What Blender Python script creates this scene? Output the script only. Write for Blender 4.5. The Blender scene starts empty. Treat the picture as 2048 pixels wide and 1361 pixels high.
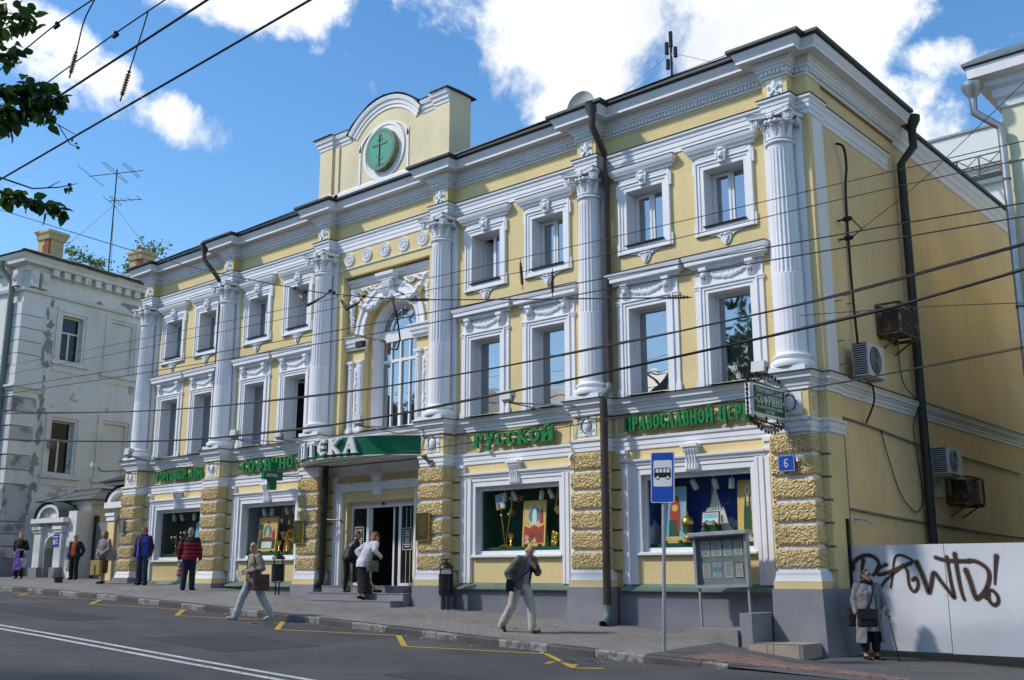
import bpy, math, random
from mathutils import Vector, Matrix
R = math.radians
SC = bpy.context.scene
COL = SC.collection
rnd = random.Random(7)

# ------------------------------------------------------------------ camera
cam_d = bpy.data.cameras.new('camera')
cam = bpy.data.objects.new('camera', cam_d)
COL.objects.link(cam)
cam_d.sensor_width = 36.0
cam_d.lens = 36.0 * 2098.3 / 2048.0
cam_d.clip_start = 0.1
cam_d.clip_end = 4000.0
cam.location = (0.0, -18.0, 0.0)
cam.rotation_euler = (R(90 + 12.597), 0.0, R(41.197))
SC.camera = cam

# ------------------------------------------------------------------ sun and sky
SUN_EL = R(44.0)
SUN_DIR = Vector((-0.66, -0.75, 0.0)).normalized()          # horizontal direction towards the sun
sun_d = bpy.data.lights.new('sun', 'SUN')
sun_d.energy = 2.2
sun_d.angle = R(3.5)
sun_d.color = (1.0, 0.95, 0.86)
sun = bpy.data.objects.new('sun', sun_d)
COL.objects.link(sun)
to_sun = Vector((SUN_DIR.x * math.cos(SUN_EL), SUN_DIR.y * math.cos(SUN_EL), math.sin(SUN_EL)))
sun.rotation_euler = to_sun.to_track_quat('Z', 'Y').to_euler()
sun.location = (-20, -20, 40)

world = bpy.data.worlds.new('World')
SC.world = world
world.use_nodes = True
SC.view_settings.view_transform = 'Standard'
SC.view_settings.look = 'None'
SC.view_settings.gamma = 1.0
SC.view_settings.exposure = 0.55
SC.view_settings.use_curve_mapping = False
SC.cycles.use_adaptive_sampling = True
SC.cycles.adaptive_threshold = 0.02
SC.cycles.max_bounces = 6
SC.cycles.diffuse_bounces = 3
SC.cycles.glossy_bounces = 3
SC.cycles.transparent_max_bounces = 8
SC.cycles.caustics_reflective = False
SC.cycles.caustics_refractive = False

def build_world():
 nt = world.node_tree
 nt.nodes.clear()
 N = nt.nodes.new
 L = nt.links.new
 out = N('ShaderNodeOutputWorld')
 sky = N('ShaderNodeTexSky')
 sky.sky_type = 'NISHITA'
 sky.sun_disc = False
 sky.sun_elevation = SUN_EL
 sky.sun_rotation = math.atan2(SUN_DIR.x, SUN_DIR.y)
 sky.altitude = 150
 sky.air_density = 1.1
 sky.dust_density = 0.3
 sky.ozone_density = 1.6
 hs = N('ShaderNodeHueSaturation')
 hs.inputs['Saturation'].default_value = 1.28
 hs.inputs['Value'].default_value = 0.92
 L(sky.outputs[0], hs.inputs['Color'])
 bg = N('ShaderNodeBackground')
 bg.inputs['Strength'].default_value = 0.15
 L(hs.outputs[0], bg.inputs['Color'])
 tc = N('ShaderNodeTexCoord')
 D = tc.outputs['Generated']

 def math_(op, a, b=None, clamp=False):
  m = N('ShaderNodeMath'); m.operation = op; m.use_clamp = clamp
  for i, v in enumerate((a, b)):
   if v is None: continue
   if isinstance(v, (int, float)): m.inputs[i].default_value = v
   else: L(v, m.inputs[i])
  return m.outputs[0]

 def noise(scale, detail, rough, vec, dist=0.0):
  n = N('ShaderNodeTexNoise'); n.inputs['Scale'].default_value = scale
  n.inputs['Detail'].default_value = detail; n.inputs['Roughness'].default_value = rough
  n.inputs['Distortion'].default_value = dist
  L(vec, n.inputs['Vector'])
  return n.outputs[0]
 # cloud banks: each an ellipse of sky directions (azimuth left of +Y, elevation, half sizes, tilt, weight)
 total = None
 for az, el, ra, re, tilt, w in CLOUDS:
  a, e = R(az), R(el)
  c = Vector((-math.sin(a) * math.cos(e), math.cos(a) * math.cos(e), math.sin(e)))
  r_ = Vector((math.cos(a), math.sin(a), 0))
  u_ = r_.cross(c)
  t = R(tilt)
  r2 = (r_ * math.cos(t) + u_ * math.sin(t)) / R(ra)
  u2 = (u_ * math.cos(t) - r_ * math.sin(t)) / R(re)
  s = N('ShaderNodeVectorMath'); s.operation = 'SUBTRACT'
  L(D, s.inputs[0]); s.inputs[1].default_value = c
  q = []
  for ax in (r2, u2):
   d = N('ShaderNodeVectorMath'); d.operation = 'DOT_PRODUCT'
   L(s.outputs[0], d.inputs[0]); d.inputs[1].default_value = ax
   q.append(math_('MULTIPLY', d.outputs['Value'], d.outputs['Value']))
  k = math_('MULTIPLY', math_('SUBTRACT', 1.0, math_('ADD', q[0], q[1]), clamp=True), w)
  total = k if total is None else math_('MAXIMUM', total, k)
 n1 = noise(9.0, 9.0, 0.64, D, 0.3)
 n2 = noise(2.2, 4.0, 0.5, D)
 n1 = math_('ADD', n1, math_('MULTIPLY', math_('SUBTRACT', noise(26.0, 5.0, 0.6, D, 0.4), 0.5), 0.45))
 cov = math_('ADD', math_('MULTIPLY', total, 0.78), math_('MULTIPLY', math_('SUBTRACT', n2, 0.5), 0.25))
 f = math_('ADD', cov, math_('MULTIPLY', math_('SUBTRACT', n1, 0.5), 1.9))
 mr = N('ShaderNodeMapRange'); mr.interpolation_type = 'SMOOTHSTEP'
 mr.inputs['From Min'].default_value = 0.16
 mr.inputs['From Max'].default_value = 0.60
 mr.inputs['To Max'].default_value = 0.97
 L(f, mr.inputs['Value'])
 ramp = N('ShaderNodeMapRange')
 n3 = noise(4.5, 8.0, 0.6, D)
 L(n3, ramp.inputs['Value'])
 ramp.inputs['From Min'].default_value = 0.30; ramp.inputs['From Max'].default_value = 0.66
 mixc = N('ShaderNodeMix'); mixc.data_type = 'RGBA'
 mixc.inputs[6].default_value = (0.60, 0.63, 0.68, 1)
 mixc.inputs[7].default_value = (0.93, 0.94, 0.95, 1)
 L(ramp.outputs[0], mixc.inputs[0])
 cb = N('ShaderNodeBackground')
 cb.inputs['Strength'].default_value = 0.92
 L(mixc.outputs[2], cb.inputs['Color'])
 ms = N('ShaderNodeMixShader')
 L(mr.outputs[0], ms.inputs[0]); L(bg.outputs[0], ms.inputs[1]); L(cb.outputs[0], ms.inputs[2])
 L(ms.outputs[0], out.inputs['Surface'])

# azimuth is degrees left of the +Y axis; the camera looks at azimuth 41.2
CLOUDS = [
 (37.0, 30.0, 9.0, 6.0, 0, 1.0), (27.0, 29.0, 10.0, 6.5, 0, 1.0), (36.5, 26.0, 4.5, 3.0, 10, 0.9),
 (19.0, 22.5, 3.5, 3.2, -30, 0.85), (17.0, 25.5, 3.5, 1.3, -15, 0.6), (14.0, 20.0, 5.0, 2.5, -10, 0.75),
 (66.0, 25.3, 6.0, 2.4, -22, 0.9), (57.0, 29.8, 6.0, 2.3, 0, 0.9), (60.3, 23.3, 3.8, 1.7, -20, 0.85),
 (95.0, 30.0, 14.0, 7.0, 10, 0.9), (128.0, 32.0, 12.0, 6.0, 0, 0.9), (165.0, 38.0, 15.0, 8.0, 12, 0.9),
 (152.0, 10.5, 7.0, 2.0, -6, 0.8), (118.0, 11.0, 8.0, 3.0, 0, 0.75), (186.0, 24.0, 10.0, 5.0, 0, 0.8),
 (205.0, 30.0, 14.0, 8.0, -10, 0.9), (255.0, 28.0, 16.0, 8.0, 5, 0.9), (310.0, 32.0, 14.0, 8.0, 0, 0.9),
 (340.0, 18.0, 12.0, 6.0, 0, 0.8), (60.0, 60.0, 16.0, 9.0, 20, 0.8), (200.0, 62.0, 16.0, 9.0, 40, 0.8),
]
build_world()

# ------------------------------------------------------------------ helpers: meshes and objects
class MB:
 """collects geometry for one mesh"""
 def __init__(self):
  self.v = []; self.f = []; self.m = []; self.cur = 0
 def face(self, idx):
  self.f.append(tuple(idx)); self.m.append(self.cur)
 def pts(self, ps):
  n = len(self.v); self.v.extend([tuple(p) for p in ps]); return list(range(n, n + len(ps)))
 def quad(self, a, b, c, d):
  self.face(self.pts((a, b, c, d))); return self
 def poly(self, ps):
  self.face(self.pts(ps)); return self
 def box(self, x0, x1, y0, y1, z0, z1):
  i = self.pts([(x0, y0, z0), (x1, y0, z0), (x1, y1, z0), (x0, y1, z0), (x0, y0, z1), (x1, y0, z1), (x1, y1, z1), (x0, y1, z1)])
  for q in ((0, 1, 5, 4), (1, 2, 6, 5), (2, 3, 7, 6), (3, 0, 4, 7), (4, 5, 6, 7), (3, 2, 1, 0)):
   self.face([i[k] for k in q])
  return self
 def bbox(self, x0, x1, y0, y1, z0, z1, b=0.01):
  """box with its four front/side edges chamfered"""
  return self.prism_z([(x0 + b, y0), (x1 - b, y0), (x1, y0 + b), (x1, y1), (x0, y1), (x0, y0 + b)], z0, z1)
 def prism_z(self, ps, z0, z1):
  n = len(ps)
  a = self.pts([(x, y, z0) for x, y in ps]); b = self.pts([(x, y, z1) for x, y in ps])
  for k in range(n):
   self.face((a[k], a[(k + 1) % n], b[(k + 1) % n], b[k]))
  self.face(b); self.face(a[::-1]); return self
 def prism_y(self, ps, y0, y1):
  """polygon in x,z (counter-clockwise seen from the street) extruded from y0 (front) to y1"""
  n = len(ps)
  a = self.pts([(x, y0, z) for x, z in ps]); b = self.pts([(x, y1, z) for x, z in ps])
  self.face(a); self.face(b[::-1])
  for k in range(n):
   self.face((a[(k + 1) % n], a[k], b[k], b[(k + 1) % n]))
  return self
 def prism_x(self, ps, x0, x1):
  """polygon in y,z extruded along x"""
  n = len(ps)
  a = self.pts([(x0, y, z) for y, z in ps]); b = self.pts([(x1, y, z) for y, z in ps])
  self.face(a[::-1]); self.face(b)
  for k in range(n):
   self.face((a[k], a[(k + 1) % n], b[(k + 1) % n], b[k]))
  return self
 def lathe(self, prof, c=(0, 0, 0), n=24, a0=0.0, a1=360.0, axis='z'):
  full = abs(a1 - a0) >= 359.9
  m = n if full else n + 1
  rings = []
  for r, h in prof:
   ring = []
   for k in range(m):
    a = R(a0 + (a1 - a0) * k / n)
    p = (r * math.cos(a), r * math.sin(a), h)
    if axis == 'y': p = (p[0], h, p[1])
    if axis == 'x': p = (h, p[0], p[1])
    ring.append((c[0] + p[0], c[1] + p[1], c[2] + p[2]))
   rings.append(self.pts(ring))
  for a, b in zip(rings, rings[1:]):
   for k in range(n):
    k2 = (k + 1) % m
    self.face((a[k], a[k2], b[k2], b[k]))
  if full:
   if prof[0][0] > 1e-4: self.face(rings[0][::-1])
   if prof[-1][0] > 1e-4: self.face(rings[-1])
  return self
 def tube(self, path, r, n=8, close=False, caps=True):
  P = [Vector(p) for p in path]
  rs = r if isinstance(r, (list, tuple)) else [r] * len(P)
  rings = []; up = None
  for i, p in enumerate(P):
   if close: d = P[(i + 1) % len(P)] - P[i - 1]
   else: d = P[min(i + 1, len(P) - 1)] - P[max(i - 1, 0)]
   d.normalize()
   if up is None:
    up = Vector((0, 0, 1)) if abs(d.z) < 0.9 else Vector((1, 0, 0))
   s = d.cross(up)
   if s.length < 1e-5: s = d.cross(Vector((1, 0.3, 0)))
   s.normalize(); u = s.cross(d).normalized(); up = u
   rings.append(self.pts([p + (s * math.cos(2 * math.pi * k / n) + u * math.sin(2 * math.pi * k / n)) * rs[i] for k in range(n)]))
  seq = list(zip(rings, rings[1:])) + ([(rings[-1], rings[0])] if close else [])
  for a, b in seq:
   for k in range(n):
    self.face((a[k], a[(k + 1) % n], b[(k + 1) % n], b[k]))
  if caps and not close:
   self.face(rings[0][::-1]); self.face(rings[-1])
  return self
 def beam(self, a, b, w, h):
  """rectangular bar from a to b"""
  a = Vector(a); b = Vector(b); d = (b - a).normalized()
  up = Vector((0, 0, 1)) if abs(d.z) < 0.95 else Vector((0, 1, 0))
  s = d.cross(up).normalized() * w / 2; u = s.cross(d).normalized() * h / 2
  i = self.pts([a - s - u, a + s - u, a + s + u, a - s + u, b - s - u, b + s - u, b + s + u, b - s + u])
  for q in ((0, 1, 2, 3), (7, 6, 5, 4), (0, 4, 5, 1), (1, 5, 6, 2), (2, 6, 7, 3), (3, 7, 4, 0)):
   self.face([i[k] for k in q])
  return self
 def sphere(self, c, r, nu=12, nv=8):
  rx, ry, rz = r if isinstance(r, (tuple, list)) else (r, r, r)
  rings = []
  for j in range(1, nv):
   t = math.pi * j / nv
   rings.append(self.pts([(c[0] + rx * math.sin(t) * math.cos(2 * math.pi * k / nu), c[1] + ry * math.sin(t) * math.sin(2 * math.pi * k / nu), c[2] + rz * math.cos(t)) for k in range(nu)]))
  top = self.pts([(c[0], c[1], c[2] + rz)])[0]; bot = self.pts([(c[0], c[1], c[2] - rz)])[0]
  for k in range(nu):
   self.face((top, rings[0][k], rings[0][(k + 1) % nu])); self.face((bot, rings[-1][(k + 1) % nu], rings[-1][k]))
  for a, b in zip(rings, rings[1:]):
   for k in range(nu): self.face((a[k], b[k], b[(k + 1) % nu], a[(k + 1) % nu]))
  return self
 def grid(self, fn, nu, nv):
  """fn(u,v)->point, u,v in 0..1"""
  rows = [self.pts([fn(i / nu, j / nv) for i in range(nu + 1)]) for j in range(nv + 1)]
  for a, b in zip(rows, rows[1:]):
   for k in range(nu): self.face((a[k], a[k + 1], b[k + 1], b[k]))
  return self
 def sweep(self, path, prof, close=True):
  """profile (q outwards, z) along an axis-aligned plan path, mitred; the outside lies right of travel"""
  n = len(path); nrm = []
  for (x0, y0), (x1, y1) in zip(path, path[1:]):
   l = math.hypot(x1 - x0, y1 - y0); nrm.append(((y1 - y0) / l, -(x1 - x0) / l))
  off = []
  for i in range(n):
   a = nrm[max(i - 1, 0)]; b = nrm[min(i, n - 2)]
   if abs(a[0] * b[0] + a[1] * b[1]) > 0.99: off.append(b)
   else:
    k = 1.0 + a[0] * b[0] + a[1] * b[1]
    off.append(((a[0] + b[0]) / k, (a[1] + b[1]) / k))
  rows = [self.pts([(path[i][0] + off[i][0] * q, path[i][1] + off[i][1] * q, z) for q, z in prof]) for i in range(n)]
  m = len(prof)
  for a, b in zip(rows, rows[1:]):
   for k in range(m - 1): self.face((a[k], b[k], b[k + 1], a[k + 1]))
  if close:
   self.face(rows[0]); self.face(rows[-1][::-1])
  return self
 def xform(self, M, start=0):
  for i in range(start, len(self.v)): self.v[i] = tuple(M @ Vector(self.v[i]))
  return self
 def mesh(self, name, mats, smooth=False):
  me = bpy.data.meshes.new(name)
  me.from_pydata(self.v, [], self.f)
  for m in (mats if isinstance(mats, (list, tuple)) else [mats]): me.materials.append(m)
  if any(self.m): me.polygons.foreach_set('material_index', self.m)
  if smooth is True: me.polygons.foreach_set('use_smooth', [True] * len(self.f))
  elif smooth:
   me.polygons.foreach_set('use_smooth', [True] * len(self.f))
   me.set_sharp_from_angle(angle=R(smooth))
  me.update()
  return me

def link(o, parent=None):
 COL.objects.link(o)
 if parent is not None:
  o.parent = parent
  o.matrix_parent_inverse = Matrix.Identity(4)
 return o

def base_of(p):
 """world location that a chain of unrotated parents adds"""
 v = Vector((0, 0, 0))
 while p is not None:
  v += p.location; p = p.parent
 return v

def obj(name, mb, mats, parent=None, smooth=False, loc=None, rz=0.0):
 """one mesh object. geometry is in world coordinates unless loc is given (then local to loc, in world)"""
 me = mb.mesh(name, mats, smooth) if isinstance(mb, MB) else mb
 o = bpy.data.objects.new(name, me)
 L0 = Vector(loc) if loc is not None else Vector((0, 0, 0))
 o.location = L0 - base_of(parent)
 o.rotation_euler.z = rz
 return link(o, parent)

def sub(name, mb, mats, parent, smooth=False):
 """child whose geometry is local to its parent (used for things that are copied or turned)"""
 me = mb.mesh(name, mats, smooth) if isinstance(mb, MB) else mb
 return link(bpy.data.objects.new(name, me), parent)

def tag(o, label, cat=None, group=None, kind=None):
 if label: o['label'] = label
 if cat: o['category'] = cat
 if group: o['group'] = group
 if kind: o['kind'] = kind
 return o

def thing(name, label, cat, loc, rz=0.0, group=None):
 e = bpy.data.objects.new(name, None)
 e.empty_display_size = 0.2
 e.location = loc; e.rotation_euler.z = rz
 link(e)
 return tag(e, label, cat, group)

def copy_tree(o, parent=None):
 c = o.copy(); COL.objects.link(c); c.parent = parent
 for ch in list(o.children): copy_tree(ch, c)
 return c

# ------------------------------------------------------------------ materials
def mat(name, col, rough=0.7, var=0.12, vscale=1.5, fine=0.06, fscale=40.0, bump=0.0, bscale=60.0, metal=0.0, spec=0.4,
  stain=None, streak=0.0, col2=None, c2scale=0.6, c2lo=0.52, c2hi=0.62, emit=0.0, bdist=0.01):
 m = bpy.data.materials.new(name); m.use_nodes = True
 nt = m.node_tree; N = nt.nodes.new; L = nt.links.new
 bs = nt.nodes['Principled BSDF']
 bs.inputs['Roughness'].default_value = rough
 bs.inputs['Metallic'].default_value = metal
 bs.inputs['Specular IOR Level'].default_value = spec
 geo = N('ShaderNodeNewGeometry')
 P = geo.outputs['Position']

 def noise(scale, detail=5.0, vec=P, rough_=0.55):
  n = N('ShaderNodeTexNoise'); n.inputs['Scale'].default_value = scale
  n.inputs['Detail'].default_value = detail; n.inputs['Roughness'].default_value = rough_
  L(vec, n.inputs['Vector']); return n.outputs[0]

 def mrange(v, a, b, c, d):
  r = N('ShaderNodeMapRange'); L(v, r.inputs[0])
  for i, k in enumerate((a, b, c, d)): r.inputs[1 + i].default_value = k
  return r.outputs[0]

 def mix(fac, a, b, typ='MIX'):
  x = N('ShaderNodeMix'); x.data_type = 'RGBA'; x.blend_type = typ
  if isinstance(fac, float): x.inputs[0].default_value = fac
  else: L(fac, x.inputs[0])
  for s, v in ((6, a), (7, b)):
   if isinstance(v, tuple): x.inputs[s].default_value = (*v, 1.0)
   else: L(v, x.inputs[s])
  return x.outputs[2]
 c = tuple(col)
 cur = c
 if col2 is not None:
  cur = mix(mrange(noise(c2scale, 9.0, rough_=0.65), c2lo, c2hi, 0.0, 1.0), c, tuple(col2))
 if var > 0:
  v = mrange(noise(vscale), 0.3, 0.7, 1.0 - var, 1.0 + var * 0.5)
  g = N('ShaderNodeCombineColor')
  for i in range(3): L(v, g.inputs[i])
  cur = mix(1.0, cur, g.outputs[0], 'MULTIPLY')
 if fine > 0:
  v = mrange(noise(fscale, 3.0), 0.3, 0.7, 1.0 - fine, 1.0 + fine)
  g = N('ShaderNodeCombineColor')
  for i in range(3): L(v, g.inputs[i])
  cur = mix(1.0, cur, g.outputs[0], 'MULTIPLY')
 if streak > 0:
  mp = N('ShaderNodeMapping'); mp.inputs['Scale'].default_value = (3.0, 3.0, 0.35); L(P, mp.inputs['Vector'])
  v = mrange(noise(1.0, 6.0, mp.outputs[0], 0.7), 0.50, 0.78, 0.0, streak)
  cur = mix(v, cur, tuple(stain or (0.18, 0.16, 0.13)))
 if isinstance(cur, tuple): bs.inputs['Base Color'].default_value = (*cur, 1)
 else: L(cur, bs.inputs['Base Color'])
 if bump > 0:
  b = N('ShaderNodeBump'); b.inputs['Strength'].default_value = bump; b.inputs['Distance'].default_value = bdist
  L(noise(bscale, 4.0), b.inputs['Height']); L(b.outputs[0], bs.inputs['Normal'])
 if emit > 0:
  bs.inputs['Emission Color'].default_value = (*c, 1); bs.inputs['Emission Strength'].default_value = emit
 return m

def glass_mat(name, tint, refl, trans):
 """window glass: mirror-like sheen over a see-through or dark body"""
 m = bpy.data.materials.new(name); m.use_nodes = True
 nt = m.node_tree; nt.nodes.clear(); N = nt.nodes.new; L = nt.links.new
 out = N('ShaderNodeOutputMaterial')
 gl = N('ShaderNodeBsdfGlossy'); gl.inputs['Roughness'].default_value = 0.015; gl.inputs['Color'].default_value = (0.92, 0.96, 1.0, 1)
 geo = N('ShaderNodeNewGeometry')
 n = N('ShaderNodeTexNoise'); n.inputs['Scale'].default_value = 1.6; n.inputs['Detail'].default_value = 1.0
 L(geo.outputs['Position'], n.inputs['Vector'])
 b = N('ShaderNodeBump'); b.inputs['Strength'].default_value = 0.10; b.inputs['Distance'].default_value = 0.05
 L(n.outputs[0], b.inputs['Height']); L(b.outputs[0], gl.inputs['Normal'])
 if trans:
  body = N('ShaderNodeBsdfTransparent'); body.inputs['Color'].default_value = (*tint, 1)
 else:
  body = N('ShaderNodeBsdfDiffuse'); body.inputs['Color'].default_value = (*tint, 1)
 lw = N('ShaderNodeLayerWeight'); lw.inputs['Blend'].default_value = 0.5
 pw = N('ShaderNodeMath'); pw.operation = 'POWER'; pw.inputs[1].default_value = 5.0; L(lw.outputs['Facing'], pw.inputs[0])
 mr = N('ShaderNodeMapRange'); L(pw.outputs[0], mr.inputs[0])
 mr.inputs[1].default_value = 0.0; mr.inputs[2].default_value = 1.0
 mr.inputs[3].default_value = refl; mr.inputs[4].default_value = 1.0
 ms = N('ShaderNodeMixShader')
 L(mr.outputs[0], ms.inputs[0]); L(body.outputs[0], ms.inputs[1]); L(gl.outputs[0], ms.inputs[2])
 L(ms.outputs[0], out.inputs['Surface'])
 return m

M = {}
M['yellow'] = mat('yellow_plaster', (0.74, 0.585, 0.29), 0.8, 0.10, 0.9, 0.05, 25, 0.15, 40, streak=0.16, stain=(0.50, 0.38, 0.20))
M['rust'] = mat('yellow_roughcast', (0.66, 0.51, 0.25), 0.85, 0.10, 2.0, 0.08, 45, 0.35, 70, bdist=0.02)
M['cream'] = mat('cream_plaster', (0.74, 0.635, 0.42), 0.85, 0.12, 0.9, 0.05, 25, 0.12, 50, streak=0.22, stain=(0.42, 0.34, 0.22))
M['tan'] = mat('tan_plaster', (0.82, 0.605, 0.32), 0.85, 0.16, 0.45, 0.05, 20, 0.12, 40, streak=0.32, stain=(0.46, 0.29, 0.13))
M['white'] = mat('white_paint', (0.80, 0.80, 0.82), 0.65, 0.06, 1.6, 0.03, 30, 0.10, 55, streak=0.14, stain=(0.50, 0.49, 0.48))
M['grey'] = mat('grey_plinth_paint', (0.235, 0.235, 0.265), 0.8, 0.15, 1.3, 0.05, 30, 0.15, 45, streak=0.15, stain=(0.12, 0.12, 0.12))
M['pvc'] = mat('white_window_frame', (0.78, 0.79, 0.80), 0.35, 0.04, 2, 0.0)
M['flash'] = mat('dark_roof_metal', (0.028, 0.028, 0.032), 0.5, 0.2, 2, 0.1, 20, metal=0.0)
M['gutter'] = mat('grey_roof_metal', (0.20, 0.235, 0.235), 0.45, 0.2, 1.2, 0.1, 15, streak=0.3, stain=(0.10, 0.10, 0.09), metal=0.3)
M['greenmetal'] = mat('green_sheet_metal', (0.135, 0.20, 0.165), 0.55, 0.2, 1.2, 0.1, 15, 0.1, 12, streak=0.3, stain=(0.2, 0.2, 0.18))
M['brown'] = mat('brown_downpipe', (0.062, 0.043, 0.036), 0.5, 0.25, 2.0, 0.1, 30, streak=0.4, stain=(0.04, 0.03, 0.03))
M['zinc'] = mat('zinc_pipe', (0.42, 0.44, 0.46), 0.38, 0.15, 4, 0.05, 30, metal=0.75)
M['darkpipe'] = mat('dark_green_downpipe', (0.030, 0.034, 0.032), 0.5, 0.2, 2, 0.1, 30)
M['black'] = mat('black_paint', (0.012, 0.012, 0.013), 0.4, 0.1, 3, 0.05)
M['rubber'] = mat('black_cable', (0.016, 0.014, 0.016), 0.6, 0.1, 3, 0.0)
M['green'] = mat('green_letter', (0.012, 0.20, 0.052), 0.4, 0.06, 2, 0.0)
M['canopy'] = mat('green_fascia', (0.008, 0.15, 0.065), 0.35, 0.10, 1.2, 0.0)
M['signgreen'] = mat('green_sign_face', (0.012, 0.115, 0.030), 0.4, 0.06, 3, 0.0)
M['letter'] = mat('white_letter', (0.74, 0.75, 0.74), 0.5, 0.06, 3, 0.0, streak=0.2, stain=(0.45, 0.45, 0.42))
M['medal'] = mat('turquoise_medallion', (0.045, 0.335, 0.235), 0.55, 0.14, 2, 0.08, 20, streak=0.2, stain=(0.12, 0.28, 0.2))
M['bronze'] = mat('weathered_bronze', (0.16, 0.19, 0.15), 0.6, 0.3, 5, 0.1, 30)
M['rusty'] = mat('rusty_edge', (0.38, 0.28, 0.15), 0.9, 0.35, 5, 0.2, 40, col2=(0.20, 0.11, 0.05), c2scale=6)
M['steelrust'] = mat('rusty_steel', (0.16, 0.085, 0.045), 0.85, 0.35, 6, 0.2, 50, col2=(0.30, 0.27, 0.24), c2scale=7)
M['pane'] = glass_mat('window_glass', (0.018, 0.024, 0.030), 0.36, False)
M['oldpane'] = glass_mat('old_window_glass', (0.014, 0.014, 0.013), 0.04, False)
M['shopglass'] = glass_mat('shop_glass', (0.93, 0.95, 0.94), 0.045, True)
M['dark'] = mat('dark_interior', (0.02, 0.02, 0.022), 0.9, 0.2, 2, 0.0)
M['gold'] = mat('gilded_metal', (0.72, 0.47, 0.11), 0.28, 0.2, 9, 0.1, 60, metal=0.85)
M['brass'] = mat('brass_plaque', (0.30, 0.215, 0.07), 0.35, 0.2, 3, 0.1, 60, metal=0.6)
M['cloth'] = mat('green_cloth', (0.010, 0.085, 0.042), 0.9, 0.15, 5, 0.1)
M['asphalt'] = mat('asphalt', (0.066, 0.065, 0.066), 0.9, 0.28, 0.5, 0.3, 60, 0.5, 120, col2=(0.083, 0.081, 0.079), c2scale=0.35, c2lo=0.48, c2hi=0.56)
M['asphalt2'] = mat('passage_asphalt', (0.10, 0.098, 0.096), 0.9, 0.25, 0.7, 0.22, 55, 0.5, 110)
M['kerb_dark'] = mat('dark_kerb_stone', (0.09, 0.088, 0.085), 0.9, 0.3, 2.5, 0.25, 60, 0.5, 60)
M['kerb_light'] = mat('light_kerb_stone', (0.27, 0.265, 0.25), 0.9, 0.3, 2.5, 0.25, 60, 0.5, 60, col2=(0.12, 0.115, 0.11), c2scale=5.0, c2lo=0.50, c2hi=0.56)
M['lineyel'] = mat('yellow_road_paint', (0.48, 0.30, 0.045), 0.8, 0.2, 3, 0.15, 40, col2=(0.14, 0.115, 0.075), c2scale=9.0, c2lo=0.60, c2hi=0.68)
M['linewht'] = mat('white_road_paint', (0.55, 0.54, 0.52), 0.8, 0.2, 3, 0.15, 40, col2=(0.14, 0.135, 0.13), c2scale=9.0, c2lo=0.57, c2hi=0.66)
M['concrete'] = mat('concrete', (0.235, 0.225, 0.22), 0.9, 0.2, 2, 0.12, 50, 0.3, 50)
M['tile'] = mat('beige_tile', (0.40, 0.33, 0.26), 0.5, 0.15, 3, 0.05, 30, streak=0.2)
M['brick'] = [mat('red_paver_%d' % i, c, 0.85, 0.2, 4, 0.15, 50, 0.3, 60) for i, c in enumerate(((0.22, 0.135, 0.115), (0.25, 0.16, 0.135), (0.19, 0.125, 0.11)))]
M['oldwhite'] = mat('old_whitewash', (0.71, 0.70, 0.67), 0.9, 0.14, 0.8, 0.06, 18, 0.25, 25, streak=0.35, stain=(0.38, 0.35, 0.31), col2=(0.42, 0.405, 0.39), c2scale=0.8, c2lo=0.62, c2hi=0.65)
M['oldgrey'] = mat('old_quoin_plaster', (0.52, 0.51, 0.50), 0.9, 0.2, 1.2, 0.1, 18, 0.3, 25, streak=0.35, stain=(0.18, 0.17, 0.16), col2=(0.24, 0.23, 0.22), c2scale=1.4, c2lo=0.52, c2hi=0.60)
M['oldroof'] = mat('weathered_sheet_roof', (0.30, 0.26, 0.215), 0.7, 0.3, 1.0, 0.15, 20, streak=0.6, stain=(0.16, 0.10, 0.07), metal=0.2)
M['redbrick'] = mat('exposed_brick', (0.30, 0.09, 0.05), 0.9, 0.3, 5, 0.2, 30)
M['chimney'] = mat('chimney_plaster', (0.52, 0.43, 0.25), 0.9, 0.2, 2, 0.1, 20, 0.3, 20, col2=(0.33, 0.10, 0.06), c2scale=1.3, c2lo=0.60, c2hi=0.63)
M['mint'] = mat('pale_cream_plaster', (0.80, 0.77, 0.56), 0.85, 0.06, 0.8, 0.03, 25, 0.1, 40)
M['paleblue'] = mat('pale_white_plaster', (0.66, 0.70, 0.71), 0.85, 0.08, 0.5, 0.03, 25)
M['panel'] = mat('white_sheet_panel', (0.66, 0.67, 0.71), 0.42, 0.10, 0.9, 0.03, 30, streak=0.30, stain=(0.47, 0.47, 0.46))
M['spray'] = mat('brown_spray_paint', (0.055, 0.026, 0.014), 0.6, 0.35, 6, 0.1)
M['signblue'] = mat('blue_sign', (0.008, 0.065, 0.36), 0.4, 0.05, 3, 0.0)
M['signwhite'] = mat('white_sign', (0.62, 0.63, 0.66), 0.4, 0.05, 3, 0.0)
M['poleg'] = mat('galvanised_pole', (0.36, 0.37, 0.39), 0.5, 0.15, 5, 0.1, 40, metal=0.4, streak=0.3, stain=(0.22, 0.2, 0.18))
M['gategrey'] = mat('grey_sheet_gate', (0.215, 0.21, 0.215), 0.6, 0.12, 1.0, 0.04, 20)
M['acw'] = mat('white_unit_casing', (0.58, 0.575, 0.55), 0.45, 0.12, 3, 0.03, 30, streak=0.25, stain=(0.35, 0.3, 0.22))
M['acdark'] = mat('dark_grille', (0.03, 0.03, 0.032), 0.5, 0.1, 3, 0.0)
M['insul'] = mat('glazed_insulator', (0.060, 0.030, 0.020), 0.25, 0.2, 8, 0.0)
M['insul2'] = mat('pale_insulator', (0.30, 0.20, 0.115), 0.35, 0.2, 8, 0.0)
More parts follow.
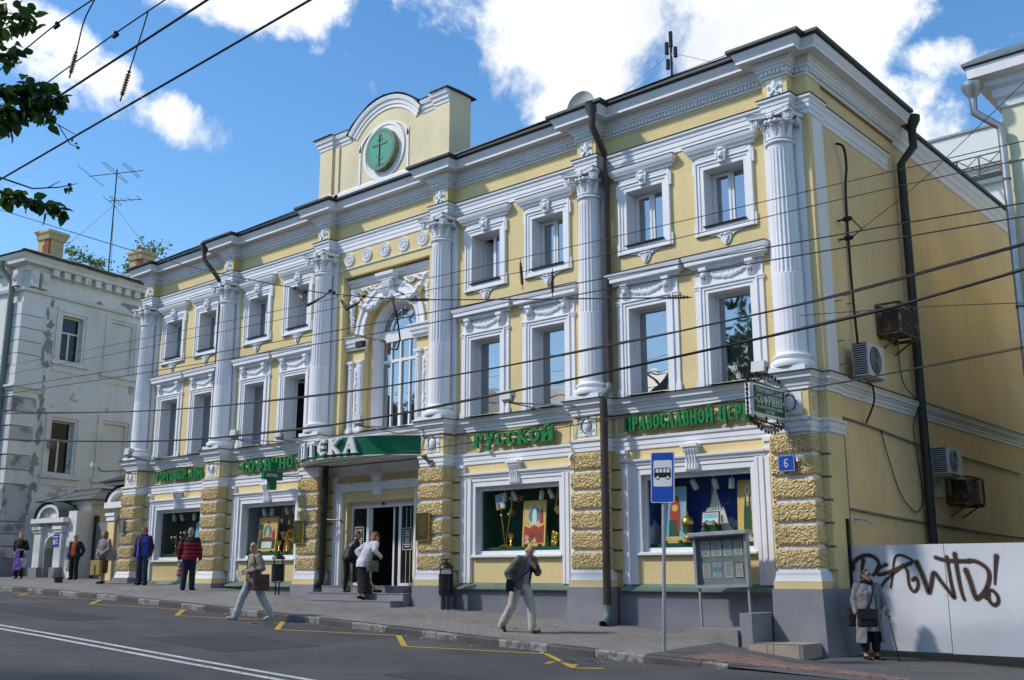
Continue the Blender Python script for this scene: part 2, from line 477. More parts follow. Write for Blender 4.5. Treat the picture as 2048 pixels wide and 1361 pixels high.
def leafy(name, c):
 """leaf that lets some light through"""
 m = mat(name, c, 0.45, 0.25, 6, 0.0); nt = m.node_tree; N = nt.nodes.new; L = nt.links.new
 bs = nt.nodes['Principled BSDF']; out = nt.nodes['Material Output']
 tr = N('ShaderNodeBsdfTranslucent'); tr.inputs['Color'].default_value = (c[0] * 2.2, c[1] * 2.4, c[2] * 1.4, 1)
 ms = N('ShaderNodeMixShader'); ms.inputs[0].default_value = 0.38; L(bs.outputs[0], ms.inputs[1]); L(tr.outputs[0], ms.inputs[2]); L(ms.outputs[0], out.inputs['Surface'])
 return m

M['leaf'] = [leafy('leaf_%d' % i, c) for i, c in enumerate(((0.042, 0.088, 0.022), (0.066, 0.125, 0.030), (0.030, 0.064, 0.018)))]
M['leaf2'] = [leafy('distant_leaf_%d' % i, c) for i, c in enumerate(((0.10, 0.15, 0.05), (0.13, 0.18, 0.065), (0.075, 0.115, 0.04)))]
M['dullroof'] = mat('dull_green_roof', (0.10, 0.118, 0.108), 0.7, 0.3, 2, 0.1, 20, streak=0.4, stain=(0.06, 0.06, 0.055))
M['peel'] = mat('bare_cement', (0.30, 0.29, 0.285), 0.95, 0.3, 4, 0.15, 30, 0.4, 25)
M['bark'] = mat('bark', (0.060, 0.045, 0.035), 0.95, 0.3, 5, 0.2, 40, 0.5, 30)
M['darkplate'] = mat('dark_glass_plaque', (0.055, 0.058, 0.026), 0.25, 0.15, 3, 0.05)
M['boardgrey'] = mat('pale_grey_board', (0.30, 0.325, 0.35), 0.7, 0.15, 4, 0.05, 30, streak=0.2, stain=(0.5, 0.5, 0.5))

def knobby(m):
 """rounded pebble relief of the roughcast"""
 nt = m.node_tree; N = nt.nodes.new; L = nt.links.new; bs = nt.nodes['Principled BSDF']
 g = N('ShaderNodeNewGeometry'); v = N('ShaderNodeTexVoronoi'); v.inputs['Scale'].default_value = 24.0; L(g.outputs['Position'], v.inputs['Vector'])
 r = N('ShaderNodeMapRange'); L(v.outputs['Distance'], r.inputs[0]); r.inputs[1].default_value = 0.1; r.inputs[2].default_value = 0.6; r.inputs[3].default_value = 1.0; r.inputs[4].default_value = 0.0
 b = N('ShaderNodeBump'); b.inputs['Strength'].default_value = 0.8; b.inputs['Distance'].default_value = 0.02; L(r.outputs[0], b.inputs['Height']); L(b.outputs[0], bs.inputs['Normal'])

knobby(M['rust'])

# ------------------------------------------------------------------ ground, road, pavement
def lerp(tab, x):
 if x <= tab[0][0]: return tab[0][1]
 for (a, b), (c, d) in zip(tab, tab[1:]):
  if x <= c: return b + (d - b) * (x - a) / (c - a)
 return tab[-1][1]

def sst(t):
 t = max(0.0, min(1.0, t)); return t * t * (3 - 2 * t)

GZ = [(-120, 0.9), (-60, 0.35), (-44, -0.02), (-36, -0.17), (-32, -0.25), (-27.3, -0.385), (-22.5, -0.58), (-17.85, -0.775), (-13.13, -0.995), (-8.4, -1.19), (-4, -1.36), (10, -1.8), (60, -2.6)]
KY = -3.45            # kerb line
KH = 0.13

def zside(x, y):
 return lerp(GZ, x) + 0.04 * (max(y, KY) + 0.15 if y < 0.2 else 0.35) - 0.20 * sst((x + 10.4) / 2.2) * sst((y + 3.3) / 2.4)

def kerb_h(x):
 return KH * (1.0 - 0.8 * sst((x + 8.6) / 0.9))

def zroad(x, y=-8.0):
 return lerp(GZ, x) + 0.04 * (KY + 0.15) - kerb_h(x) - 0.0 * y

def sheet(x0, x1, y0, y1, nx, ny, fz):
 return MB().grid(lambda u, v: (x0 + (x1 - x0) * u, y0 + (y1 - y0) * v, fz(x0 + (x1 - x0) * u, y0 + (y1 - y0) * v)), nx, ny)

def paver_mat():
 m = mat('grey_concrete_pavers', (0.225, 0.213, 0.20), 0.9, 0.22, 0.7, 0.12, 50, 0.25, 70)
 nt = m.node_tree; N = nt.nodes.new; L = nt.links.new
 bs = nt.nodes['Principled BSDF']
 src = bs.inputs['Base Color'].links[0].from_socket
 geo = N('ShaderNodeNewGeometry')
 bt = N('ShaderNodeTexBrick')
 bt.inputs['Scale'].default_value = 1.0
 bt.inputs['Brick Width'].default_value = 0.21; bt.inputs['Row Height'].default_value = 0.11
 bt.inputs['Mortar Size'].default_value = 0.006; bt.inputs['Bias'].default_value = 0.0
 bt.inputs['Color1'].default_value = (1.10, 1.08, 1.05, 1); bt.inputs['Color2'].default_value = (0.84, 0.85, 0.86, 1); bt.inputs['Mortar'].default_value = (0.5, 0.5, 0.5, 1)
 L(geo.outputs['Position'], bt.inputs['Vector'])
 mx = N('ShaderNodeMix'); mx.data_type = 'RGBA'; mx.blend_type = 'MULTIPLY'; mx.inputs[0].default_value = 1.0
 L(src, mx.inputs[6]); L(bt.outputs['Color'], mx.inputs[7]); L(mx.outputs[2], bs.inputs['Base Color'])
 return m

M['paver'] = paver_mat()
tag(obj('ground', sheet(-600, 600, -600, 600, 2, 2, lambda x, y: -3.2), M['asphalt2']), None, None, kind='structure')
xs_far = 130
road = obj('road', sheet(-120, 60, -14.0, KY - 0.02, 90, 8, lambda x, y: zroad(x)), M['asphalt'])
tag(road, None, kind='structure')
pav = obj('pavement', sheet(-120, -10.0, KY + 0.14, 16.0, 110, 40, zside), M['paver'])
tag(pav, None, kind='structure')
pas = obj('passage', sheet(-10.0, 40.0, KY + 0.14, 16.0, 60, 60, zside), M['asphalt2'])
tag(pas, None, kind='structure')
farp = obj('far_pavement', sheet(-120, 60, -60.0, -14.0, 40, 4, lambda x, y: zroad(x) + 0.13), M['paver'])
tag(farp, None, kind='structure')

# kerb: stones about 1.05 m long, light and dark in turn
kerb = thing('kerb', None, None, (-20, KY, zroad(-20)))
kerb['kind'] = 'structure'
x = -60.0; k = 0
while x < -8.5:
 ln = 1.02 + rnd.uniform(-0.05, 0.12)
 if x + ln > -8.4: ln = -8.4 - x
 m = MB()
 za, zb = zside(x, KY), zside(x + ln, KY)
 ra, rb = zroad(x) - 0.05, zroad(x + ln) - 0.05
 d = rnd.uniform(-0.008, 0.008)
 yf, yb = KY - 0.02 + rnd.uniform(-0.008, 0.008), KY + 0.15
 a, b = x + 0.006, x + ln - 0.006
 i = m.pts([(a, yf, ra), (b, yf, rb), (b, yf, zb + d - 0.025), (a, yf, za + d - 0.025), (a, yf + 0.022, za + d), (b, yf + 0.022, zb + d), (b, yb, zb + d), (a, yb, za + d)])
 for q in ((0, 1, 2, 3), (3, 2, 5, 4), (4, 5, 6, 7)): m.face([i[t] for t in q])
 m.poly([(a, yf, ra), (a, yf, za + d - 0.025), (a, yf + 0.022, za + d), (a, yb, za + d), (a, yb, ra)])
 m.poly([(b, yb, rb), (b, yb, zb + d), (b, yf + 0.022, zb + d), (b, yf, zb + d - 0.025), (b, yf, rb)])
 obj('kerb_stone', m, M['kerb_light'] if k % 2 else M['kerb_dark'], kerb)
 x += ln; k += 1
# the kerb turns in towards the passage
m = MB()
arc = [(-8.4 + 0.9 * math.sin(R(a)), KY + 0.9 - 0.9 * math.cos(R(a))) for a in range(0, 61, 10)]
for (xa, ya), (xb, yb) in zip(arc, arc[1:]):
 za = zside(xa, ya) + 0.004; zb = zside(xb, yb) + 0.004
 m.quad((xa, ya, zroad(xa) - 0.1), (xb, yb, zroad(xb) - 0.1), (xb, yb, zb), (xa, ya, za))
 m.quad((xa, ya, za), (xb, yb, zb), (xb - 0.05, yb + 0.14, zb + 0.004), (xa - 0.05, ya + 0.14, za + 0.004))
obj('kerb_stone', m, M['kerb_dark'], kerb)
# asphalt apron in front of the passage
tag(obj('apron', sheet(-8.4, 40, KY - 0.03, KY + 0.15, 50, 2, lambda x, y: zside(x, y) + 0.003 - 0.03 * (KY + 0.15 - y) / 0.18), M['asphalt2']), None, kind='structure')

def ribbon(name, pts, w, m_, label=None, dz=0.005):
 mb = MB(); P = [Vector((x, y, 0)) for x, y in pts]
 for i in range(len(P) - 1):
  a, b = P[i], P[i + 1]; d = (b - a).normalized(); s = Vector((-d.y, d.x, 0)) * w / 2
  n = max(1, int((b - a).length / 2.0))
  for k in range(n):
   p, q = a.lerp(b, k / n), a.lerp(b, (k + 1) / n)
   if k == n - 1: q = q + d * w * 0.3
   mb.quad(*[(v.x, v.y, zroad(v.x) + dz + i % 2 * 0.002) for v in (p - s, q - s, q + s, p + s)])
 o = obj(name, mb, m_)
 tag(o, label, kind='structure')
 return o

ribbon('centre_line', [(-70, -9.05), (30, -9.05)], 0.12, M['linewht'])
ribbon('centre_line', [(-70, -9.36), (30, -9.36)], 0.12, M['linewht'])
ribbon('bus_stop_marking', [(-35.0, -4.3), (-31.2, -3.66), (-30.1, -4.45), (-27.0, -3.66), (-25.5, -4.72), (-23.0, -3.66), (-21.36, -4.85), (-19.07, -3.68), (-17.46, -5.03), (-15.44, -3.68), (-13.89, -4.97), (-11.74, -3.72), (-10.16, -4.97), (-9.2, -3.85)], 0.11, M['lineyel'])
for px, py, w in ((-10.9, -4.55, 0.28), (-10.45, -4.55, 0.28)):
 ribbon('bus_stop_marking', [(px, py), (px + 0.10, py - 0.30)], 0.10, M['lineyel'])
# manhole covers in the carriageway
for hx, hy in ((-18.7, -4.5), (-10.6, -4.25), (-24.5, -8.2)):
 mb = MB().lathe([(0.0, 0.012), (0.26, 0.012), (0.27, 0.006), (0.33, 0.008), (0.34, 0.0)], (0, 0, 0), 24)
 for a in range(0, 360, 30):
  mb.box(-0.012, 0.012, 0.07, 0.24, 0.010, 0.018); mb.xform(Matrix.Rotation(R(a), 4, 'Z'), len(mb.v) - 8)
 o = obj('manhole_cover', mb, M['kerb_dark'], loc=(hx, hy, zroad(hx) + 0.002))
 o.rotation_euler.y = 0.045
 tag(o, {-18.7: 'round iron manhole cover by the walking man in pale jeans', -10.6: 'round iron manhole cover near the kerb below the bus stop pole', -24.5: 'round iron manhole cover far left on the carriageway'}[hx], 'manhole', 'manhole covers')

# red brick paving at the corner of the passage: single pavers
bp = thing('brick_paving', None, None, (-8.2, -2.4, zside(-8.2, -2.4) - 0.02))
bp['kind'] = 'structure'
pm = [MB().bbox(-0.098, 0.098, -0.048, 0.048, -0.03, 0.012, 0.006).mesh('brick', M['brick'][i]) for i in range(3)]
n = 0
for row in range(24):
 for c in range(17):
  bx_ = -9.25 + c * 0.205 + (row % 2) * 0.10
  by_ = -3.25 + row * 0.105
  # outline: a band that swings round the corner
  if bx_ - (-9.3) < (by_ + 2.0) * 0.9 or by_ > -1.25 - 0.55 * (bx_ + 9.3): continue
  if n >= 300: continue
  o = bpy.data.objects.new('brick', pm[rnd.randrange(3)])
  o.location = Vector((bx_, by_, zside(bx_, by_) + 0.004 + rnd.uniform(0, 0.006))) - bp.location
  gx = (zside(bx_ + 0.1, by_) - zside(bx_ - 0.1, by_)) / 0.2; gy = (zside(bx_, by_ + 0.1) - zside(bx_, by_ - 0.1)) / 0.2
  o.rotation_euler = (gy + rnd.uniform(-0.01, 0.01), -gx + rnd.uniform(-0.01, 0.01), rnd.uniform(-0.02, 0.02))
  link(o, bp); n += 1

def cracked(m):
 """dark crack lines and oil spots in the asphalt"""
 nt = m.node_tree; N = nt.nodes.new; L = nt.links.new; bs = nt.nodes['Principled BSDF']; src = bs.inputs['Base Color'].links[0].from_socket
 g = N('ShaderNodeNewGeometry'); n = N('ShaderNodeTexNoise'); n.inputs['Scale'].default_value = 1.2; L(g.outputs['Position'], n.inputs['Vector'])
 ad = N('ShaderNodeVectorMath'); ad.operation = 'MULTIPLY_ADD'; L(n.outputs['Color'], ad.inputs[0]); ad.inputs[1].default_value = (1.3, 1.3, 0); L(g.outputs['Position'], ad.inputs[2])
 v = N('ShaderNodeTexVoronoi'); v.feature = 'DISTANCE_TO_EDGE'; v.inputs['Scale'].default_value = 0.33; L(ad.outputs[0], v.inputs['Vector'])
 r = N('ShaderNodeMapRange'); L(v.outputs['Distance'], r.inputs[0]); r.inputs[1].default_value = 0.0; r.inputs[2].default_value = 0.006; r.inputs[3].default_value = 0.55; r.inputs[4].default_value = 0.0
 x = N('ShaderNodeMix'); x.data_type = 'RGBA'; L(r.outputs[0], x.inputs[0]); L(src, x.inputs[6]); x.inputs[7].default_value = (0.03, 0.03, 0.03, 1); L(x.outputs[2], bs.inputs['Base Color'])

cracked(M['asphalt']); cracked(M['asphalt2'])
M['patch'] = mat('newer_asphalt', (0.050, 0.049, 0.051), 0.9, 0.2, 0.8, 0.3, 60, 0.5, 120)
for k, (x0, x1, y0, y1) in enumerate(((-17.2, -14.6, -8.1, -6.2), (-26.5, -21.0, -7.6, -6.4), (-11.2, -9.9, -7.9, -7.1))):
 tag(obj('road_patch', sheet(x0, x1, y0, y1, 6, 2, lambda x, y: zroad(x) + 0.004 + 0.001 * k), M['patch']), None, kind='structure')

# ------------------------------------------------------------------ the yellow building
XC = [-8.796 - 4.704 * (5 - k) for k in range(6)]       # column axes, left to right
MID = [(a + b) / 2 for a, b in zip(XC, XC[1:])]         # bay centres
WY = 0.27                                               # face of the wall
XL, XR = -32.95, -8.247                                 # left end and right corner
YB = 13.6                                               # back of the side wall
B = thing('yellow_building', 'three-storey yellow shop building with white columns and a domed attic', 'building', ((XL + XR) / 2, WY, -1.0))

def part(name, mb, mats, smooth=False, parent=None):
 return obj(name, mb, mats, parent or B, smooth)

def wall_holes(mb, x0, x1, z0, z1, holes, y):
 xs = sorted({x0, x1, *[h[0] for h in holes], *[h[1] for h in holes]})
 zs = sorted({z0, z1, *[h[2] for h in holes], *[h[3] for h in holes]})
 for a, b in zip(xs, xs[1:]):
  for c, d in zip(zs, zs[1:]):
   mx, mz = (a + b) / 2, (c + d) / 2
   if any(h[0] < mx < h[1] and h[2] < mz < h[3] for h in holes): continue
   mb.quad((a, y, c), (b, y, c), (b, y, d), (a, y, d))
 return mb

WIN3 = (7.04, 8.28, 0.47); WIN2 = (3.74, 5.61, 0.48)
bays_w = [0, 1, 3, 4]
holes = []
for b in bays_w:
 for s in (-1, 1):
  cx = MID[b] + s * 0.985
  holes.append((cx - WIN3[2], cx + WIN3[2], WIN3[0], WIN3[1]))
  holes.append((cx - WIN2[2], cx + WIN2[2], WIN2[0], WIN2[1]))
 holes.append((MID[b] - 1.32, MID[b] + 1.32, 0.40, 2.02))
holes.append((MID[2] - 1.72, MID[2] + 1.72, 3.70, 8.12))
holes.append((MID[2] - 1.70, MID[2] + 1.70, -1.2, 2.30))
front = wall_holes(MB(), XL, XR, -1.8, 10.25, holes, WY)
front.quad((XL, YB, -1.0), (XL, WY, -1.0), (XL, WY, 10.2), (XL, YB, 10.2))
front.quad((XR, YB, -1.8), (XL, YB, -1.8), (XL, YB, 10.2), (XR, YB, 10.2))
part('wall', front, M['yellow'])
side = MB()
side.quad((XR - 0.06, 0.9, -1.8), (XR - 0.06, YB, -1.8), (XR - 0.06, YB, 10.2), (XR - 0.06, 0.9, 10.2))
sw = part('side_wall', side, M['tan'])
tag(sw, 'tan side wall in shade above the passage')
# corner strip of the side wall (yellow, with the white strip along its edge)
cs = MB()
cs.box(XR - 0.30, XR, WY + 0.002, 0.42, -1.8, 10.0)
cs.cur = 1
cs.box(XR - 0.30, XR + 0.003, 0.42, 0.88, 3.66, 8.87)
cs.cur = 0
cs.box(XR - 0.30, XR - 0.001, 0.42, 0.90, -1.8, 3.66)
cs.box(XR - 0.30, XR - 0.001, 0.42, 0.90, 8.87, 10.0)
part('corner_strip', cs, [M['yellow'], M['white']])

# plan path that breaks forward round every column
def plan(w, yf, yw=WY, side_y=None, x_from=XL, xend=XR):
 p = [(x_from, yw)]
 for c in XC: p += [(c - w, yw), (c - w, yf), (c + w, yf), (c + w, yw)]
 p += [(xend, yw)]
 if side_y: p += [(xend, side_y)]
 return p

FP = plan(0.265, 0.0, side_y=0.90)
PP = plan(0.375, -0.137, side_y=0.90)

# architrave, frieze blocks, main cornice
ar = MB().sweep(FP, [(0.0, 8.86), (0.025, 8.87), (0.025, 8.975), (0.04, 8.985), (0.04, 9.085), (0.055, 9.095), (0.062, 9.15), (0.095, 9.195), (0.10, 9.245), (0.0, 9.26)])
sp = [(XR - 0.06, 0.90), (XR - 0.06, 4.3)]
ar.sweep(sp, [(0.0, 8.86), (0.025, 8.87), (0.025, 8.975), (0.04, 8.985), (0.04, 9.085), (0.062, 9.15), (0.095, 9.195), (0.10, 9.245), (0.0, 9.26)])
part('architrave', ar, M['white'])
fl = MB().sweep(FP, [(0.0, 9.255), (0.115, 9.25), (0.118, 9.262), (0.0, 9.285)])
fl.sweep(sp, [(0.0, 9.255), (0.115, 9.25), (0.118, 9.262), (0.0, 9.285)])
part('flashing', fl, M['flash'])
for c in XC:
 m = MB().box(c - 0.265, c + 0.265, 0.0, WY + 0.01, 9.25, 9.72)
 fb = part('frieze_block', m, M['yellow'])
 # fleur relief on a white tablet
 r = MB().box(c - 0.165, c + 0.165, -0.012, 0.002, 9.32, 9.66)
 z0 = 9.49
 r.sphere((c, -0.02, z0 + 0.06), (0.055, 0.035, 0.10), 10, 8)
 for s in (-1, 1):
  r.tube([(c + s * 0.02, -0.02, z0 - 0.08), (c + s * 0.06, -0.03, z0 - 0.01), (c + s * 0.11, -0.03, z0 + 0.04), (c + s * 0.135, -0.025, z0 + 0.0), (c + s * 0.11, -0.02, z0 - 0.03)], 0.022, 6)
  r.tube([(c, -0.02, z0 - 0.05), (c + s * 0.05, -0.025, z0 - 0.12), (c + s * 0.10, -0.02, z0 - 0.14)], 0.02, 6)
 r.sphere((c, -0.02, z0 - 0.06), (0.045, 0.03, 0.04), 8, 6)
 obj('relief', r, M['white'], fb, 40)
# frieze panels between the blocks
for b in range(5):
 a, d = XC[b] + 0.265 + 0.14, XC[b + 1] - 0.265 - 0.14
 m = MB()
 for q in ((a, d, 9.64, 9.665), (a, d, 9.30, 9.32), (a, a + 0.02, 9.32, 9.64), (d - 0.02, d, 9.32, 9.64)):
  m.box(q[0], q[1], WY - 0.012, WY + 0.001, q[2], q[3])
 part('frieze_panel', m, M['yellow'])
CP = plan(0.265, 0.0, side_y=4.7)
corn = [(0.0, 9.69), (0.03, 9.70), (0.03, 9.75), (0.048, 9.752), (0.048, 9.842), (0.085, 9.848), (0.10, 9.90), (0.12, 9.91), (0.135, 9.965), (0.17, 9.985), (0.17, 10.03), (0.37, 10.034), (0.37, 10.105), (0.385, 10.11), (0.39, 10.135), (0.41, 10.16), (0.435, 10.215), (0.44, 10.245), (0.0, 10.25)]
part('cornice', MB().sweep(CP, corn), M['white'])
# dentils, too small to pick apart one by one
dn = MB()
def dentil_run(p, q, qn):
 l = math.hypot(q[0] - p[0], q[1] - p[1]); n = max(1, int(round(l / 0.085)))
 for i in range(n):
  t0, t1 = (i + 0.2) / n, (i + 0.8) / n
  a = (p[0] + (q[0] - p[0]) * t0, p[1] + (q[1] - p[1]) * t0); b = (p[0] + (q[0] - p[0]) * t1, p[1] + (q[1] - p[1]) * t1)
  x0, x1 = sorted((a[0], b[0], a[0] + qn[0] * 0.082, b[0] + qn[0] * 0.082))[0::3]
  y0, y1 = sorted((a[1], b[1], a[1] + qn[1] * 0.082, b[1] + qn[1] * 0.082))[0::3]
  dn.box(x0, x1, y0, y1, 9.757, 9.838)
for (p, q) in zip(CP, CP[1:]):
 l = math.hypot(q[0] - p[0], q[1] - p[1]); dentil_run(p, q, ((q[1] - p[1]) / l, -(q[0] - p[0]) / l))
tag(part('dentils', dn, M['white']), None, kind='stuff')
# plain cornice of the rear part of the side wall
part('side_cornice', MB().sweep([(XR - 0.06, 4.7), (XR - 0.06, YB)], [(0, 9.62), (0.05, 9.64), (0.05, 9.78), (0.10, 9.84), (0.10, 9.92), (0.16, 10.0), (0.17, 10.14), (0.0, 10.15)]), M['white'])

# roof: dark sheet with a thick eaves edge
ro = MB().sweep(CP, [(0.0, 10.252), (0.50, 10.256), (0.52, 10.275), (0.52, 10.335), (0.25, 10.40), (0.0, 10.44)])
HX0, HX1 = XL + 6.0, XR - 6.0
ro.poly([(XL, WY, 10.44), (XR, WY, 10.44), (HX1, 6.5, 11.7), (HX0, 6.5, 11.7)])
ro.poly([(XL, YB, 10.3), (HX0, 6.5, 11.7), (HX1, 6.5, 11.7), (XR - 0.06, YB, 10.3)])
ro.poly([(XR, WY, 10.44), (XR - 0.06, YB, 10.3), (HX1, 6.5, 11.7)])
ro.poly([(XL, YB, 10.3), (XL, WY, 10.44), (HX0, 6.5, 11.7)])
ro.sweep([(XR - 0.06, 4.72), (XR - 0.06, YB)], [(0.0, 10.155), (0.24, 10.16), (0.25, 10.22), (0.0, 10.30)])
rf = part('roof', ro, M['flash'])
for a, b, h in ((XC[0] - 0.2, XC[1] - 0.55, 0.10), (XC[1] + 0.3, XC[2] - 0.6, 0.09), (XC[3] + 0.45, XC[4] - 0.1, 0.13), (XC[4] + 0.55, XC[5] - 0.9, 0.10)):
 gt = MB().quad((a, -0.28, 10.335), (b, -0.28, 10.335 + 0.06), (b, -0.16, 10.345 + h), (a, -0.16, 10.345 + h * 0.8))
 gt.box(a, b, -0.165, -0.15, 10.30, 10.345 + h * 0.8)
 obj('gutter_lip', gt, M['gutter'], rf)

# ledge above the ground floor
lp = [(0.0, 3.33), (0.03, 3.34), (0.03, 3.40), (0.05, 3.41), (0.06, 3.47), (0.09, 3.50), (0.09, 3.535), (0.13, 3.54), (0.135, 3.58), (0.165, 3.63), (0.17, 3.655), (0.0, 3.66)]
LP = plan(0.375, -0.137, side_y=0.90)
lg = MB().sweep(LP, lp).sweep([(XR - 0.06, 0.90), (XR - 0.06, YB)], lp)
part('ledge', lg, M['white'])
lf = MB().sweep(LP, [(0.0, 3.657), (0.195, 3.652), (0.198, 3.668), (0.0, 3.70)]).sweep([(XR - 0.06, 0.90), (XR - 0.06, YB)], [(0.0, 3.657), (0.195, 3.652), (0.198, 3.668), (0.0, 3.70)])
part('flashing', lf, M['flash'])
# string course under the sign frieze
st = [(0.0, 2.55), (0.03, 2.56), (0.03, 2.64), (0.045, 2.645), (0.045, 2.755), (0.075, 2.765), (0.08, 2.81), (0.0, 2.835)]
part('string_course', MB().sweep(plan(0.375, -0.137, side_y=0.92), st), M['white'])

# ---- columns
def column_mesh():
 m = MB()
 N_ = 22
 def rr(a, flute):
  ph = (a * N_ / (2 * math.pi)) % 1.0
  return 1.0 - (0.075 if flute else 0.0) * (max(0.0, math.sin(math.pi * ph)) ** 0.6 if 0.12 < ph < 0.88 else 0.0) + (0.0 if flute else 0.018 * math.sin(math.pi * ph))
 def ring(z, r, flute):
  out = []
  for k in range(N_ * 6 + 1):
   a = math.pi * 1.0 + math.pi * k / (N_ * 6) * 1.0
   a = math.pi * 0.90 + math.pi * 1.20 * k / (N_ * 6)
   q = r * rr(a, flute)
   out.append((q * math.cos(a), 0.09 + q * math.sin(a), z))
  return m.pts(out)
 zs = [(4.06, 0.290, False), (4.16, 0.288, False), (5.60, 0.284, False), (5.62, 0.284, True), (8.10, 0.250, True), (8.16, 0.250, False), (8.26, 0.250, False)]
 rs = [ring(*z) for z in zs]
 for a, b in zip(rs, rs[1:]):
  for k in range(len(a) - 1): m.face((a[k], a[k + 1], b[k + 1], b[k]))
 return m

def base_mesh():
 m = MB()
 m.bbox(-0.415, 0.415, -0.27, 0.22, 3.672, 3.775, 0.01)
 m.lathe([(0.40, 3.775), (0.415, 3.81), (0.415, 3.86), (0.395, 3.895), (0.345, 3.905), (0.33, 3.94), (0.335, 3.96), (0.36, 3.97), (0.365, 4.00), (0.35, 4.02), (0.31, 4.03), (0.295, 4.06), (0.29, 4.09)], (0, 0.09, 0), 40, 160, 380)
 return m

def capital_mesh():
 m = MB()
 m.lathe([(0.25, 8.24), (0.285, 8.25), (0.30, 8.275), (0.285, 8.305), (0.25, 8.315), (0.245, 8.36), (0.25, 8.50), (0.275, 8.64), (0.32, 8.74)], (0, 0.09, 0), 36, 150, 390)
 # reeded bell
 for k in range(17):
  a = R(180 + 180 * k / 16)
  m.tube([(0.255 * math.cos(a), 0.09 + 0.255 * math.sin(a), 8.34), (0.257 * math.cos(a), 0.09 + 0.257 * math.sin(a), 8.52), (0.285 * math.cos(a), 0.09 + 0.285 * math.sin(a), 8.64)], 0.013, 5)
 # acanthus leaves
 for k in range(5):
  a = R(200 + 140 * k / 4)
  d = Vector((math.cos(a), math.sin(a), 0)); t = Vector((-d.y, d.x, 0)); c = Vector((0, 0.09, 0))
  def leaf(u, v, d=d, t=t, c=c):
   w = (0.075 * (1 - 0.55 * v)) * (1 + 0.25 * math.sin(v * 22)); x = (u - 0.5) * 2
   rad = 0.262 + 0.02 * v + 0.085 * v ** 3 + 0.018 * (1 - x * x)
   zz = 8.34 + 0.30 * v - (0.05 if v > 0.9 else 0)
   p = c + d * rad + t * x * w; return (p.x, p.y, zz)
  m.grid(leaf, 6, 10)
 # echinus with eggs
 m.lathe([(0.30, 8.64), (0.345, 8.67), (0.35, 8.70), (0.31, 8.73)], (0, 0.09, 0), 30, 170, 370)
 for k in range(3):
  m.sphere((-0.10 + 0.10 * k, -0.27, 8.675), (0.038, 0.03, 0.04), 8, 6)
 # volutes at the corners, turned on the diagonal
 for s in (-1, 1):
  for fr in (0, 1):
   c = Vector((s * 0.37, -0.24 + fr * 0.40, 8.69))
   if fr and s == -1: continue
   ax = Vector((s * 0.35, -1, 0)).normalized() if not fr else Vector((s, 0.2, 0)).normalized()
   t = Vector((-ax.y, ax.x, 0)); up = Vector((0, 0, 1))
   pts_ = []
   for k in range(26):
    an = R(90 + k * 30) * (1 if s > 0 else 1); rad = 0.105 * (1 - k / 30)
    pts_.append(c + ax * (0.012 + 0.0012 * k) + t * rad * math.cos(an) * s + up * rad * math.sin(an))
   m.tube(pts_, 0.017, 6)
   m.tube([c - ax * 0.05, c + ax * 0.012], 0.088, 14)
   m.sphere(c + ax * 0.03, 0.028, 8, 6)
 # concave abacus with a flower
 q = []
 def edge(p0, p1, sag):
  p0, p1 = Vector(p0), Vector(p1); d = (p1 - p0); nn = Vector((d.y, -d.x)).normalized()
  return [p0.lerp(p1, k / 8) - nn * sag * math.sin(math.pi * k / 8) for k in range(8)]
 cor = [(-0.46, -0.31), (-0.42, -0.35), (0.42, -0.35), (0.46, -0.31), (0.46, 0.24), (-0.46, 0.24)]
 for i in range(6):
  a, b = cor[i], cor[(i + 1) % 6]
  q += edge(a, b, 0.10 if i in (1,) else (0.06 if i in (3, 5) else 0.0))
 m.prism_z([(v.x, v.y) for v in q], 8.785, 8.835)
 m.prism_z([(v.x * 1.035, (v.y - 0.05) * 1.04 + 0.05) for v in q], 8.835, 8.86)
 m.cur = 1
 m.prism_z([(v.x * 1.05, (v.y - 0.05) * 1.06 + 0.05) for v in q], 8.86, 8.872)
 m.cur = 0
 m.sphere((0, -0.26, 8.80), (0.075, 0.05, 0.06), 10, 8)
 for k in range(6):
  a = R(60 * k); m.sphere((0.06 * math.cos(a), -0.285, 8.80 + 0.055 * math.sin(a)), 0.03, 6, 5)
 return m

shaft_me = column_mesh().mesh('column', M['white'], 35)
base_me = base_mesh().mesh('base', M['white'], 35)
cap_me = capital_mesh().mesh('capital', [M['white'], M['flash']], 40)
for i, c in enumerate(XC):
 o = obj('column', shaft_me, None, B, loc=(c, 0, 0))
 sub('base', base_me, None, o); sub('capital', cap_me, None, o)
 bk = MB().box(c - 0.40, c + 0.40, 0.20, WY + 0.002, 3.70, 8.86)
 part('backing_pilaster', bk, M['white'])

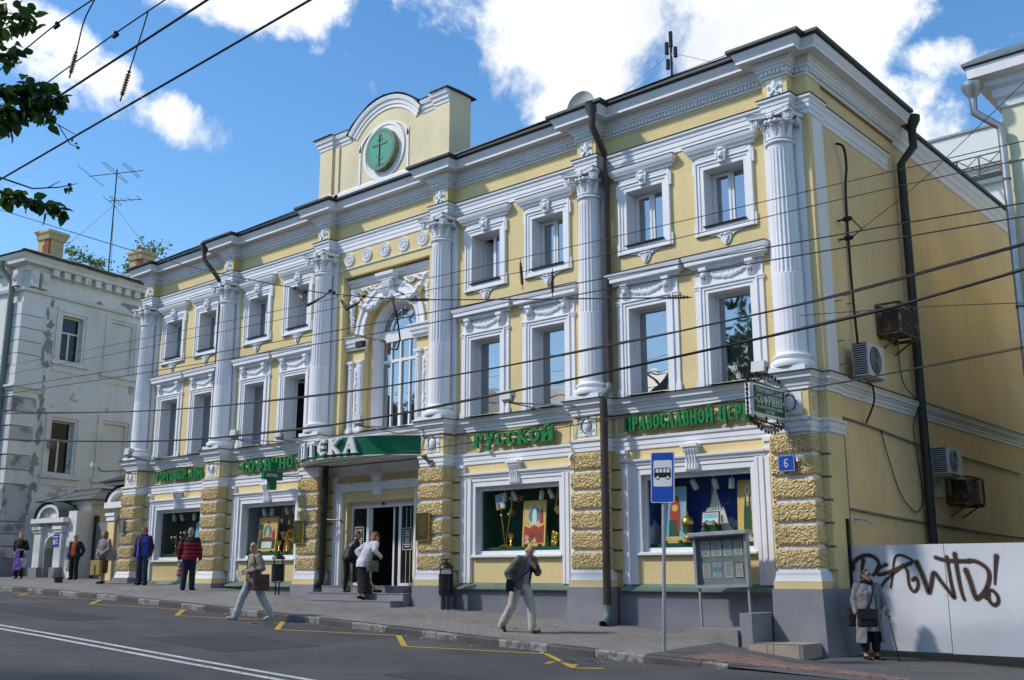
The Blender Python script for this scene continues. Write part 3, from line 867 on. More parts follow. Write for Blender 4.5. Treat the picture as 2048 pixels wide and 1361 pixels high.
# ---- rusticated piers under the columns
def rust_mesh(seed):
 r_ = random.Random(seed)
 w, y0, y1, z0, z1 = 0.425, -0.20, 0.20, 0.0, 0.345
 def h(x, z): # edge rounding
  return 1.0
 m = MB()
 # unrolled strip: left side, front, right side
 per = [(-w, y1)] + [(-w, y1 - (y1 - y0) * k / 14) for k in range(1, 14)] + [(-w + 2 * w * k / 34, y0) for k in range(0, 35)] + [(w, y0 + (y1 - y0) * k / 14) for k in range(1, 15)]
 nz = 14; rows = []
 for j in range(nz + 1):
  t = j / nz; row = []
  rr = 0.035 * (1 - min(1, min(t, 1 - t) / 0.14) ** 0.5)
  for i, (x, y) in enumerate(per):
   nx = 0; ny = 0
   if i < 14: nx = -1
   elif i > 48: nx = 1
   else: ny = -1
   if i == 14: nx, ny = -0.7, -0.7
   if i == 48: nx, ny = 0.7, -0.7
   d = r_.uniform(-0.016, 0.018) - rr
   if i in (14, 48): d -= 0.015
   if i in (0, len(per) - 1): d = -0.02
   e = 0.0 if j in (0, nz) else r_.uniform(-0.008, 0.008)
   row.append((x + nx * d + (0 if nx else r_.uniform(-0.007, 0.007)), y + ny * d, z0 + (z1 - z0) * t + e + (r_.uniform(-0.01, 0.006) if j == nz else (r_.uniform(-0.006, 0.008) if j == 0 else 0))))
  rows.append(m.pts(row))
 for a, b in zip(rows, rows[1:]):
  for k in range(len(per) - 1): m.face((a[k], a[k + 1], b[k + 1], b[k]))
 m.poly([m.v[k] for k in rows[0]][::-1]); m.poly([m.v[k] for k in rows[-1]])
 return m.mesh('rusticated_block', M['rust'], False)

rust_me = [rust_mesh(s) for s in range(5)]
RZ = [2.185, 1.77, 1.355, 0.938, 0.523, 0.108]
for i, c in enumerate(XC):
 core = MB().box(c - 0.375, c + 0.375, -0.137, WY + 0.01, 0.10, 2.56)
 pier = part('pier', core, M['white'])
 for k, z in enumerate(RZ):
  obj('rusticated_block', rust_me[(i * 2 + k) % 5], None, pier, loc=(c, 0, z))
  for s in (-1, 1):
   if (i == 0 and s < 0): continue
   a, b = sorted((c + s * 0.41, c + s * (0.62 if (i < 5 or s < 0) else 0.549)))
   obj('smooth_block', MB().box(a, b, 0.165, WY + 0.005, z - 0.012, z + 0.357), M['yellow'], pier)
 # moulded foot, yellow band, grey plinth
 gz_ = zside(c, -0.15)
 ft = MB().sweep([(c - 0.40, WY), (c - 0.40, -0.165), (c + 0.40, -0.165), (c + 0.40, WY)], [(0.0, -0.13), (0.055, -0.12), (0.035, -0.03), (0.03, 0.0), (0.035, 0.01), (0.03, 0.05), (0.0, 0.06), (0.0, 0.11)])
 ft.box(c - 0.395, c + 0.395, -0.16, 0.2, -0.12, 0.108)
 part('pier_foot', ft, M['white'])
 if i > 0:
  part('pier_band', MB().box(c - 0.465, c + 0.465, -0.235, WY + 0.01, -0.252, -0.115), M['yellow'])
 if i < 5:
  e = 0.0 if i < 3 else 0.004
  gb = MB().prism_x([(-0.27, gz_ - 0.5), (WY + 0.02, gz_ - 0.5), (WY + 0.02, -0.25 if i else -0.10), (-0.25, -0.25 if i else -0.10), (-0.265, (-0.26 if i else -0.11))], c - 0.49, c + 0.49)
 else:
  gb = MB()
  a = [(c - 0.49, -0.26), (c + 0.47, -0.26), (XR + 0.05, 0.05), (XR + 0.05, 1.15), (c - 0.49, 1.15)]
  t = gb.pts([(x, y, -0.25) for x, y in a]); u = gb.pts([(c - 0.49, -0.27, -1.9), (c + 0.55, -0.30, -1.9), (XR + 0.17, 0.03, -1.9), (XR + 0.17, 1.15, -1.9), (c - 0.49, 1.15, -1.9)])
  for k in range(5): gb.face((u[k], u[(k + 1) % 5], t[(k + 1) % 5], t[k]))
  gb.face(t)
  gb.box(XR - 0.1, XR + 0.048, 0.75, 1.12, -0.27, 0.0)
 part('plinth', gb, M['grey'])

# pedestal faces in the sign frieze: yellow block with carved tablet and framed sides
for i, c in enumerate(XC):
 pb = part('pedestal', MB().box(c - 0.375, c + 0.375, -0.137, WY + 0.01, 2.80, 3.345), M['yellow'])
 r = MB().box(c - 0.245, c + 0.245, -0.152, -0.136, 2.885, 3.30)
 for k in range(2): r.tube([(c + 0.24 * math.cos(R(a)), -0.155, 3.09 + 0.2 * math.sin(R(a))) for a in range(0, 360, 15)] if k < 0 else [(c + 0.13 * math.cos(R(a)), -0.155, 3.10 + 0.155 * math.sin(R(a))) for a in range(0, 360, 20)], 0.016, 5, close=True)
 r.sphere((c, -0.15, 3.11), (0.095, 0.05, 0.125), 12, 8)
 rr = random.Random(i)
 for k in range(16):
  a = R(rr.uniform(0, 360)); q = rr.uniform(0.16, 0.21)
  x_, z_ = c + q * math.cos(a) * 1.05, 3.09 + q * math.sin(a) * 0.9
  r.tube([(x_ - 0.03 * math.sin(a), -0.155, z_ + 0.03 * math.cos(a)), (x_, -0.165, z_), (x_ + 0.035 * math.sin(a + 0.6), -0.155, z_ - 0.035 * math.cos(a + 0.6))], 0.014, 5)
 obj('relief', r, M['white'], pb, 40)
 fr = MB()
 for xs_ in ([c + 0.375] if i == 0 else [c + 0.375]):
  for (y0, y1, z0, z1) in ((-0.06, 0.20, 3.24, 3.27), (-0.06, 0.20, 2.89, 2.92), (-0.06, -0.03, 2.92, 3.24), (0.17, 0.20, 2.92, 3.24)):
   fr.box(xs_ - 0.002, xs_ + 0.006, y0, y1, z0, z1)
 obj('frame', fr, M['white'], pb)
 for s in (-1, 1):
  if (i == 0 and s < 0) or (i == 5 and s > 0): continue
  a = c + s * 0.47 if s > 0 else c - 0.47 - 0.26
  m = MB()
  for (x0, x1, z0, z1) in ((a, a + 0.26, 3.24, 3.27), (a, a + 0.26, 2.89, 2.92), (a, a + 0.03, 2.92, 3.24), (a + 0.23, a + 0.26, 2.92, 3.24)):
   m.box(x0, x1, WY - 0.008, WY + 0.001, z0, z1)
  obj('frame', m, M['white'], pb)
# sunk sign panels: slim frames
for b in range(5):
 a, d = XC[b] + 0.78, XC[b + 1] - 0.78
 m = MB()
 for q in ((a, d, 3.275, 3.30), (a, d, 2.85, 2.875), (a, a + 0.025, 2.875, 3.275), (d - 0.025, d, 2.875, 3.275)):
  m.box(q[0], q[1], WY - 0.018, WY + 0.001, q[2], q[3])
 part('sign_panel_frame', m, M['yellow'])

# ---- upper windows. local coordinates: x from the window axis, y from the wall face, z absolute
def win3_surround():
 m = MB(); z0, z1, h = WIN3
 gy = 0.34
 # reveal
 m.quad((-h, 0, z0), (-h, gy, z0), (-h, gy, z1), (-h, 0, z1)); m.quad((h, gy, z0), (h, 0, z0), (h, 0, z1), (h, gy, z1))
 m.quad((-h, gy, z1), (h, gy, z1), (h, 0, z1), (-h, 0, z1)); m.quad((-h, 0, z0), (h, 0, z0), (h, gy, z0), (-h, gy, z0))
 # architrave in two steps
 def frame(a, b, p):
  m.box(-h - b, -h - a, -p, 0, z0 - a * 1.0, z1 + a); m.box(h + a, h + b, -p, 0, z0 - a, z1 + a)
  m.box(-h - b, h + b, -p, 0, z1 + a, z1 + b); m.box(-h - b, h + b, -p, 0, z0 - b, z0 - a)
 frame(0.0, 0.09, 0.03); frame(0.09, 0.155, 0.05); frame(0.155, 0.20, 0.075)
 # ears at the top and the foot
 for s in (-1, 1):
  a, b = sorted((s * (h + 0.20), s * (h + 0.245)))
  m.box(a, b, -0.065, 0, z1 - 0.10, z1 + 0.20); m.box(a, b, -0.055, 0, z0 - 0.20, z0 + 0.06)
 m.box(-h - 0.19, h + 0.19, -0.045, 0, z1 + 0.20, z1 + 0.30)
 m.box(-h - 0.10, h + 0.10, -0.055, 0, z1 + 0.235, z1 + 0.27)
 # cornice
 pr = [(0.0, z1 + 0.30), (0.06, z1 + 0.31), (0.075, z1 + 0.36), (0.11, z1 + 0.38), (0.13, z1 + 0.43), (0.155, z1 + 0.46), (0.165, z1 + 0.535), (0.0, z1 + 0.56)]
 m.sweep([(-h - 0.22, 0.0), (-h - 0.22, -0.03), (h + 0.22, -0.03), (h + 0.22, 0.0)], pr)
 m.cur = 1
 m.sweep([(-h - 0.22, 0.0), (-h - 0.22, -0.03), (h + 0.22, -0.03), (h + 0.22, 0.0)], [(0.0, z1 + 0.56), (0.175, z1 + 0.536), (0.178, z1 + 0.546), (0.0, z1 + 0.575)])
 m.cur = 0
 # keystone with a lion mask
 m.prism_y([(-0.085, z1 + 0.06), (0.085, z1 + 0.06), (0.115, z1 + 0.34), (-0.115, z1 + 0.34)], -0.115, 0)
 m.sphere((0, -0.12, z1 + 0.20), (0.075, 0.05, 0.085), 10, 8)
 m.sphere((0, -0.165, z1 + 0.165), (0.03, 0.03, 0.035), 8, 6)
 for s in (-1, 1):
  m.sphere((s * 0.075, -0.12, z1 + 0.25), 0.035, 8, 6); m.tube([(s * 0.09, -0.11, z1 + 0.30), (s * 0.12, -0.12, z1 + 0.27), (s * 0.10, -0.12, z1 + 0.22), (s * 0.09, -0.115, z1 + 0.12)], 0.02, 6)
  m.sphere((s * 0.03, -0.165, z1 + 0.225), 0.014, 6, 5)
 m.sphere((0, -0.12, z1 + 0.33), (0.10, 0.04, 0.035), 10, 6)
 # apron with a shell pendant
 zb = z0 - 0.20
 m.prism_y([(-0.40, zb), (-0.36, zb - 0.035), (-0.22, zb - 0.055), (-0.13, zb - 0.11), (-0.10, zb - 0.19), (-0.05, zb - 0.255), (0, zb - 0.275), (0.05, zb - 0.255), (0.10, zb - 0.19), (0.13, zb - 0.11), (0.22, zb - 0.055), (0.36, zb - 0.035), (0.40, zb)], -0.035, 0)
 for k in range(5):
  a = R(-60 + 30 * k); m.tube([(0, -0.045, zb - 0.24), (0.05 * math.sin(a), -0.055, zb - 0.16), (0.085 * math.sin(a), -0.045, zb - 0.10 + 0.02 * math.cos(a))], 0.014, 5)
 for s in (-1, 1): m.tube([(s * 0.04, -0.045, zb - 0.05), (s * 0.10, -0.055, zb - 0.035), (s * 0.13, -0.05, zb - 0.06), (s * 0.10, -0.05, zb - 0.08)], 0.016, 5)
 m.sphere((0, -0.045, zb - 0.05), (0.04, 0.025, 0.03), 8, 6)
 return m.mesh('window', [M['white'], M['flash']], 35)

def win2_surround():
 m = MB(); z0, z1, h = WIN2
 gy = 0.30
 m.quad((-h, 0, z0 - 0.05), (-h, gy, z0 - 0.05), (-h, gy, z1), (-h, 0, z1)); m.quad((h, gy, z0 - 0.05), (h, 0, z0 - 0.05), (h, 0, z1), (h, gy, z1))
 m.quad((-h, gy, z1), (h, gy, z1), (h, 0, z1), (-h, 0, z1))
 def frame(a, b, p):
  m.box(-h - b, -h - a, -p, 0, z0 - 0.06, z1 + a); m.box(h + a, h + b, -p, 0, z0 - 0.06, z1 + a); m.box(-h - b, h + b, -p, 0, z1 + a, z1 + b)
 frame(0.0, 0.075, 0.03); frame(0.075, 0.14, 0.05); frame(0.14, 0.175, 0.075)
 # outer pilaster strips with little feet and caps
 for s in (-1, 1):
  a, b = sorted((s * (h + 0.175), s * (h + 0.29)))
  m.box(a, b, -0.04, 0, z0 - 0.06, z1 + 0.12)
  a2, b2 = sorted((s * (h + 0.165), s * (h + 0.315)))
  m.box(a2, b2, -0.06, 0, z0 - 0.06, z0 + 0.10); m.box(a2, b2, -0.055, 0, z1 + 0.10, z1 + 0.15); m.box(a2, b2, -0.07, 0, z1 + 0.15, z1 + 0.19)
  # consoles
  cxn = s * (h + 0.05)
  m.prism_x([(0, z1 + 0.20), (-0.06, z1 + 0.22), (-0.075, z1 + 0.30), (-0.12, z1 + 0.42), (-0.16, z1 + 0.47), (-0.16, z1 + 0.53), (0, z1 + 0.53)], cxn - 0.085, cxn + 0.085)
  for t in (-0.05, 0.0, 0.05): m.tube([(cxn + t, -0.07, z1 + 0.225), (cxn + t, -0.085, z1 + 0.30), (cxn + t, -0.13, z1 + 0.42), (cxn + t, -0.165, z1 + 0.475)], 0.016, 5)
  m.sphere((cxn, -0.12, z1 + 0.38), (0.05, 0.04, 0.07), 8, 6)
 m.box(-h - 0.29, h + 0.29, -0.03, 0, z1 + 0.18, z1 + 0.53)
 # garland
 rr = random.Random(3)
 for k in range(26):
  t = -1 + 2 * k / 25; x_ = t * (h - 0.06); zz = z1 + 0.30 + 0.10 * t * t + rr.uniform(-0.015, 0.02)
  m.sphere((x_, -0.045, zz), (0.038, 0.035, 0.05 * (1.2 - 0.4 * abs(t))), 7, 5)
  if k % 2 == 0: m.sphere((x_ + rr.uniform(-0.02, 0.02), -0.04, zz + 0.075), (0.025, 0.02, 0.025), 6, 4)
 # dentil strip and cornice
 for k in range(18):
  xk = -h - 0.02 + (2 * h + 0.04) * k / 17; m.box(xk - 0.018, xk + 0.018, -0.115, -0.03, z1 + 0.495, z1 + 0.545)
 pr = [(0.0, z1 + 0.53), (0.05, z1 + 0.54), (0.06, z1 + 0.58), (0.12, z1 + 0.60), (0.145, z1 + 0.605), (0.145, z1 + 0.69), (0.165, z1 + 0.70), (0.19, z1 + 0.77), (0.195, z1 + 0.80), (0.0, z1 + 0.82)]
 pth = [(-h - 0.29, 0.0), (-h - 0.29, -0.06), (h + 0.29, -0.06), (h + 0.29, 0.0)]
 m.sweep(pth, pr)
 m.cur = 1
 m.sweep(pth, [(0.0, z1 + 0.82), (0.205, z1 + 0.80), (0.208, z1 + 0.812), (0.0, z1 + 0.845)])
 m.cur = 2
 m.quad((-h - 0.02, -0.30, z0 - 0.07), (h + 0.02, -0.30, z0 - 0.07), (h, gy, z0 + 0.01), (-h, gy, z0 + 0.01))
 return m.mesh('window', [M['white'], M['flash'], M['gutter']], 35)

def sash(x0, x1, z0, z1, y, w=0.055, d=0.05):
 m = MB()
 m.box(x0, x0 + w, y, y + d, z0, z1); m.box(x1 - w, x1, y, y + d, z0, z1); m.box(x0 + w, x1 - w, y, y + d, z0, z0 + w); m.box(x0 + w, x1 - w, y, y + d, z1 - w, z1)
 return m

w3_me = win3_surround(); w2_me = win2_surround()
h3, h2 = WIN3[2], WIN2[2]
f3 = sash(-h3 + 0.004, h3 - 0.004, WIN3[0] + 0.004, WIN3[1] - 0.004, 0.31, 0.05, 0.06)
f3.box(-0.045, 0.045, 0.315, 0.365, WIN3[0] + 0.05, WIN3[1] - 0.05)
f3_me = f3.mesh('frame', M['pvc'])
f3s_me = sash(-h3 + 0.05, -0.02, WIN3[0] + 0.05, WIN3[1] - 0.05, 0.295, 0.055, 0.05).mesh('sash', M['pvc'])
p3_me = MB().box(-h3 + 0.05, h3 - 0.05, 0.34, 0.348, WIN3[0] + 0.05, WIN3[1] - 0.05).mesh('pane', M['pane'])
p3h_me = MB().box(0.04, h3 - 0.05, 0.34, 0.348, WIN3[0] + 0.05, WIN3[1] - 0.05).mesh('pane', M['pane'])
s3_me = MB().prism_x([(-0.10, WIN3[0] - 0.02), (-0.10, WIN3[0] - 0.008), (0.31, WIN3[0] + 0.03), (0.31, WIN3[0] + 0.004), (-0.09, WIN3[0] - 0.03)], -h3 - 0.02, h3 + 0.02).mesh('sill', M['flash'])
f2_me = sash(-h2 + 0.004, h2 - 0.004, WIN2[0] + 0.0, WIN2[1] - 0.004, 0.275, 0.06, 0.06).mesh('frame', M['pvc'])
p2_me = MB().box(-h2 + 0.06, h2 - 0.06, 0.305, 0.313, WIN2[0] + 0.06, WIN2[1] - 0.06).mesh('pane', M['pane'])
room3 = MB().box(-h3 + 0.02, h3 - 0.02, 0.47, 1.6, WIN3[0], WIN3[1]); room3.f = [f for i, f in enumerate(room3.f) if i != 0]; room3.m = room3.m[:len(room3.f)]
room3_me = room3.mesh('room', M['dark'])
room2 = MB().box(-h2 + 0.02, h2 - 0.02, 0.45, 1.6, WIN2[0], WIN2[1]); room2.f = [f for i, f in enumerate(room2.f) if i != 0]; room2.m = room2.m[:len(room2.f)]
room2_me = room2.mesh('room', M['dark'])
sash3o = sash(0.0, 0.42, WIN3[0] + 0.05, WIN3[1] - 0.05, 0.0, 0.055, 0.05).box(0.05, 0.37, 0.02, 0.028, WIN3[0] + 0.1, WIN3[1] - 0.1).mesh('sash', M['pvc'])
sash2o = sash(0.0, 0.85, WIN2[0] + 0.06, WIN2[1] - 0.06, 0.0, 0.06, 0.05).mesh('sash', M['pvc'])
for b in bays_w:
 for s in (-1, 1):
  cx = MID[b] + s * 0.985
  o = obj('window', w3_me, None, B, loc=(cx, WY, 0))
  op3 = (b == 3 and s == -1) or (b == 1 and s == 1)
  sub('frame', f3_me, None, o); sub('sill', s3_me, None, o)
  if op3:
   sub('pane', p3h_me, None, o); sub('room', room3_me, None, o)
   q = sub('open_sash', sash3o, None, o); q.location = (-h3 + 0.06, 0.37, 0); q.rotation_euler.z = R(62)
  else:
   sub('pane', p3_me, None, o); sub('sash', f3s_me, None, o)
  o = obj('window', w2_me, None, B, loc=(cx, WY, 0))
  sub('frame', f2_me, None, o)
  if b == 1 and s == 1:
   sub('room', room2_me, None, o)
   q = sub('open_sash', sash2o, None, o); q.location = (-h2 + 0.06, 0.34, 0); q.rotation_euler.z = R(70)
  else:
   sub('pane', p2_me, None, o)

# ---- centre bay: medallion frieze, deep panel and arched window
cx = MID[2]
m = MB()
RY = 0.52           # bottom of the sunk panel
for s in (-1, 1):
 m.quad((cx - 1.72, WY, 3.70), (cx - 1.72, RY, 3.70), (cx - 1.72, RY, 8.12), (cx - 1.72, WY, 8.12)) if s < 0 else m.quad((cx + 1.72, RY, 3.70), (cx + 1.72, WY, 3.70), (cx + 1.72, WY, 8.12), (cx + 1.72, RY, 8.12))
m.quad((cx - 1.72, RY, 8.12), (cx + 1.72, RY, 8.12), (cx + 1.72, WY, 8.12), (cx - 1.72, WY, 8.12))
# sunk face with an arched hole (radius 1.02 at the front)
ZS = 6.42; RA = 1.03
def arch_pts(r, n=28): return [(cx + r * math.cos(math.pi * k / n), ZS + r * math.sin(math.pi * k / n)) for k in range(n + 1)]
A = arch_pts(RA)
for (xa, za), (xb, zb) in zip(A, A[1:]):
 m.quad((xb, RY, zb), (xa, RY, za), (xa, RY, 8.12), (xb, RY, 8.12))
for s in (-1, 1):
 a, b = sorted((cx + s * RA, cx + s * 1.72))
 m.quad((a, RY, 3.66), (b, RY, 3.66), (b, RY, 8.12 if False else ZS), (a, RY, ZS))
 m.quad((a, RY, ZS), (b, RY, ZS), (b, RY, 8.12), (a, RY, 8.12)) if False else None
 a2, b2 = sorted((cx + s * RA, cx + s * 1.72)); m.quad((a2, RY, ZS), (b2, RY, ZS), (b2, RY, 8.12), (a2, RY, 8.12))
# soffit of the arch, yellow
for (xa, za), (xb, zb) in zip(A, A[1:]):
 m.quad((xa, RY, za), (xb, RY, zb), (xb, 0.68, zb), (xa, 0.68, za))
for s in (-1, 1): m.quad((cx + s * RA, RY, 3.66), (cx + s * RA, 0.68, 3.66), (cx + s * RA, 0.68, ZS), (cx + s * RA, RY, ZS))
Ai = arch_pts(0.86)
for (xa, za), (xb, zb), (xc, zc), (xd, zd) in zip(A, A[1:], Ai, Ai[1:]): m.quad((xc, 0.68, zc), (xa, 0.68, za), (xb, 0.68, zb), (xd, 0.68, zd))
for s in (-1, 1):
 a, b = sorted((cx + s * 0.86, cx + s * RA)); m.quad((a, 0.68, 3.66), (b, 0.68, 3.66), (b, 0.68, ZS), (a, 0.68, ZS))
part('niche', m, M['yellow'])
# white jamb splay down to the window
m = MB(); Ag = arch_pts(0.76)
for (xa, za), (xb, zb), (xc, zc), (xd, zd) in zip(Ai, Ai[1:], Ag, Ag[1:]): m.quad((xa, 0.68, za), (xb, 0.68, zb), (xd, 0.95, zd), (xc, 0.95, zc))
for s in (-1, 1): m.quad((cx + s * 0.86, 0.68, 3.66), (cx + s * 0.76, 0.95, 3.66), (cx + s * 0.76, 0.95, ZS), (cx + s * 0.86, 0.68, ZS))
m.quad((cx - 1.0, 0.2, 3.72), (cx + 1.0, 0.2, 3.72), (cx + 0.8, 0.98, 3.82), (cx - 0.8, 0.98, 3.82))
aw = part('arched_window', m, M['white'], 30)
tag(aw, 'arched window of the middle bay')
fr = MB()
gy = 0.93
def bar(x0, x1, z0, z1, d=0.06): fr.box(cx + x0, cx + x1, gy - d / 2, gy + d / 2, z0, z1)
bar(-0.76, -0.69, 3.80, ZS); bar(0.69, 0.76, 3.80, ZS); bar(-0.69, 0.69, 3.80, 3.87)
bar(-0.69, 0.69, 6.20, 6.50, 0.10)
bar(-0.69, 0.69, 5.62, 5.70); bar(-0.045, 0.045, 3.87, 5.62); bar(-0.025, 0.025, 5.70, 6.20, 0.05)
for s in (-0.36, 0.36): bar(s - 0.022, s + 0.022, 3.87, 5.62, 0.04); bar(s - 0.022, s + 0.022, 5.70, 6.20, 0.04)
fr.tube([(cx + 0.735 * math.cos(R(a)), gy, ZS + 0.735 * math.sin(R(a))) for a in range(0, 181, 6)], 0.035, 6)
fr.tube([(cx + 0.36 * math.cos(R(a)), gy, ZS + 0.09 + 0.36 * math.sin(R(a))) for a in range(0, 181, 10)], 0.02, 6)
for a in (45, 90, 135): fr.beam((cx + 0.36 * math.cos(R(a)), gy, ZS + 0.09 + 0.36 * math.sin(R(a))), (cx + 0.72 * math.cos(R(a)), gy, ZS + 0.72 * math.sin(R(a))), 0.03, 0.03)
obj('frame', fr, M['pvc'], aw)
gp = MB().box(cx - 0.69, cx + 0.69, gy + 0.02, gy + 0.026, 3.85, 6.2)
Gp = arch_pts(0.73, 20)
gp.poly([(x_, gy + 0.02, z_) for x_, z_ in Gp])
obj('pane', gp, M['pane'], aw)
# archivolt, imposts, small pilasters, keystone, garlands
m = MB()
def ringarch(r0, r1, y0, y1, n=32):
 for k in range(n):
  a, b = math.pi * k / n, math.pi * (k + 1) / n
  P4 = lambda r, t, y: (cx + r * math.cos(t), y, ZS + r * math.sin(t))
  m.quad(P4(r0, b, y0), P4(r0, a, y0), P4(r1, a, y0), P4(r1, b, y0)); m.quad(P4(r1, b, y0), P4(r1, a, y0), P4(r1, a, y1), P4(r1, b, y1)); m.quad(P4(r0, a, y0), P4(r0, b, y0), P4(r0, b, y1), P4(r0, a, y1))
ringarch(1.06, 1.14, RY - 0.05, RY); ringarch(1.14, 1.28, RY - 0.03, RY); ringarch(1.28, 1.37, RY - 0.075, RY)
part('archivolt', m, M['white'])
for s in (-1, 1):
 m = MB()
 a, b = sorted((cx + s * 0.98, cx + s * 1.70))
 m.sweep([(a, RY), (a, RY - 0.06), (b, RY - 0.06), (b, RY)], [(0, 6.03), (0.015, 6.04), (0.015, 6.10), (0.05, 6.12), (0.05, 6.20), (0.09, 6.23), (0.10, 6.31), (0.13, 6.36), (0.13, 6.40), (0, 6.41)])
 for k in range(14): xk = a + (b - a) * (k + 0.5) / 14; m.box(xk - 0.015, xk + 0.015, RY - 0.14, RY - 0.06, 6.12, 6.17)
 im = part('impost', m, M['white'])
 for t in (1.14, 1.55):
  m = MB(); xk = cx + s * t; yk = RY
  m.box(xk - 0.13, xk + 0.13, yk - 0.12, yk, 3.70, 3.80); m.box(xk - 0.115, xk + 0.115, yk - 0.105, yk, 3.80, 3.86)
  m.lathe([(0.095, 3.86), (0.09, 3.9), (0.085, 5.50), (0.10, 5.52), (0.10, 5.55), (0.085, 5.57), (0.10, 5.66)], (xk, yk, 0), 16, 180, 360)
  m.box(xk - 0.125, xk + 0.125, yk - 0.11, yk, 5.66, 5.73)
  for g in range(5):
   an = R(205 + 32 * g); m.tube([(xk + 0.09 * math.cos(an), yk + 0.09 * math.sin(an), 3.92), (xk + 0.086 * math.cos(an), yk + 0.086 * math.sin(an), 5.48)], 0.012, 5)
  part('small_pilaster', m, M['white'], 35)
 m = MB(); xk = cx + s * 1.345
 m.box(xk - 0.075, xk + 0.075, RY - 0.02, RY, 3.78, 5.60)
 rr = random.Random(5)
 for k in range(26): m.sphere((xk + rr.uniform(-0.025, 0.025), RY - 0.03, 3.95 + k * 0.06), (0.04, 0.03, 0.045), 7, 5)
 part('carved_strip', m, M['white'], 40)
 m = MB().box(cx + s * 1.6 - 0.05, cx + s * 1.6 + 0.05, RY - 0.03, RY, 6.50, 7.85)
 part('panel_strip', m, M['white'])
part('panel_cornice', MB().sweep([(cx - 1.70, RY), (cx + 1.70, RY)], [(0, 7.86), (0.04, 7.87), (0.05, 7.93), (0.11, 7.97), (0.12, 8.05), (0, 8.06)]), M['white'])
m = MB()
m.prism_x([(RY, 7.38), (RY - 0.08, 7.36), (RY - 0.16, 7.45), (RY - 0.20, 7.62), (RY - 0.20, 7.78), (RY, 7.80)], cx - 0.19, cx + 0.19)
for t in (-0.14, -0.07, 0.0, 0.07, 0.14): m.tube([(cx + t, RY - 0.10, 7.36), (cx + t, RY - 0.18, 7.46), (cx + t, RY - 0.215, 7.62), (cx + t, RY - 0.21, 7.74)], 0.03, 6)
m.sweep([(cx - 0.26, RY), (cx - 0.26, RY - 0.20), (cx + 0.26, RY - 0.20), (cx + 0.26, RY)], [(0, 7.78), (0.02, 7.79), (0.03, 7.85), (0.09, 7.90), (0.10, 7.99), (0, 8.0)])
for k in range(14):
 a = rnd.uniform(0, 6.28); m.sphere((cx + 0.16 * math.cos(a), RY - 0.14, 7.38 + 0.12 * math.sin(a)), 0.06, 7, 5)
part('keystone', m, M['white'], 40)
m = MB(); rr = random.Random(9)
for s in (-1, 1):
 # thick swag following the arch, ribbons to the corner and a hanging drop
 for k in range(46):
  t = k / 45; xk = cx + s * (0.12 + 1.36 * t); zk = 7.45 - 0.42 * math.sin(math.pi * t) + 0.24 * t
  m.sphere((xk, RY - 0.11 + rr.uniform(-0.02, 0.02), zk + rr.uniform(-0.04, 0.04)), rr.uniform(0.05, 0.085), 7, 5)
 for k in range(22):
  t = k / 21; m.sphere((cx + s * 1.50 + rr.uniform(-0.04, 0.04), RY - 0.07, 7.66 - t * 1.0 + rr.uniform(-0.02, 0.02)), 0.075 * (1.15 - 0.75 * abs(t - 0.3)), 7, 5)
 m.tube([(cx + s * (0.2 + 1.25 * t / 20), RY - 0.05 - 0.02 * math.sin(t), 7.60 + 0.10 * t / 20 + 0.06 * math.sin(t * 1.1)) for t in range(21)], 0.032, 6)
 m.tube([(cx + s * (0.55 + 0.85 * t / 12), RY - 0.05, 7.72 + 0.04 * math.cos(t * 1.4)) for t in range(13)], 0.026, 6)
 m.beam((cx + s * 0.5, RY - 0.015, 7.78), (cx + s * 1.62, RY - 0.015, 7.78), 0.03, 0.03)
part('garland', m, M['white'], 50)
# five rosettes and the string below them
part('rosette_string', MB().sweep([(XC[2] + 0.41, WY), (XC[3] - 0.41, WY)], [(0, 8.33), (0.035, 8.34), (0.04, 8.37), (0, 8.385)]), M['white'])
ro_ = MB().lathe([(0.0, -0.045), (0.03, -0.045), (0.045, -0.03), (0.15, -0.035), (0.17, -0.05), (0.185, -0.045), (0.195, 0.0)], (0, 0, 0), 28, axis='y')
for k in range(8):
 a = R(45 * k); ro_.sphere((0.085 * math.cos(a), -0.04, 0.085 * math.sin(a)), (0.035, 0.022, 0.035), 7, 5); ro_.sphere((0.125 * math.cos(a + 0.39), -0.04, 0.125 * math.sin(a + 0.39)), (0.022, 0.018, 0.022), 6, 4)
ro_me = ro_.mesh('rosette', M['white'], 40)
for k in range(5): obj('rosette', ro_me, None, B, loc=(cx + (k - 2) * 0.735, WY, 8.615))

# ---- attic with the round medallion
AY = 0.06
att = MB()
AR = 1.88; AZ = 12.99 - AR
ACX = cx + 0.07
def arc_z(dx): return AZ + math.sqrt(max(0.0, AR * AR - dx * dx))
n = 30
top = [(ACX - 1.48 + 2.96 * k / n) for k in range(n + 1)]
poly = [(cx - 2.64, 10.20), (cx + 2.60, 10.20), (cx + 2.60, 12.20), (ACX + 1.48, 12.20)] + [(x_, arc_z(x_ - ACX) - 0.05) for x_ in top[::-1]] + [(ACX - 1.48, 12.20), (cx - 2.64, 12.20)]
att.prism_y(poly, AY + 0.05, 0.80)
attic = part('attic', att, M['cream'])
for a, b, y0, y1, zt in ((cx - 2.69, cx - 2.14, AY - 0.04, 0.82, 12.12), (cx + 2.09, cx + 2.62, AY - 0.04, 0.82, 12.412), (cx - 2.04, cx - 1.88, AY, 0.4, 12.05)):
 obj('post', MB().box(a, b, y0, y1, 10.45, zt), M['cream'], attic)
m = MB()
cp = [(0, 12.06), (0.02, 12.07), (0.03, 12.14), (0.06, 12.17), (0.07, 12.24), (0.11, 12.29), (0.14, 12.40), (0, 12.42)]
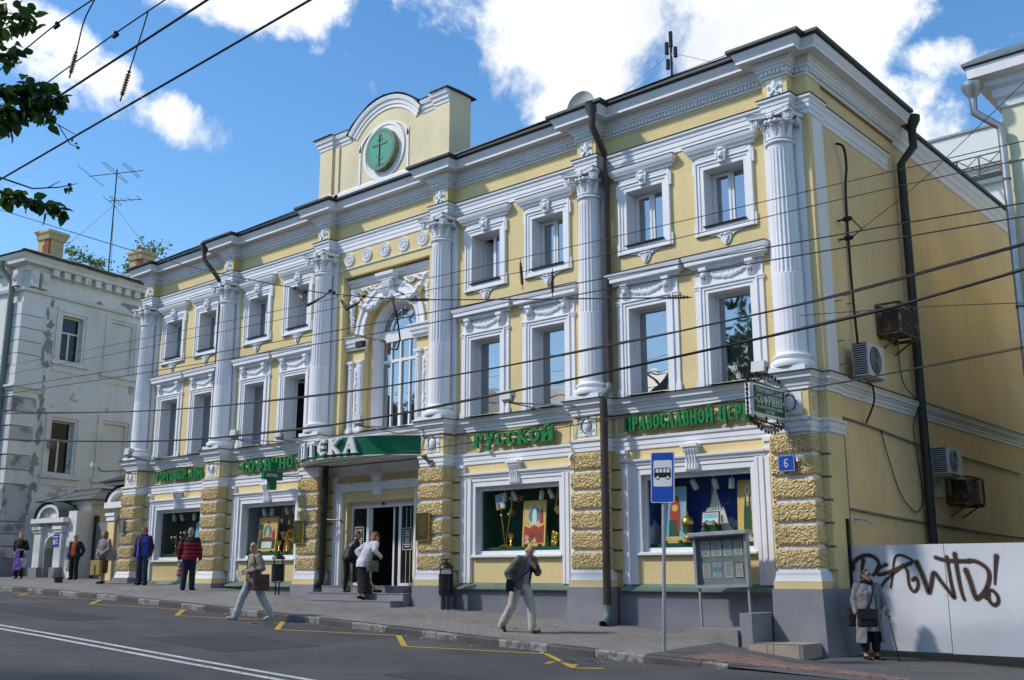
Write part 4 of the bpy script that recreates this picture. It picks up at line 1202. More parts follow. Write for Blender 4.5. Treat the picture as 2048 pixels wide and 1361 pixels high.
m.sweep([(cx - 2.69, 0.82), (cx - 2.69, AY - 0.04), (cx - 2.14, AY - 0.04), (cx - 2.14, AY + 0.05), (cx - 1.38, AY + 0.05)], cp)
m.sweep([(cx + 1.52, AY + 0.05), (cx + 2.09, AY + 0.05), (cx + 2.09, AY - 0.04), (cx + 2.62, AY - 0.04)], cp)
m.sweep([(cx - 2.69, AY - 0.04), (cx - 2.14, AY - 0.04), (cx - 2.14, AY + 0.05), (cx + 2.09, AY + 0.05), (cx + 2.09, AY - 0.04), (cx + 2.62, AY - 0.04)], [(0, 10.40), (0.05, 10.42), (0.05, 10.60), (0.03, 10.64), (0, 10.66)])
# arched cornice
prof = [(0.0, -0.36), (0.03, -0.35), (0.03, -0.27), (0.06, -0.25), (0.07, -0.17), (0.11, -0.13), (0.14, -0.02), (0.0, 0.0)]
rows = []
na = math.asin(1.48 / AR)
for k in range(n + 1):
 t = -na + 2 * na * k / n
 rows.append(m.pts([(ACX + (AR + h_) * math.sin(t), AY + 0.05 - q, AZ + (AR + h_) * math.cos(t)) for q, h_ in prof]))
for a, b in zip(rows, rows[1:]):
 for k in range(len(prof) - 1): m.face((a[k], b[k], b[k + 1], a[k + 1]))
m.face(rows[0]); m.face(rows[-1][::-1])
# ring round the medallion, with a squared surround
def ring2(r0, r1, y):
 for k in range(40):
  a, b = 2 * math.pi * k / 40, 2 * math.pi * (k + 1) / 40
  P4 = lambda r, t, yy: (cx + 0.02 + r * math.cos(t), yy, 11.42 + r * math.sin(t))
  m.quad(P4(r0, b, y), P4(r0, a, y), P4(r1, a, y), P4(r1, b, y)); m.quad(P4(r1, b, y), P4(r1, a, y), P4(r1, a, AY + 0.06), P4(r1, b, AY + 0.06)); m.quad(P4(r0, a, y), P4(r0, b, y), P4(r0, b, AY + 0.06), P4(r0, a, AY + 0.06))
ring2(0.55, 0.76, AY + 0.035); ring2(0.76, 0.84, AY + 0.01)
for s in (-1, 1): m.box(cx + s * 0.98 - 0.035, cx + s * 0.98 + 0.035, AY + 0.02, AY + 0.06, 10.66, 11.85)
for k in range(24):
 a, b = math.pi * k / 24, math.pi * (k + 1) / 24
 P4 = lambda r, t, yy: (cx + r * math.cos(t), yy, 11.62 + 0.62 * r * math.sin(t))
 m.quad(P4(0.94, b, AY + 0.02), P4(0.94, a, AY + 0.02), P4(1.02, a, AY + 0.02), P4(1.02, b, AY + 0.02)); m.quad(P4(1.02, b, AY + 0.02), P4(1.02, a, AY + 0.02), P4(1.02, a, AY + 0.06), P4(1.02, b, AY + 0.06))
obj('moulding', m, M['white'], attic)
m = MB()
# dark sheet covers
m.prism_x([(AY - 0.22, 12.415), (AY - 0.22, 12.44), (0.45, 12.47), (0.98, 12.44), (0.98, 12.415)], cx + 2.02, cx + 2.69)
m.prism_x([(AY - 0.22, 12.415), (AY - 0.22, 12.44), (0.45, 12.47), (0.92, 12.44), (0.92, 12.415)], cx - 2.85, cx - 2.02)
m.quad((cx - 2.05, AY - 0.11, 12.43), (cx - 1.40, AY - 0.11, 12.42), (cx - 1.4, 0.85, 12.44), (cx - 2.05, 0.85, 12.45))
m.quad((cx + 1.40, AY - 0.11, 12.42), (cx + 2.05, AY - 0.11, 12.43), (cx + 2.05, 0.85, 12.45), (cx + 1.4, 0.85, 12.44))
rr = random.Random(2); pv = None
for k in range(13):
 t = -na * 1.03 + 2.06 * na * k / 12; j = rr.uniform(0.0, 0.03)
 p = [(ACX + (AR + 0.012 + j) * math.sin(t), AY - 0.10, AZ + (AR + 0.012 + j) * math.cos(t)), (ACX + (AR + 0.022 + j) * math.sin(t), AY - 0.105, AZ + (AR + 0.022 + j) * math.cos(t)), (ACX + (AR + 0.03) * math.sin(t), 0.85, AZ + (AR + 0.05) * math.cos(t))]
 if pv:
  for a in range(2): m.quad(pv[a], p[a], p[a + 1], pv[a + 1])
  m.quad(pv[0], pv[2], p[2], p[0])
 pv = p
obj('cover', m, M['flash'], attic)
# medallion with an eight-pointed-arm cross
md = MB().lathe([(0.0, -0.20), (0.60, -0.20), (0.605, -0.19), (0.605, 0.05)], (cx + 0.03, 0.0, 11.42), 48, axis='y')
medal = obj('medallion', MB().lathe([(0.0, -0.075), (0.60, -0.075), (0.605, -0.065), (0.605, -0.055)], (cx + 0.03, 0, 11.42), 48, axis='y'), M['medal'], attic)
tag(medal, 'turquoise disc with a three-barred cross')
obj('medallion_rim', MB().lathe([(0.597, -0.056), (0.597, 0.11)], (cx + 0.03, 0, 11.42), 48, axis='y'), M['rusty'], attic)
m = MB(); x0 = cx + 0.03; yy = -0.076
for k in range(48):
 a, b = 2 * math.pi * k / 48, 2 * math.pi * (k + 1) / 48
 m.quad(*[(x0 + r * math.cos(t), yy - 0.004, 11.42 + r * math.sin(t)) for r, t in ((0.485, b), (0.485, a), (0.555, a), (0.555, b))])
def cbar(x1, z1, x2, z2, w, d=0.012): m.beam((x0 + x1, yy - d / 2, 11.42 + z1), (x0 + x2, yy - d / 2, 11.42 + z2), d, w)
cbar(0, -0.47, 0, 0.40, 0.055); cbar(-0.30, 0.14, 0.30, 0.14, 0.06, 0.014); cbar(-0.11, 0.29, 0.11, 0.29, 0.045, 0.014); cbar(-0.12, -0.20, 0.12, -0.30, 0.05, 0.014)
for k in range(5): m.sphere((x0 + (-0.04 + 0.02 * k), yy - 0.01, 11.42 + 0.40 + 0.02 * (k % 2)), (0.02, 0.008, 0.03), 6, 5)
m.prism_y([(x0 - 0.16, 11.42 - 0.47), (x0 + 0.16, 11.42 - 0.47), (x0 + 0.05, 11.42 - 0.40), (x0 - 0.05, 11.42 - 0.40)], yy - 0.012, yy)
obj('cross', m, M['bronze'], medal)

# ---- ground floor: shop windows
def shop_surround(b):
 m = MB(); c = MID[b]; y = WY
 # wide pilaster strips to either side and the moulded architrave
 for s in (-1, 1):
  a, d = sorted((c + s * 1.38, c + s * 1.745))
  m.box(a, d, y - 0.06, y + 0.01, -0.20, 2.30)
  for k, (u, v, p) in enumerate(((1.38, 1.45, 0.075), (1.52, 1.57, 0.085), (1.64, 1.70, 0.075))):
   a, d = sorted((c + s * u, c + s * v)); m.box(a, d, y - p, y - 0.055, -0.195, 2.20)
  a, d = sorted((c + s * 1.60, c + s * 1.80));
  m.box(a, d, y - 0.10, y, 2.30, 2.36); m.box(a + 0.01, d - 0.01, y - 0.075, y, 2.36, 2.48); m.box(a - 0.01, d + 0.01, y - 0.11, y, 2.48, 2.555)
  a, d = sorted((c + s * 1.27, c + s * 1.38)); m.box(a, d, y - 0.03, y + 0.01, 0.40, 2.02)
 m.box(c - 1.38, c + 1.38, y - 0.03, y + 0.01, 2.02, 2.14)
 m.sweep([(c - 1.62, y), (c + 1.62, y)], [(0, 2.13), (0.05, 2.14), (0.05, 2.22), (0.075, 2.23), (0.08, 2.28), (0.12, 2.30), (0.125, 2.34), (0, 2.36)])
 # scrolled keystone bracket
 m.prism_x([(y, 2.02), (y - 0.06, 2.02), (y - 0.10, 2.06), (y - 0.10, 2.12), (y - 0.075, 2.20), (y - 0.11, 2.36), (y - 0.16, 2.44), (y - 0.16, 2.50), (y, 2.50)], c - 0.145, c + 0.145)
 for t in (-0.10, -0.035, 0.035, 0.10): m.tube([(c + t, y - 0.06, 2.01), (c + t, y - 0.105, 2.05), (c + t, y - 0.105, 2.12), (c + t, y - 0.09, 2.20), (c + t, y - 0.125, 2.36), (c + t, y - 0.17, 2.45)], 0.022, 6)
 m.box(c - 0.19, c + 0.19, y - 0.20, y, 2.50, 2.56)
 return m

def shop_window(b, boxmat, label=None):
 c = MID[b]; y = WY
 w = part('shop_window', shop_surround(b), M['white'], 30)
 m = MB(); g = y + 0.15
 x0, x1, z0, z1 = c - 1.32, c + 1.32, 0.42, 2.02
 m.box(x0, x0 + 0.09, g - 0.05, g + 0.05, z0, z1); m.box(x1 - 0.09, x1, g - 0.05, g + 0.05, z0, z1); m.box(x0 + 0.09, x1 - 0.09, g - 0.05, g + 0.05, z1 - 0.10, z1); m.box(x0 + 0.09, x1 - 0.09, g - 0.05, g + 0.05, z0, z0 + 0.11)
 m.quad((x0, y, z0), (x0, g, z0), (x0, g, z1), (x0, y, z1)); m.quad((x1, g, z0), (x1, y, z0), (x1, y, z1), (x1, g, z1)); m.quad((x0, g, z1), (x1, g, z1), (x1, y, z1), (x0, y, z1))
 obj('frame', m, M['pvc'], w)
 obj('sill', MB().prism_x([(y - 0.10, 0.385), (y - 0.10, 0.42), (y - 0.04, 0.44), (g, 0.47), (g, 0.40)], x0 - 0.03, x1 + 0.03), M['pvc'], w)
 obj('pane', MB().quad((x0 + 0.09, g, z0 + 0.11), (x1 - 0.09, g, z0 + 0.11), (x1 - 0.09, g, z1 - 0.10), (x0 + 0.09, g, z1 - 0.10)), M['shopglass'], w)
 d = MB(); yb = y + 0.85
 d.quad((x0, yb, z0), (x1, yb, z0), (x1, yb, z1), (x0, yb, z1)); d.quad((x0, yb, z0), (x0, g + 0.05, z0), (x0, g + 0.05, z1), (x0, yb, z1)); d.quad((x1, g + 0.05, z0), (x1, yb, z0), (x1, yb, z1), (x1, g + 0.05, z1)); d.quad((x0, yb, z1), (x1, yb, z1), (x1, g + 0.05, z1), (x0, g + 0.05, z1))
 obj('display_box', d, boxmat, w)
 obj('display_floor', MB().box(x0 + 0.05, x1 - 0.05, g + 0.08, yb - 0.01, z0 + 0.02, z0 + 0.20), M['cloth'], w)
 # lower wall: yellow panel frame, green drip ledge, grey base
 part('ledge_cover', MB().prism_x([(y - 0.20, -0.335), (y - 0.20, -0.318), (y + 0.02, -0.17), (y + 0.02, -0.20)], c - 1.74, c + 1.74), M['greenmetal'])
 gb = zside(c - 1.8, 0) - 0.8
 part('base_wall', MB().box(c - 1.82, c + 1.82, y - 0.10, y + 0.01, gb, -0.315), M['grey'])
 return w

M['box_green'] = mat('dark_green_display', (0.010, 0.095, 0.062), 0.7, 0.3, 2, 0.0)
M['box_brown'] = mat('dark_panelled_display', (0.07, 0.072, 0.06), 0.7, 0.3, 2, 0.0)
M['box_pale'] = mat('pale_blue_display', (0.32, 0.35, 0.42), 0.8, 0.2, 2, 0.0)

def backdrop_mat():
 """printed backdrop: deep blue sky with white clouds"""
 m = mat('printed_sky_backdrop', (0.012, 0.035, 0.20), 0.5, 0.0, 1, 0.0)
 nt = m.node_tree; N = nt.nodes.new; L = nt.links.new; bs = nt.nodes['Principled BSDF']
 geo = N('ShaderNodeNewGeometry')
 n = N('ShaderNodeTexNoise'); n.inputs['Scale'].default_value = 2.2; n.inputs['Detail'].default_value = 8; n.inputs['Roughness'].default_value = 0.5; L(geo.outputs['Position'], n.inputs['Vector'])
 sep = N('ShaderNodeSeparateXYZ'); L(geo.outputs['Position'], sep.inputs[0])
 z = N('ShaderNodeMapRange'); L(sep.outputs['Z'], z.inputs[0]); z.inputs[1].default_value = 1.9; z.inputs[2].default_value = 0.7; z.inputs[3].default_value = -0.18; z.inputs[4].default_value = 0.10
 ad = N('ShaderNodeMath'); ad.operation = 'ADD'; L(n.outputs[0], ad.inputs[0]); L(z.outputs[0], ad.inputs[1])
 r = N('ShaderNodeMapRange'); L(ad.outputs[0], r.inputs[0]); r.inputs[1].default_value = 0.50; r.inputs[2].default_value = 0.62
 mx = N('ShaderNodeMix'); mx.data_type = 'RGBA'; L(r.outputs[0], mx.inputs[0]); mx.inputs[6].default_value = (0.025, 0.09, 0.42, 1); mx.inputs[7].default_value = (0.80, 0.84, 0.92, 1)
 L(mx.outputs[2], bs.inputs['Base Color'])
 return m

M['box_sky'] = backdrop_mat()
SW = {0: shop_window(0, M['box_brown']), 1: shop_window(1, M['box_pale']), 3: shop_window(3, M['box_green']), 4: shop_window(4, M['box_sky'])}
SW[0]['label'] = 'leftmost shop window with candlesticks'; SW[1]['label'] = 'shop window with a big icon and gilded vessels'; SW[3]['label'] = 'shop window lined in dark green'; SW[4]['label'] = 'shop window with a blue sky backdrop'

# ---- entrance bay
c = MID[2]; y = WY
m = MB()
for s in (-1, 1):
 a, d = sorted((c + s * 1.40, c + s * 1.745))
 m.box(a, d, y - 0.06, y + 0.4, -0.30, 2.30)
 for (u, v, p) in ((1.42, 1.47, 0.08), (1.53, 1.58, 0.09), (1.64, 1.70, 0.08)):
  a, d = sorted((c + s * u, c + s * v)); m.box(a, d, y - p, y - 0.055, -0.29, 2.20)
 a, d = sorted((c + s * 1.60, c + s * 1.80)); m.box(a, d, y - 0.10, y, 2.30, 2.36); m.box(a + 0.01, d - 0.01, y - 0.075, y, 2.36, 2.48); m.box(a - 0.01, d + 0.01, y - 0.11, y, 2.48, 2.555)
m.sweep([(c - 1.62, y), (c + 1.62, y)], [(0, 2.13), (0.05, 2.14), (0.05, 2.22), (0.075, 2.23), (0.08, 2.28), (0.12, 2.30), (0.125, 2.34), (0, 2.36)])
m.prism_x([(y, 2.00), (y - 0.06, 2.00), (y - 0.10, 2.06), (y - 0.075, 2.18), (y - 0.11, 2.36), (y - 0.16, 2.44), (y - 0.16, 2.50), (y, 2.50)], c - 0.145, c + 0.145)
m.box(c - 0.19, c + 0.19, y - 0.20, y, 2.50, 2.56)
ent = part('entrance', m, M['white'])
tag(ent, 'shop entrance under the green canopy')
DY = 0.46
obj('lintel', MB().box(c - 1.40, c + 1.40, y - 0.001, DY + 0.1, 1.86, 2.14), M['yellow'], ent)
for s in (-1, 1):
 a, d = sorted((c + s * 1.27, c + s * 1.40)); obj('jamb', MB().box(a, d, y + 0.03, DY + 0.1, -0.30, 1.86), M['yellow'], ent)
m = MB()
def db(x0, x1, z0, z1, d0=0.0, d1=0.09): m.box(c + x0, c + x1, DY + d0, DY + d1, z0, z1)
db(-1.27, 1.27, 1.70, 1.86); db(-1.27, -1.20, -0.28, 1.70); db(1.20, 1.27, -0.28, 1.70); db(-0.66, -0.57, -0.28, 1.70); db(0.57, 0.66, -0.28, 1.70)
db(-1.20, -0.66, -0.28, -0.21); db(0.66, 1.20, -0.28, -0.21)
db(-0.57, -0.52, -0.28, 1.68, 0.06, 0.10); db(0.30, 0.36, -0.28, 1.68, 0.06, 0.10)
db(0.84, 0.85, -0.21, 1.66, 0.01, 0.025); db(0.99, 1.0, -0.21, 1.66, 0.01, 0.025)
df = obj('door', m, M['pvc'], ent)
for a, b, dd in ((-1.20, -0.66, 0.03), (0.66, 1.20, 0.03), (0.36, 0.57, 0.07)):
 obj('pane', MB().box(c + a, c + b, DY + dd, DY + dd + 0.006, -0.22, 1.69), M['oldpane'], df)
hall = MB().box(c - 1.3, c + 1.3, DY + 0.12, DY + 4.0, -0.30, 1.86)
hall.f = hall.f[1:]; hall.m = hall.m[1:]
obj('hall', hall, mat('dim_hall', (0.10, 0.095, 0.09), 0.8, 0.2, 1, 0), ent)
obj('motion_sensor', MB().sphere((c - 0.02, DY - 0.01, 1.79), (0.05, 0.03, 0.04), 10, 6), M['black'], ent, 40)
# notices on the side lights
M['notice'] = mat('dark_green_notice', (0.014, 0.055, 0.030), 0.5, 0.1, 3, 0)
for a, d, z0, z1 in ((-1.10, -0.75, 0.65, 1.22), (0.74, 1.08, 0.60, 1.15)):
 o = obj('opening_hours', MB().box(c + a, c + d, DY - 0.012, DY + 0.028, z0, z1), M['notice'], df)
 q = MB(); q.box(c + a, c + d, DY - 0.014, DY - 0.012, z1 - 0.012, z1); q.box(c + a, c + d, DY - 0.014, DY - 0.012, z0, z0 + 0.012); q.box(c + a, c + a + 0.012, DY - 0.014, DY - 0.012, z0 + 0.012, z1 - 0.012); q.box(c + d - 0.012, c + d, DY - 0.014, DY - 0.012, z0 + 0.012, z1 - 0.012)
 for k in range(8):
  wd = rnd.uniform(0.07, 0.13); zz = z1 - 0.08 - k * 0.055; q.box(c + (a + d) / 2 - wd, c + (a + d) / 2 + wd, DY - 0.0135, DY - 0.0125, zz - 0.01, zz + 0.01)
 q.m = [0] * len(q.f)
 obj('print', q, M['letter'], df)
# threshold and steps
st = thing('entrance_steps', 'grey concrete steps at the shop entrance under the canopy', 'steps', (c, -0.4, -0.65))
for i, (x0, x1, y0, y1, z0, z1) in enumerate(((c - 1.72, c + 1.30, -0.10, DY + 0.14, -1.2, -0.30), (c - 1.85, c + 1.79, -0.46, -0.102, -1.2, -0.465), (c - 1.78, c + 1.74, -0.82, -0.462, -1.2, -0.63))):
 obj('step', MB().bbox(x0, x1, y0, y1, z0, z1, 0.015), M['grey'], st)
 obj('tread', MB().box(x0 - 0.01, x1 + 0.01, y0 - 0.012, y1 - 0.002, z1 + 0.001, z1 + 0.022), M['concrete'], st)

# ---- downpipes
def pipe(name, path, r, m_, n=12, parent=B, joints=()):
 q = MB().tube(path, r, n)
 for (x_, y_, z_) in joints: q.lathe([(r + 0.001, z_ - 0.02), (r + 0.012, z_ - 0.015), (r + 0.012, z_ + 0.015), (r + 0.001, z_ + 0.02)], (x_, y_, 0), n)
 return obj(name, q, m_, parent, 40)

def funnel(q, x_, y_, z_, r):
 q.lathe([(r, z_ - 0.25), (r * 1.05, z_ - 0.2), (r * 2.1, z_), (r * 2.1, z_ + 0.09), (r * 2.2, z_ + 0.1), (r * 2.0, z_ + 0.1), (r * 1.9, z_), (r * 0.9, z_ - 0.18)], (x_, y_, 0), 14)

# right front pipe beside the fifth column
px = XC[4] + 0.52
dp = pipe('downpipe', [(px - 0.05, -0.40, 10.02), (px - 0.05, -0.40, 9.75), (px + 0.02, -0.05, 9.20), (px - 0.04, 0.0, 9.15), (px - 0.04, 0.0, 8.80), (px - 0.07, 0.10, 8.55), (px - 0.07, 0.10, 3.95)], 0.075, M['brown'], joints=[(px - 0.07, 0.10, 7.2), (px - 0.07, 0.10, 5.6)])
q = MB(); funnel(q, px - 0.05, -0.40, 10.22, 0.075); obj('funnel', q, M['brown'], dp, 40)
obj('elbow', MB().tube([(px - 0.07, 0.10, 4.0), (px - 0.07, 0.06, 3.88), (px + 0.0, -0.24, 3.68), (px + 0.0, -0.24, 3.55)], 0.08, 12), M['greenmetal'], dp, 40)
obj('lower_pipe', MB().tube([(px, -0.24, 3.62), (px, -0.24, -0.62)], 0.083, 12), M['brown'], dp, 40)
sp_ = MB().tube([(px, -0.24, -0.60), (px, -0.24, -0.80), (px + 0.02, -0.30, -0.88), (px + 0.06, -0.48, -0.98)], 0.088, 12, caps=False)
obj('spout', sp_, M['greenmetal'], dp, 40)
# left pipe beside the second column
px = XC[1] - 0.50
dp = pipe('downpipe', [(px - 0.42, -0.32, 10.0), (px - 0.42, -0.32, 9.80), (px - 0.05, -0.12, 9.30), (px, 0.08, 9.05), (px, 0.12, 8.7), (px, 0.12, 3.72)], 0.07, M['brown'], joints=[(px, 0.12, 7.0), (px, 0.12, 5.2)])
q = MB(); funnel(q, px - 0.42, -0.32, 10.22, 0.07); obj('funnel', q, M['brown'], dp, 40)
# black pipe right of the third pier, from under the canopy to the steps
px = XC[2] + 0.53
dp = pipe('downpipe', [(px, -0.02, 2.95), (px, -0.02, 0.0), (px - 0.02, -0.04, -0.22), (px - 0.12, -0.20, -0.34)], 0.075, M['black'], joints=[(px, -0.02, 1.9), (px, -0.02, 0.9)])
obj('pipe_clamp', MB().tube([(px + 0.05, -0.02, 1.42), (px + 0.5, 0.1, 1.40), (px + 0.56, 0.18, 1.33)], 0.02, 6), M['black'], dp)
# side wall pipe
sx = XR - 0.06 + 0.16
dp = pipe('downpipe', [(sx + 0.26, 4.95, 9.95), (sx + 0.26, 4.95, 9.55), (sx, 4.8, 9.15), (sx, 4.8, -0.6)], 0.095, M['darkpipe'], joints=[(sx, 4.8, 7.8), (sx, 4.8, 5.2), (sx, 4.8, 3.2), (sx, 4.8, 1.3)])
q = MB(); funnel(q, sx + 0.26, 4.95, 10.18, 0.095); obj('funnel', q, M['darkpipe'], dp, 40)

# ------------------------------------------------------------------ lettering built from strokes (x, z in letter heights)
O_ = lambda x0, x1, w=0.17: [(x0 + (x1 - x0) / 2, 0.0 + w * 0.2, x0 + w / 2, 0.28, w), (x0 + w / 2, 0.25, x0 + w / 2, 0.75, w), (x0 + w / 2, 0.72, x0 + (x1 - x0) / 2, 1 - w * 0.2, w), (x0 + (x1 - x0) / 2, 1 - w * 0.2, x1 - w / 2, 0.72, w), (x1 - w / 2, 0.75, x1 - w / 2, 0.25, w), (x1 - w / 2, 0.28, x0 + (x1 - x0) / 2, w * 0.2, w)]
def S_(x, w=0.19, z0=0.0, z1=1.0):      # stem with slab serifs
 return [(x, z0, x, z1, w), (x - 0.15, z0 + 0.035, x + 0.15, z0 + 0.035, 0.07), (x - 0.15, z1 - 0.035, x + 0.15, z1 - 0.035, 0.07)]
GL = {
 'Т': (0.66, S_(0.33) + [(0.0, 0.93, 0.66, 0.93, 0.14), (0.04, 0.70, 0.04, 0.98, 0.08), (0.62, 0.70, 0.62, 0.98, 0.08)]),
 'О': (0.58, O_(0.0, 0.58)),
 'Р': (0.56, S_(0.13) + [(0.13, 0.93, 0.40, 0.93, 0.14), (0.46, 0.93, 0.46, 0.50, 0.16), (0.50, 0.50, 0.16, 0.42, 0.12)]),
 'Г': (0.50, S_(0.13) + [(0.10, 0.93, 0.50, 0.93, 0.14), (0.46, 0.70, 0.46, 0.98, 0.08)]),
 'В': (0.56, S_(0.13) + [(0.13, 0.93, 0.42, 0.93, 0.13), (0.44, 0.92, 0.44, 0.58, 0.15), (0.15, 0.54, 0.46, 0.54, 0.11), (0.47, 0.52, 0.47, 0.08, 0.17), (0.13, 0.06, 0.44, 0.06, 0.12)]),
 'Ы': (0.80, S_(0.13) + S_(0.70, 0.16) + [(0.15, 0.54, 0.42, 0.54, 0.11), (0.43, 0.52, 0.43, 0.08, 0.15), (0.13, 0.06, 0.44, 0.06, 0.12)]),
 'И': (0.64, S_(0.12) + S_(0.52) + [(0.16, 0.22, 0.48, 0.74, 0.12)]),
 'Й': (0.64, S_(0.12) + S_(0.52) + [(0.16, 0.22, 0.48, 0.74, 0.12), (0.16, 1.19, 0.32, 1.08, 0.10), (0.32, 1.08, 0.48, 1.19, 0.10)]),
 'Н': (0.64, S_(0.12) + S_(0.52) + [(0.16, 0.58, 0.48, 0.42, 0.13)]),
 'Д': (0.66, [(0.20, 0.12, 0.28, 0.98, 0.15), (0.48, 0.12, 0.44, 0.98, 0.17), (0.22, 0.93, 0.52, 0.93, 0.12), (0.02, 0.14, 0.64, 0.14, 0.12), (0.05, -0.08, 0.05, 0.16, 0.09), (0.61, -0.08, 0.61, 0.16, 0.09)]),
 'М': (0.78, S_(0.11, 0.16) + S_(0.67, 0.18) + [(0.14, 0.92, 0.38, 0.25, 0.14), (0.38, 0.25, 0.64, 0.92, 0.12)]),
 'С': (0.54, [(0.10, 0.26, 0.10, 0.74, 0.18), (0.10, 0.72, 0.32, 0.96, 0.14), (0.30, 0.95, 0.50, 0.80, 0.12), (0.48, 0.62, 0.48, 0.86, 0.09), (0.10, 0.28, 0.30, 0.04, 0.14), (0.28, 0.05, 0.50, 0.20, 0.12), (0.48, 0.16, 0.48, 0.36, 0.09)]),
 'Ф': (0.78, S_(0.39) + [(0.30, 0.22, 0.09, 0.50, 0.14), (0.09, 0.50, 0.30, 0.80, 0.14), (0.48, 0.80, 0.69, 0.50, 0.14), (0.69, 0.50, 0.48, 0.22, 0.14)]),
 'У': (0.60, [(0.10, 0.98, 0.33, 0.34, 0.18), (0.52, 0.98, 0.24, 0.0, 0.12), (0.24, 0.0, 0.20, -0.22, 0.17), (0.0, 0.96, 0.24, 0.96, 0.07), (0.40, 0.96, 0.60, 0.96, 0.07), (0.12, -0.22, 0.34, -0.22, 0.07)]),
 'К': (0.62, S_(0.13) + [(0.20, 0.48, 0.52, 0.96, 0.12), (0.24, 0.50, 0.54, 0.04, 0.17), (0.42, 0.95, 0.62, 0.95, 0.07), (0.44, 0.04, 0.64, 0.04, 0.07)]),
 'П': (0.68, S_(0.13) + S_(0.55) + [(0.10, 0.93, 0.58, 0.93, 0.14)]),
 'А': (0.64, [(0.08, 0.02, 0.32, 0.98, 0.11), (0.32, 0.98, 0.52, 0.02, 0.19), (0.16, 0.34, 0.48, 0.34, 0.10), (0.0, 0.035, 0.20, 0.035, 0.07), (0.38, 0.035, 0.66, 0.035, 0.07)]),
 'Л': (0.62, [(0.10, 0.02, 0.30, 0.98, 0.12), (0.30, 0.98, 0.50, 0.02, 0.19), (0.0, 0.035, 0.22, 0.035, 0.07), (0.36, 0.035, 0.64, 0.035, 0.07)]),
 'Ц': (0.70, S_(0.12) + S_(0.52) + [(0.10, 0.07, 0.62, 0.07, 0.13), (0.62, -0.18, 0.62, 0.12, 0.11)]),
 'Е': (0.52, [(0.10, 0.26, 0.10, 0.74, 0.18), (0.10, 0.72, 0.30, 0.96, 0.14), (0.28, 0.95, 0.48, 0.82, 0.11), (0.10, 0.28, 0.28, 0.04, 0.14), (0.26, 0.05, 0.50, 0.18, 0.11), (0.12, 0.52, 0.40, 0.52, 0.10), (0.40, 0.42, 0.40, 0.62, 0.07)]),
 '•': (0.30, [(0.02, 0.50, 0.15, 0.62, 0.12), (0.15, 0.62, 0.28, 0.50, 0.12), (0.28, 0.50, 0.15, 0.38, 0.12), (0.15, 0.38, 0.02, 0.50, 0.12)]),
 '6': (0.56, [(0.10, 0.26, 0.10, 0.70, 0.14), (0.10, 0.68, 0.30, 0.95, 0.14), (0.28, 0.94, 0.50, 0.84, 0.13), (0.10, 0.28, 0.28, 0.05, 0.14), (0.26, 0.05, 0.47, 0.20, 0.14), (0.46, 0.18, 0.46, 0.42, 0.14), (0.46, 0.40, 0.28, 0.56, 0.13), (0.28, 0.56, 0.10, 0.46, 0.12)]),
 ' ': (0.30, []),
}

def glyph(ch, h, wscale, depth, bold=1.18):
 """mesh of one letter: x from 0, z from 0, front towards -y"""
 m = MB(); w, segs = GL[ch]
 for i, (x0, z0, x1, z1, t) in enumerate(segs):
  a = Vector((x0 * h * wscale, z0 * h)); b = Vector((x1 * h * wscale, z1 * h))
  d = (b - a)
  if d.length < 1e-6: continue
  d.normalize()
  n = Vector((-d.y, d.x)) * t * h * 0.5 * bold
  n.x *= wscale if abs(d.y) > 0.7 else 1.0
  e = d * 0.0
  ps = [a - n - e, b - n + e, b + n + e, a + n - e]
  yf = -depth - i * 0.0009
  m.prism_y([(p.x, p.y) for p in ps], yf, 0.0 + i * 0.0002)
 return m, w * h * wscale

GCACHE = {}
def place_text(parent, text, x0, x1, z, h, y, m_, depth=0.06, gap=0.10, curve=None, name='letter', slant=0.0, local=False, bold=1.18):
 """letters between x0 and x1; each letter a part. curve(s)->(x,y,angle) bends the line"""
 tot = sum(GL[c][0] for c in text) + gap * (len(text) - 1)
 ws = (x1 - x0) / (tot * h)
 x = x0
 for c in text:
  key = (c, round(h, 3), round(ws, 3), depth, m_.name, bold)
  if c != ' ':
   if key not in GCACHE: GCACHE[key] = glyph(c, h, ws, depth, bold)[0].mesh(name, m_)
   if local:
    o = sub(name, GCACHE[key], None, parent); o.location = (x, y, z)
   elif curve:
    px_, py_, an = curve(x)
    o = obj(name, GCACHE[key], None, parent, loc=(px_, py_, z), rz=an)
   else:
    o = obj(name, GCACHE[key], None, parent, loc=(x, y, z + slant * (x - x0)))
  x += (GL[c][0] + gap) * h * ws

LY = WY - 0.09
def letter_sign(text, x0, x1, z, h, label):
 e = thing('lettering', label, 'shop sign', ((x0 + x1) / 2, WY, z), group='green letters of the shop name along the frieze')
 del e['group']
 rail = MB().box(x0, x1, LY + 0.004, LY + 0.03, z + h * 0.22, z + h * 0.27).box(x0, x1, LY + 0.004, LY + 0.03, z + h * 0.72, z + h * 0.77)
 n = int((x1 - x0) / 0.5)
 for k in range(n + 1):
  xk = x0 + (x1 - x0) * (k + 0.02) / (n + 0.04); rail.beam((xk, LY + 0.03, z + h * 0.745), (xk, WY + 0.001, z + h * 0.745), 0.02, 0.02)
 obj('rail', rail, M['letter'], e)
 place_text(e, text, x0, x1, z, h, LY, M['green'], 0.07)
 return e

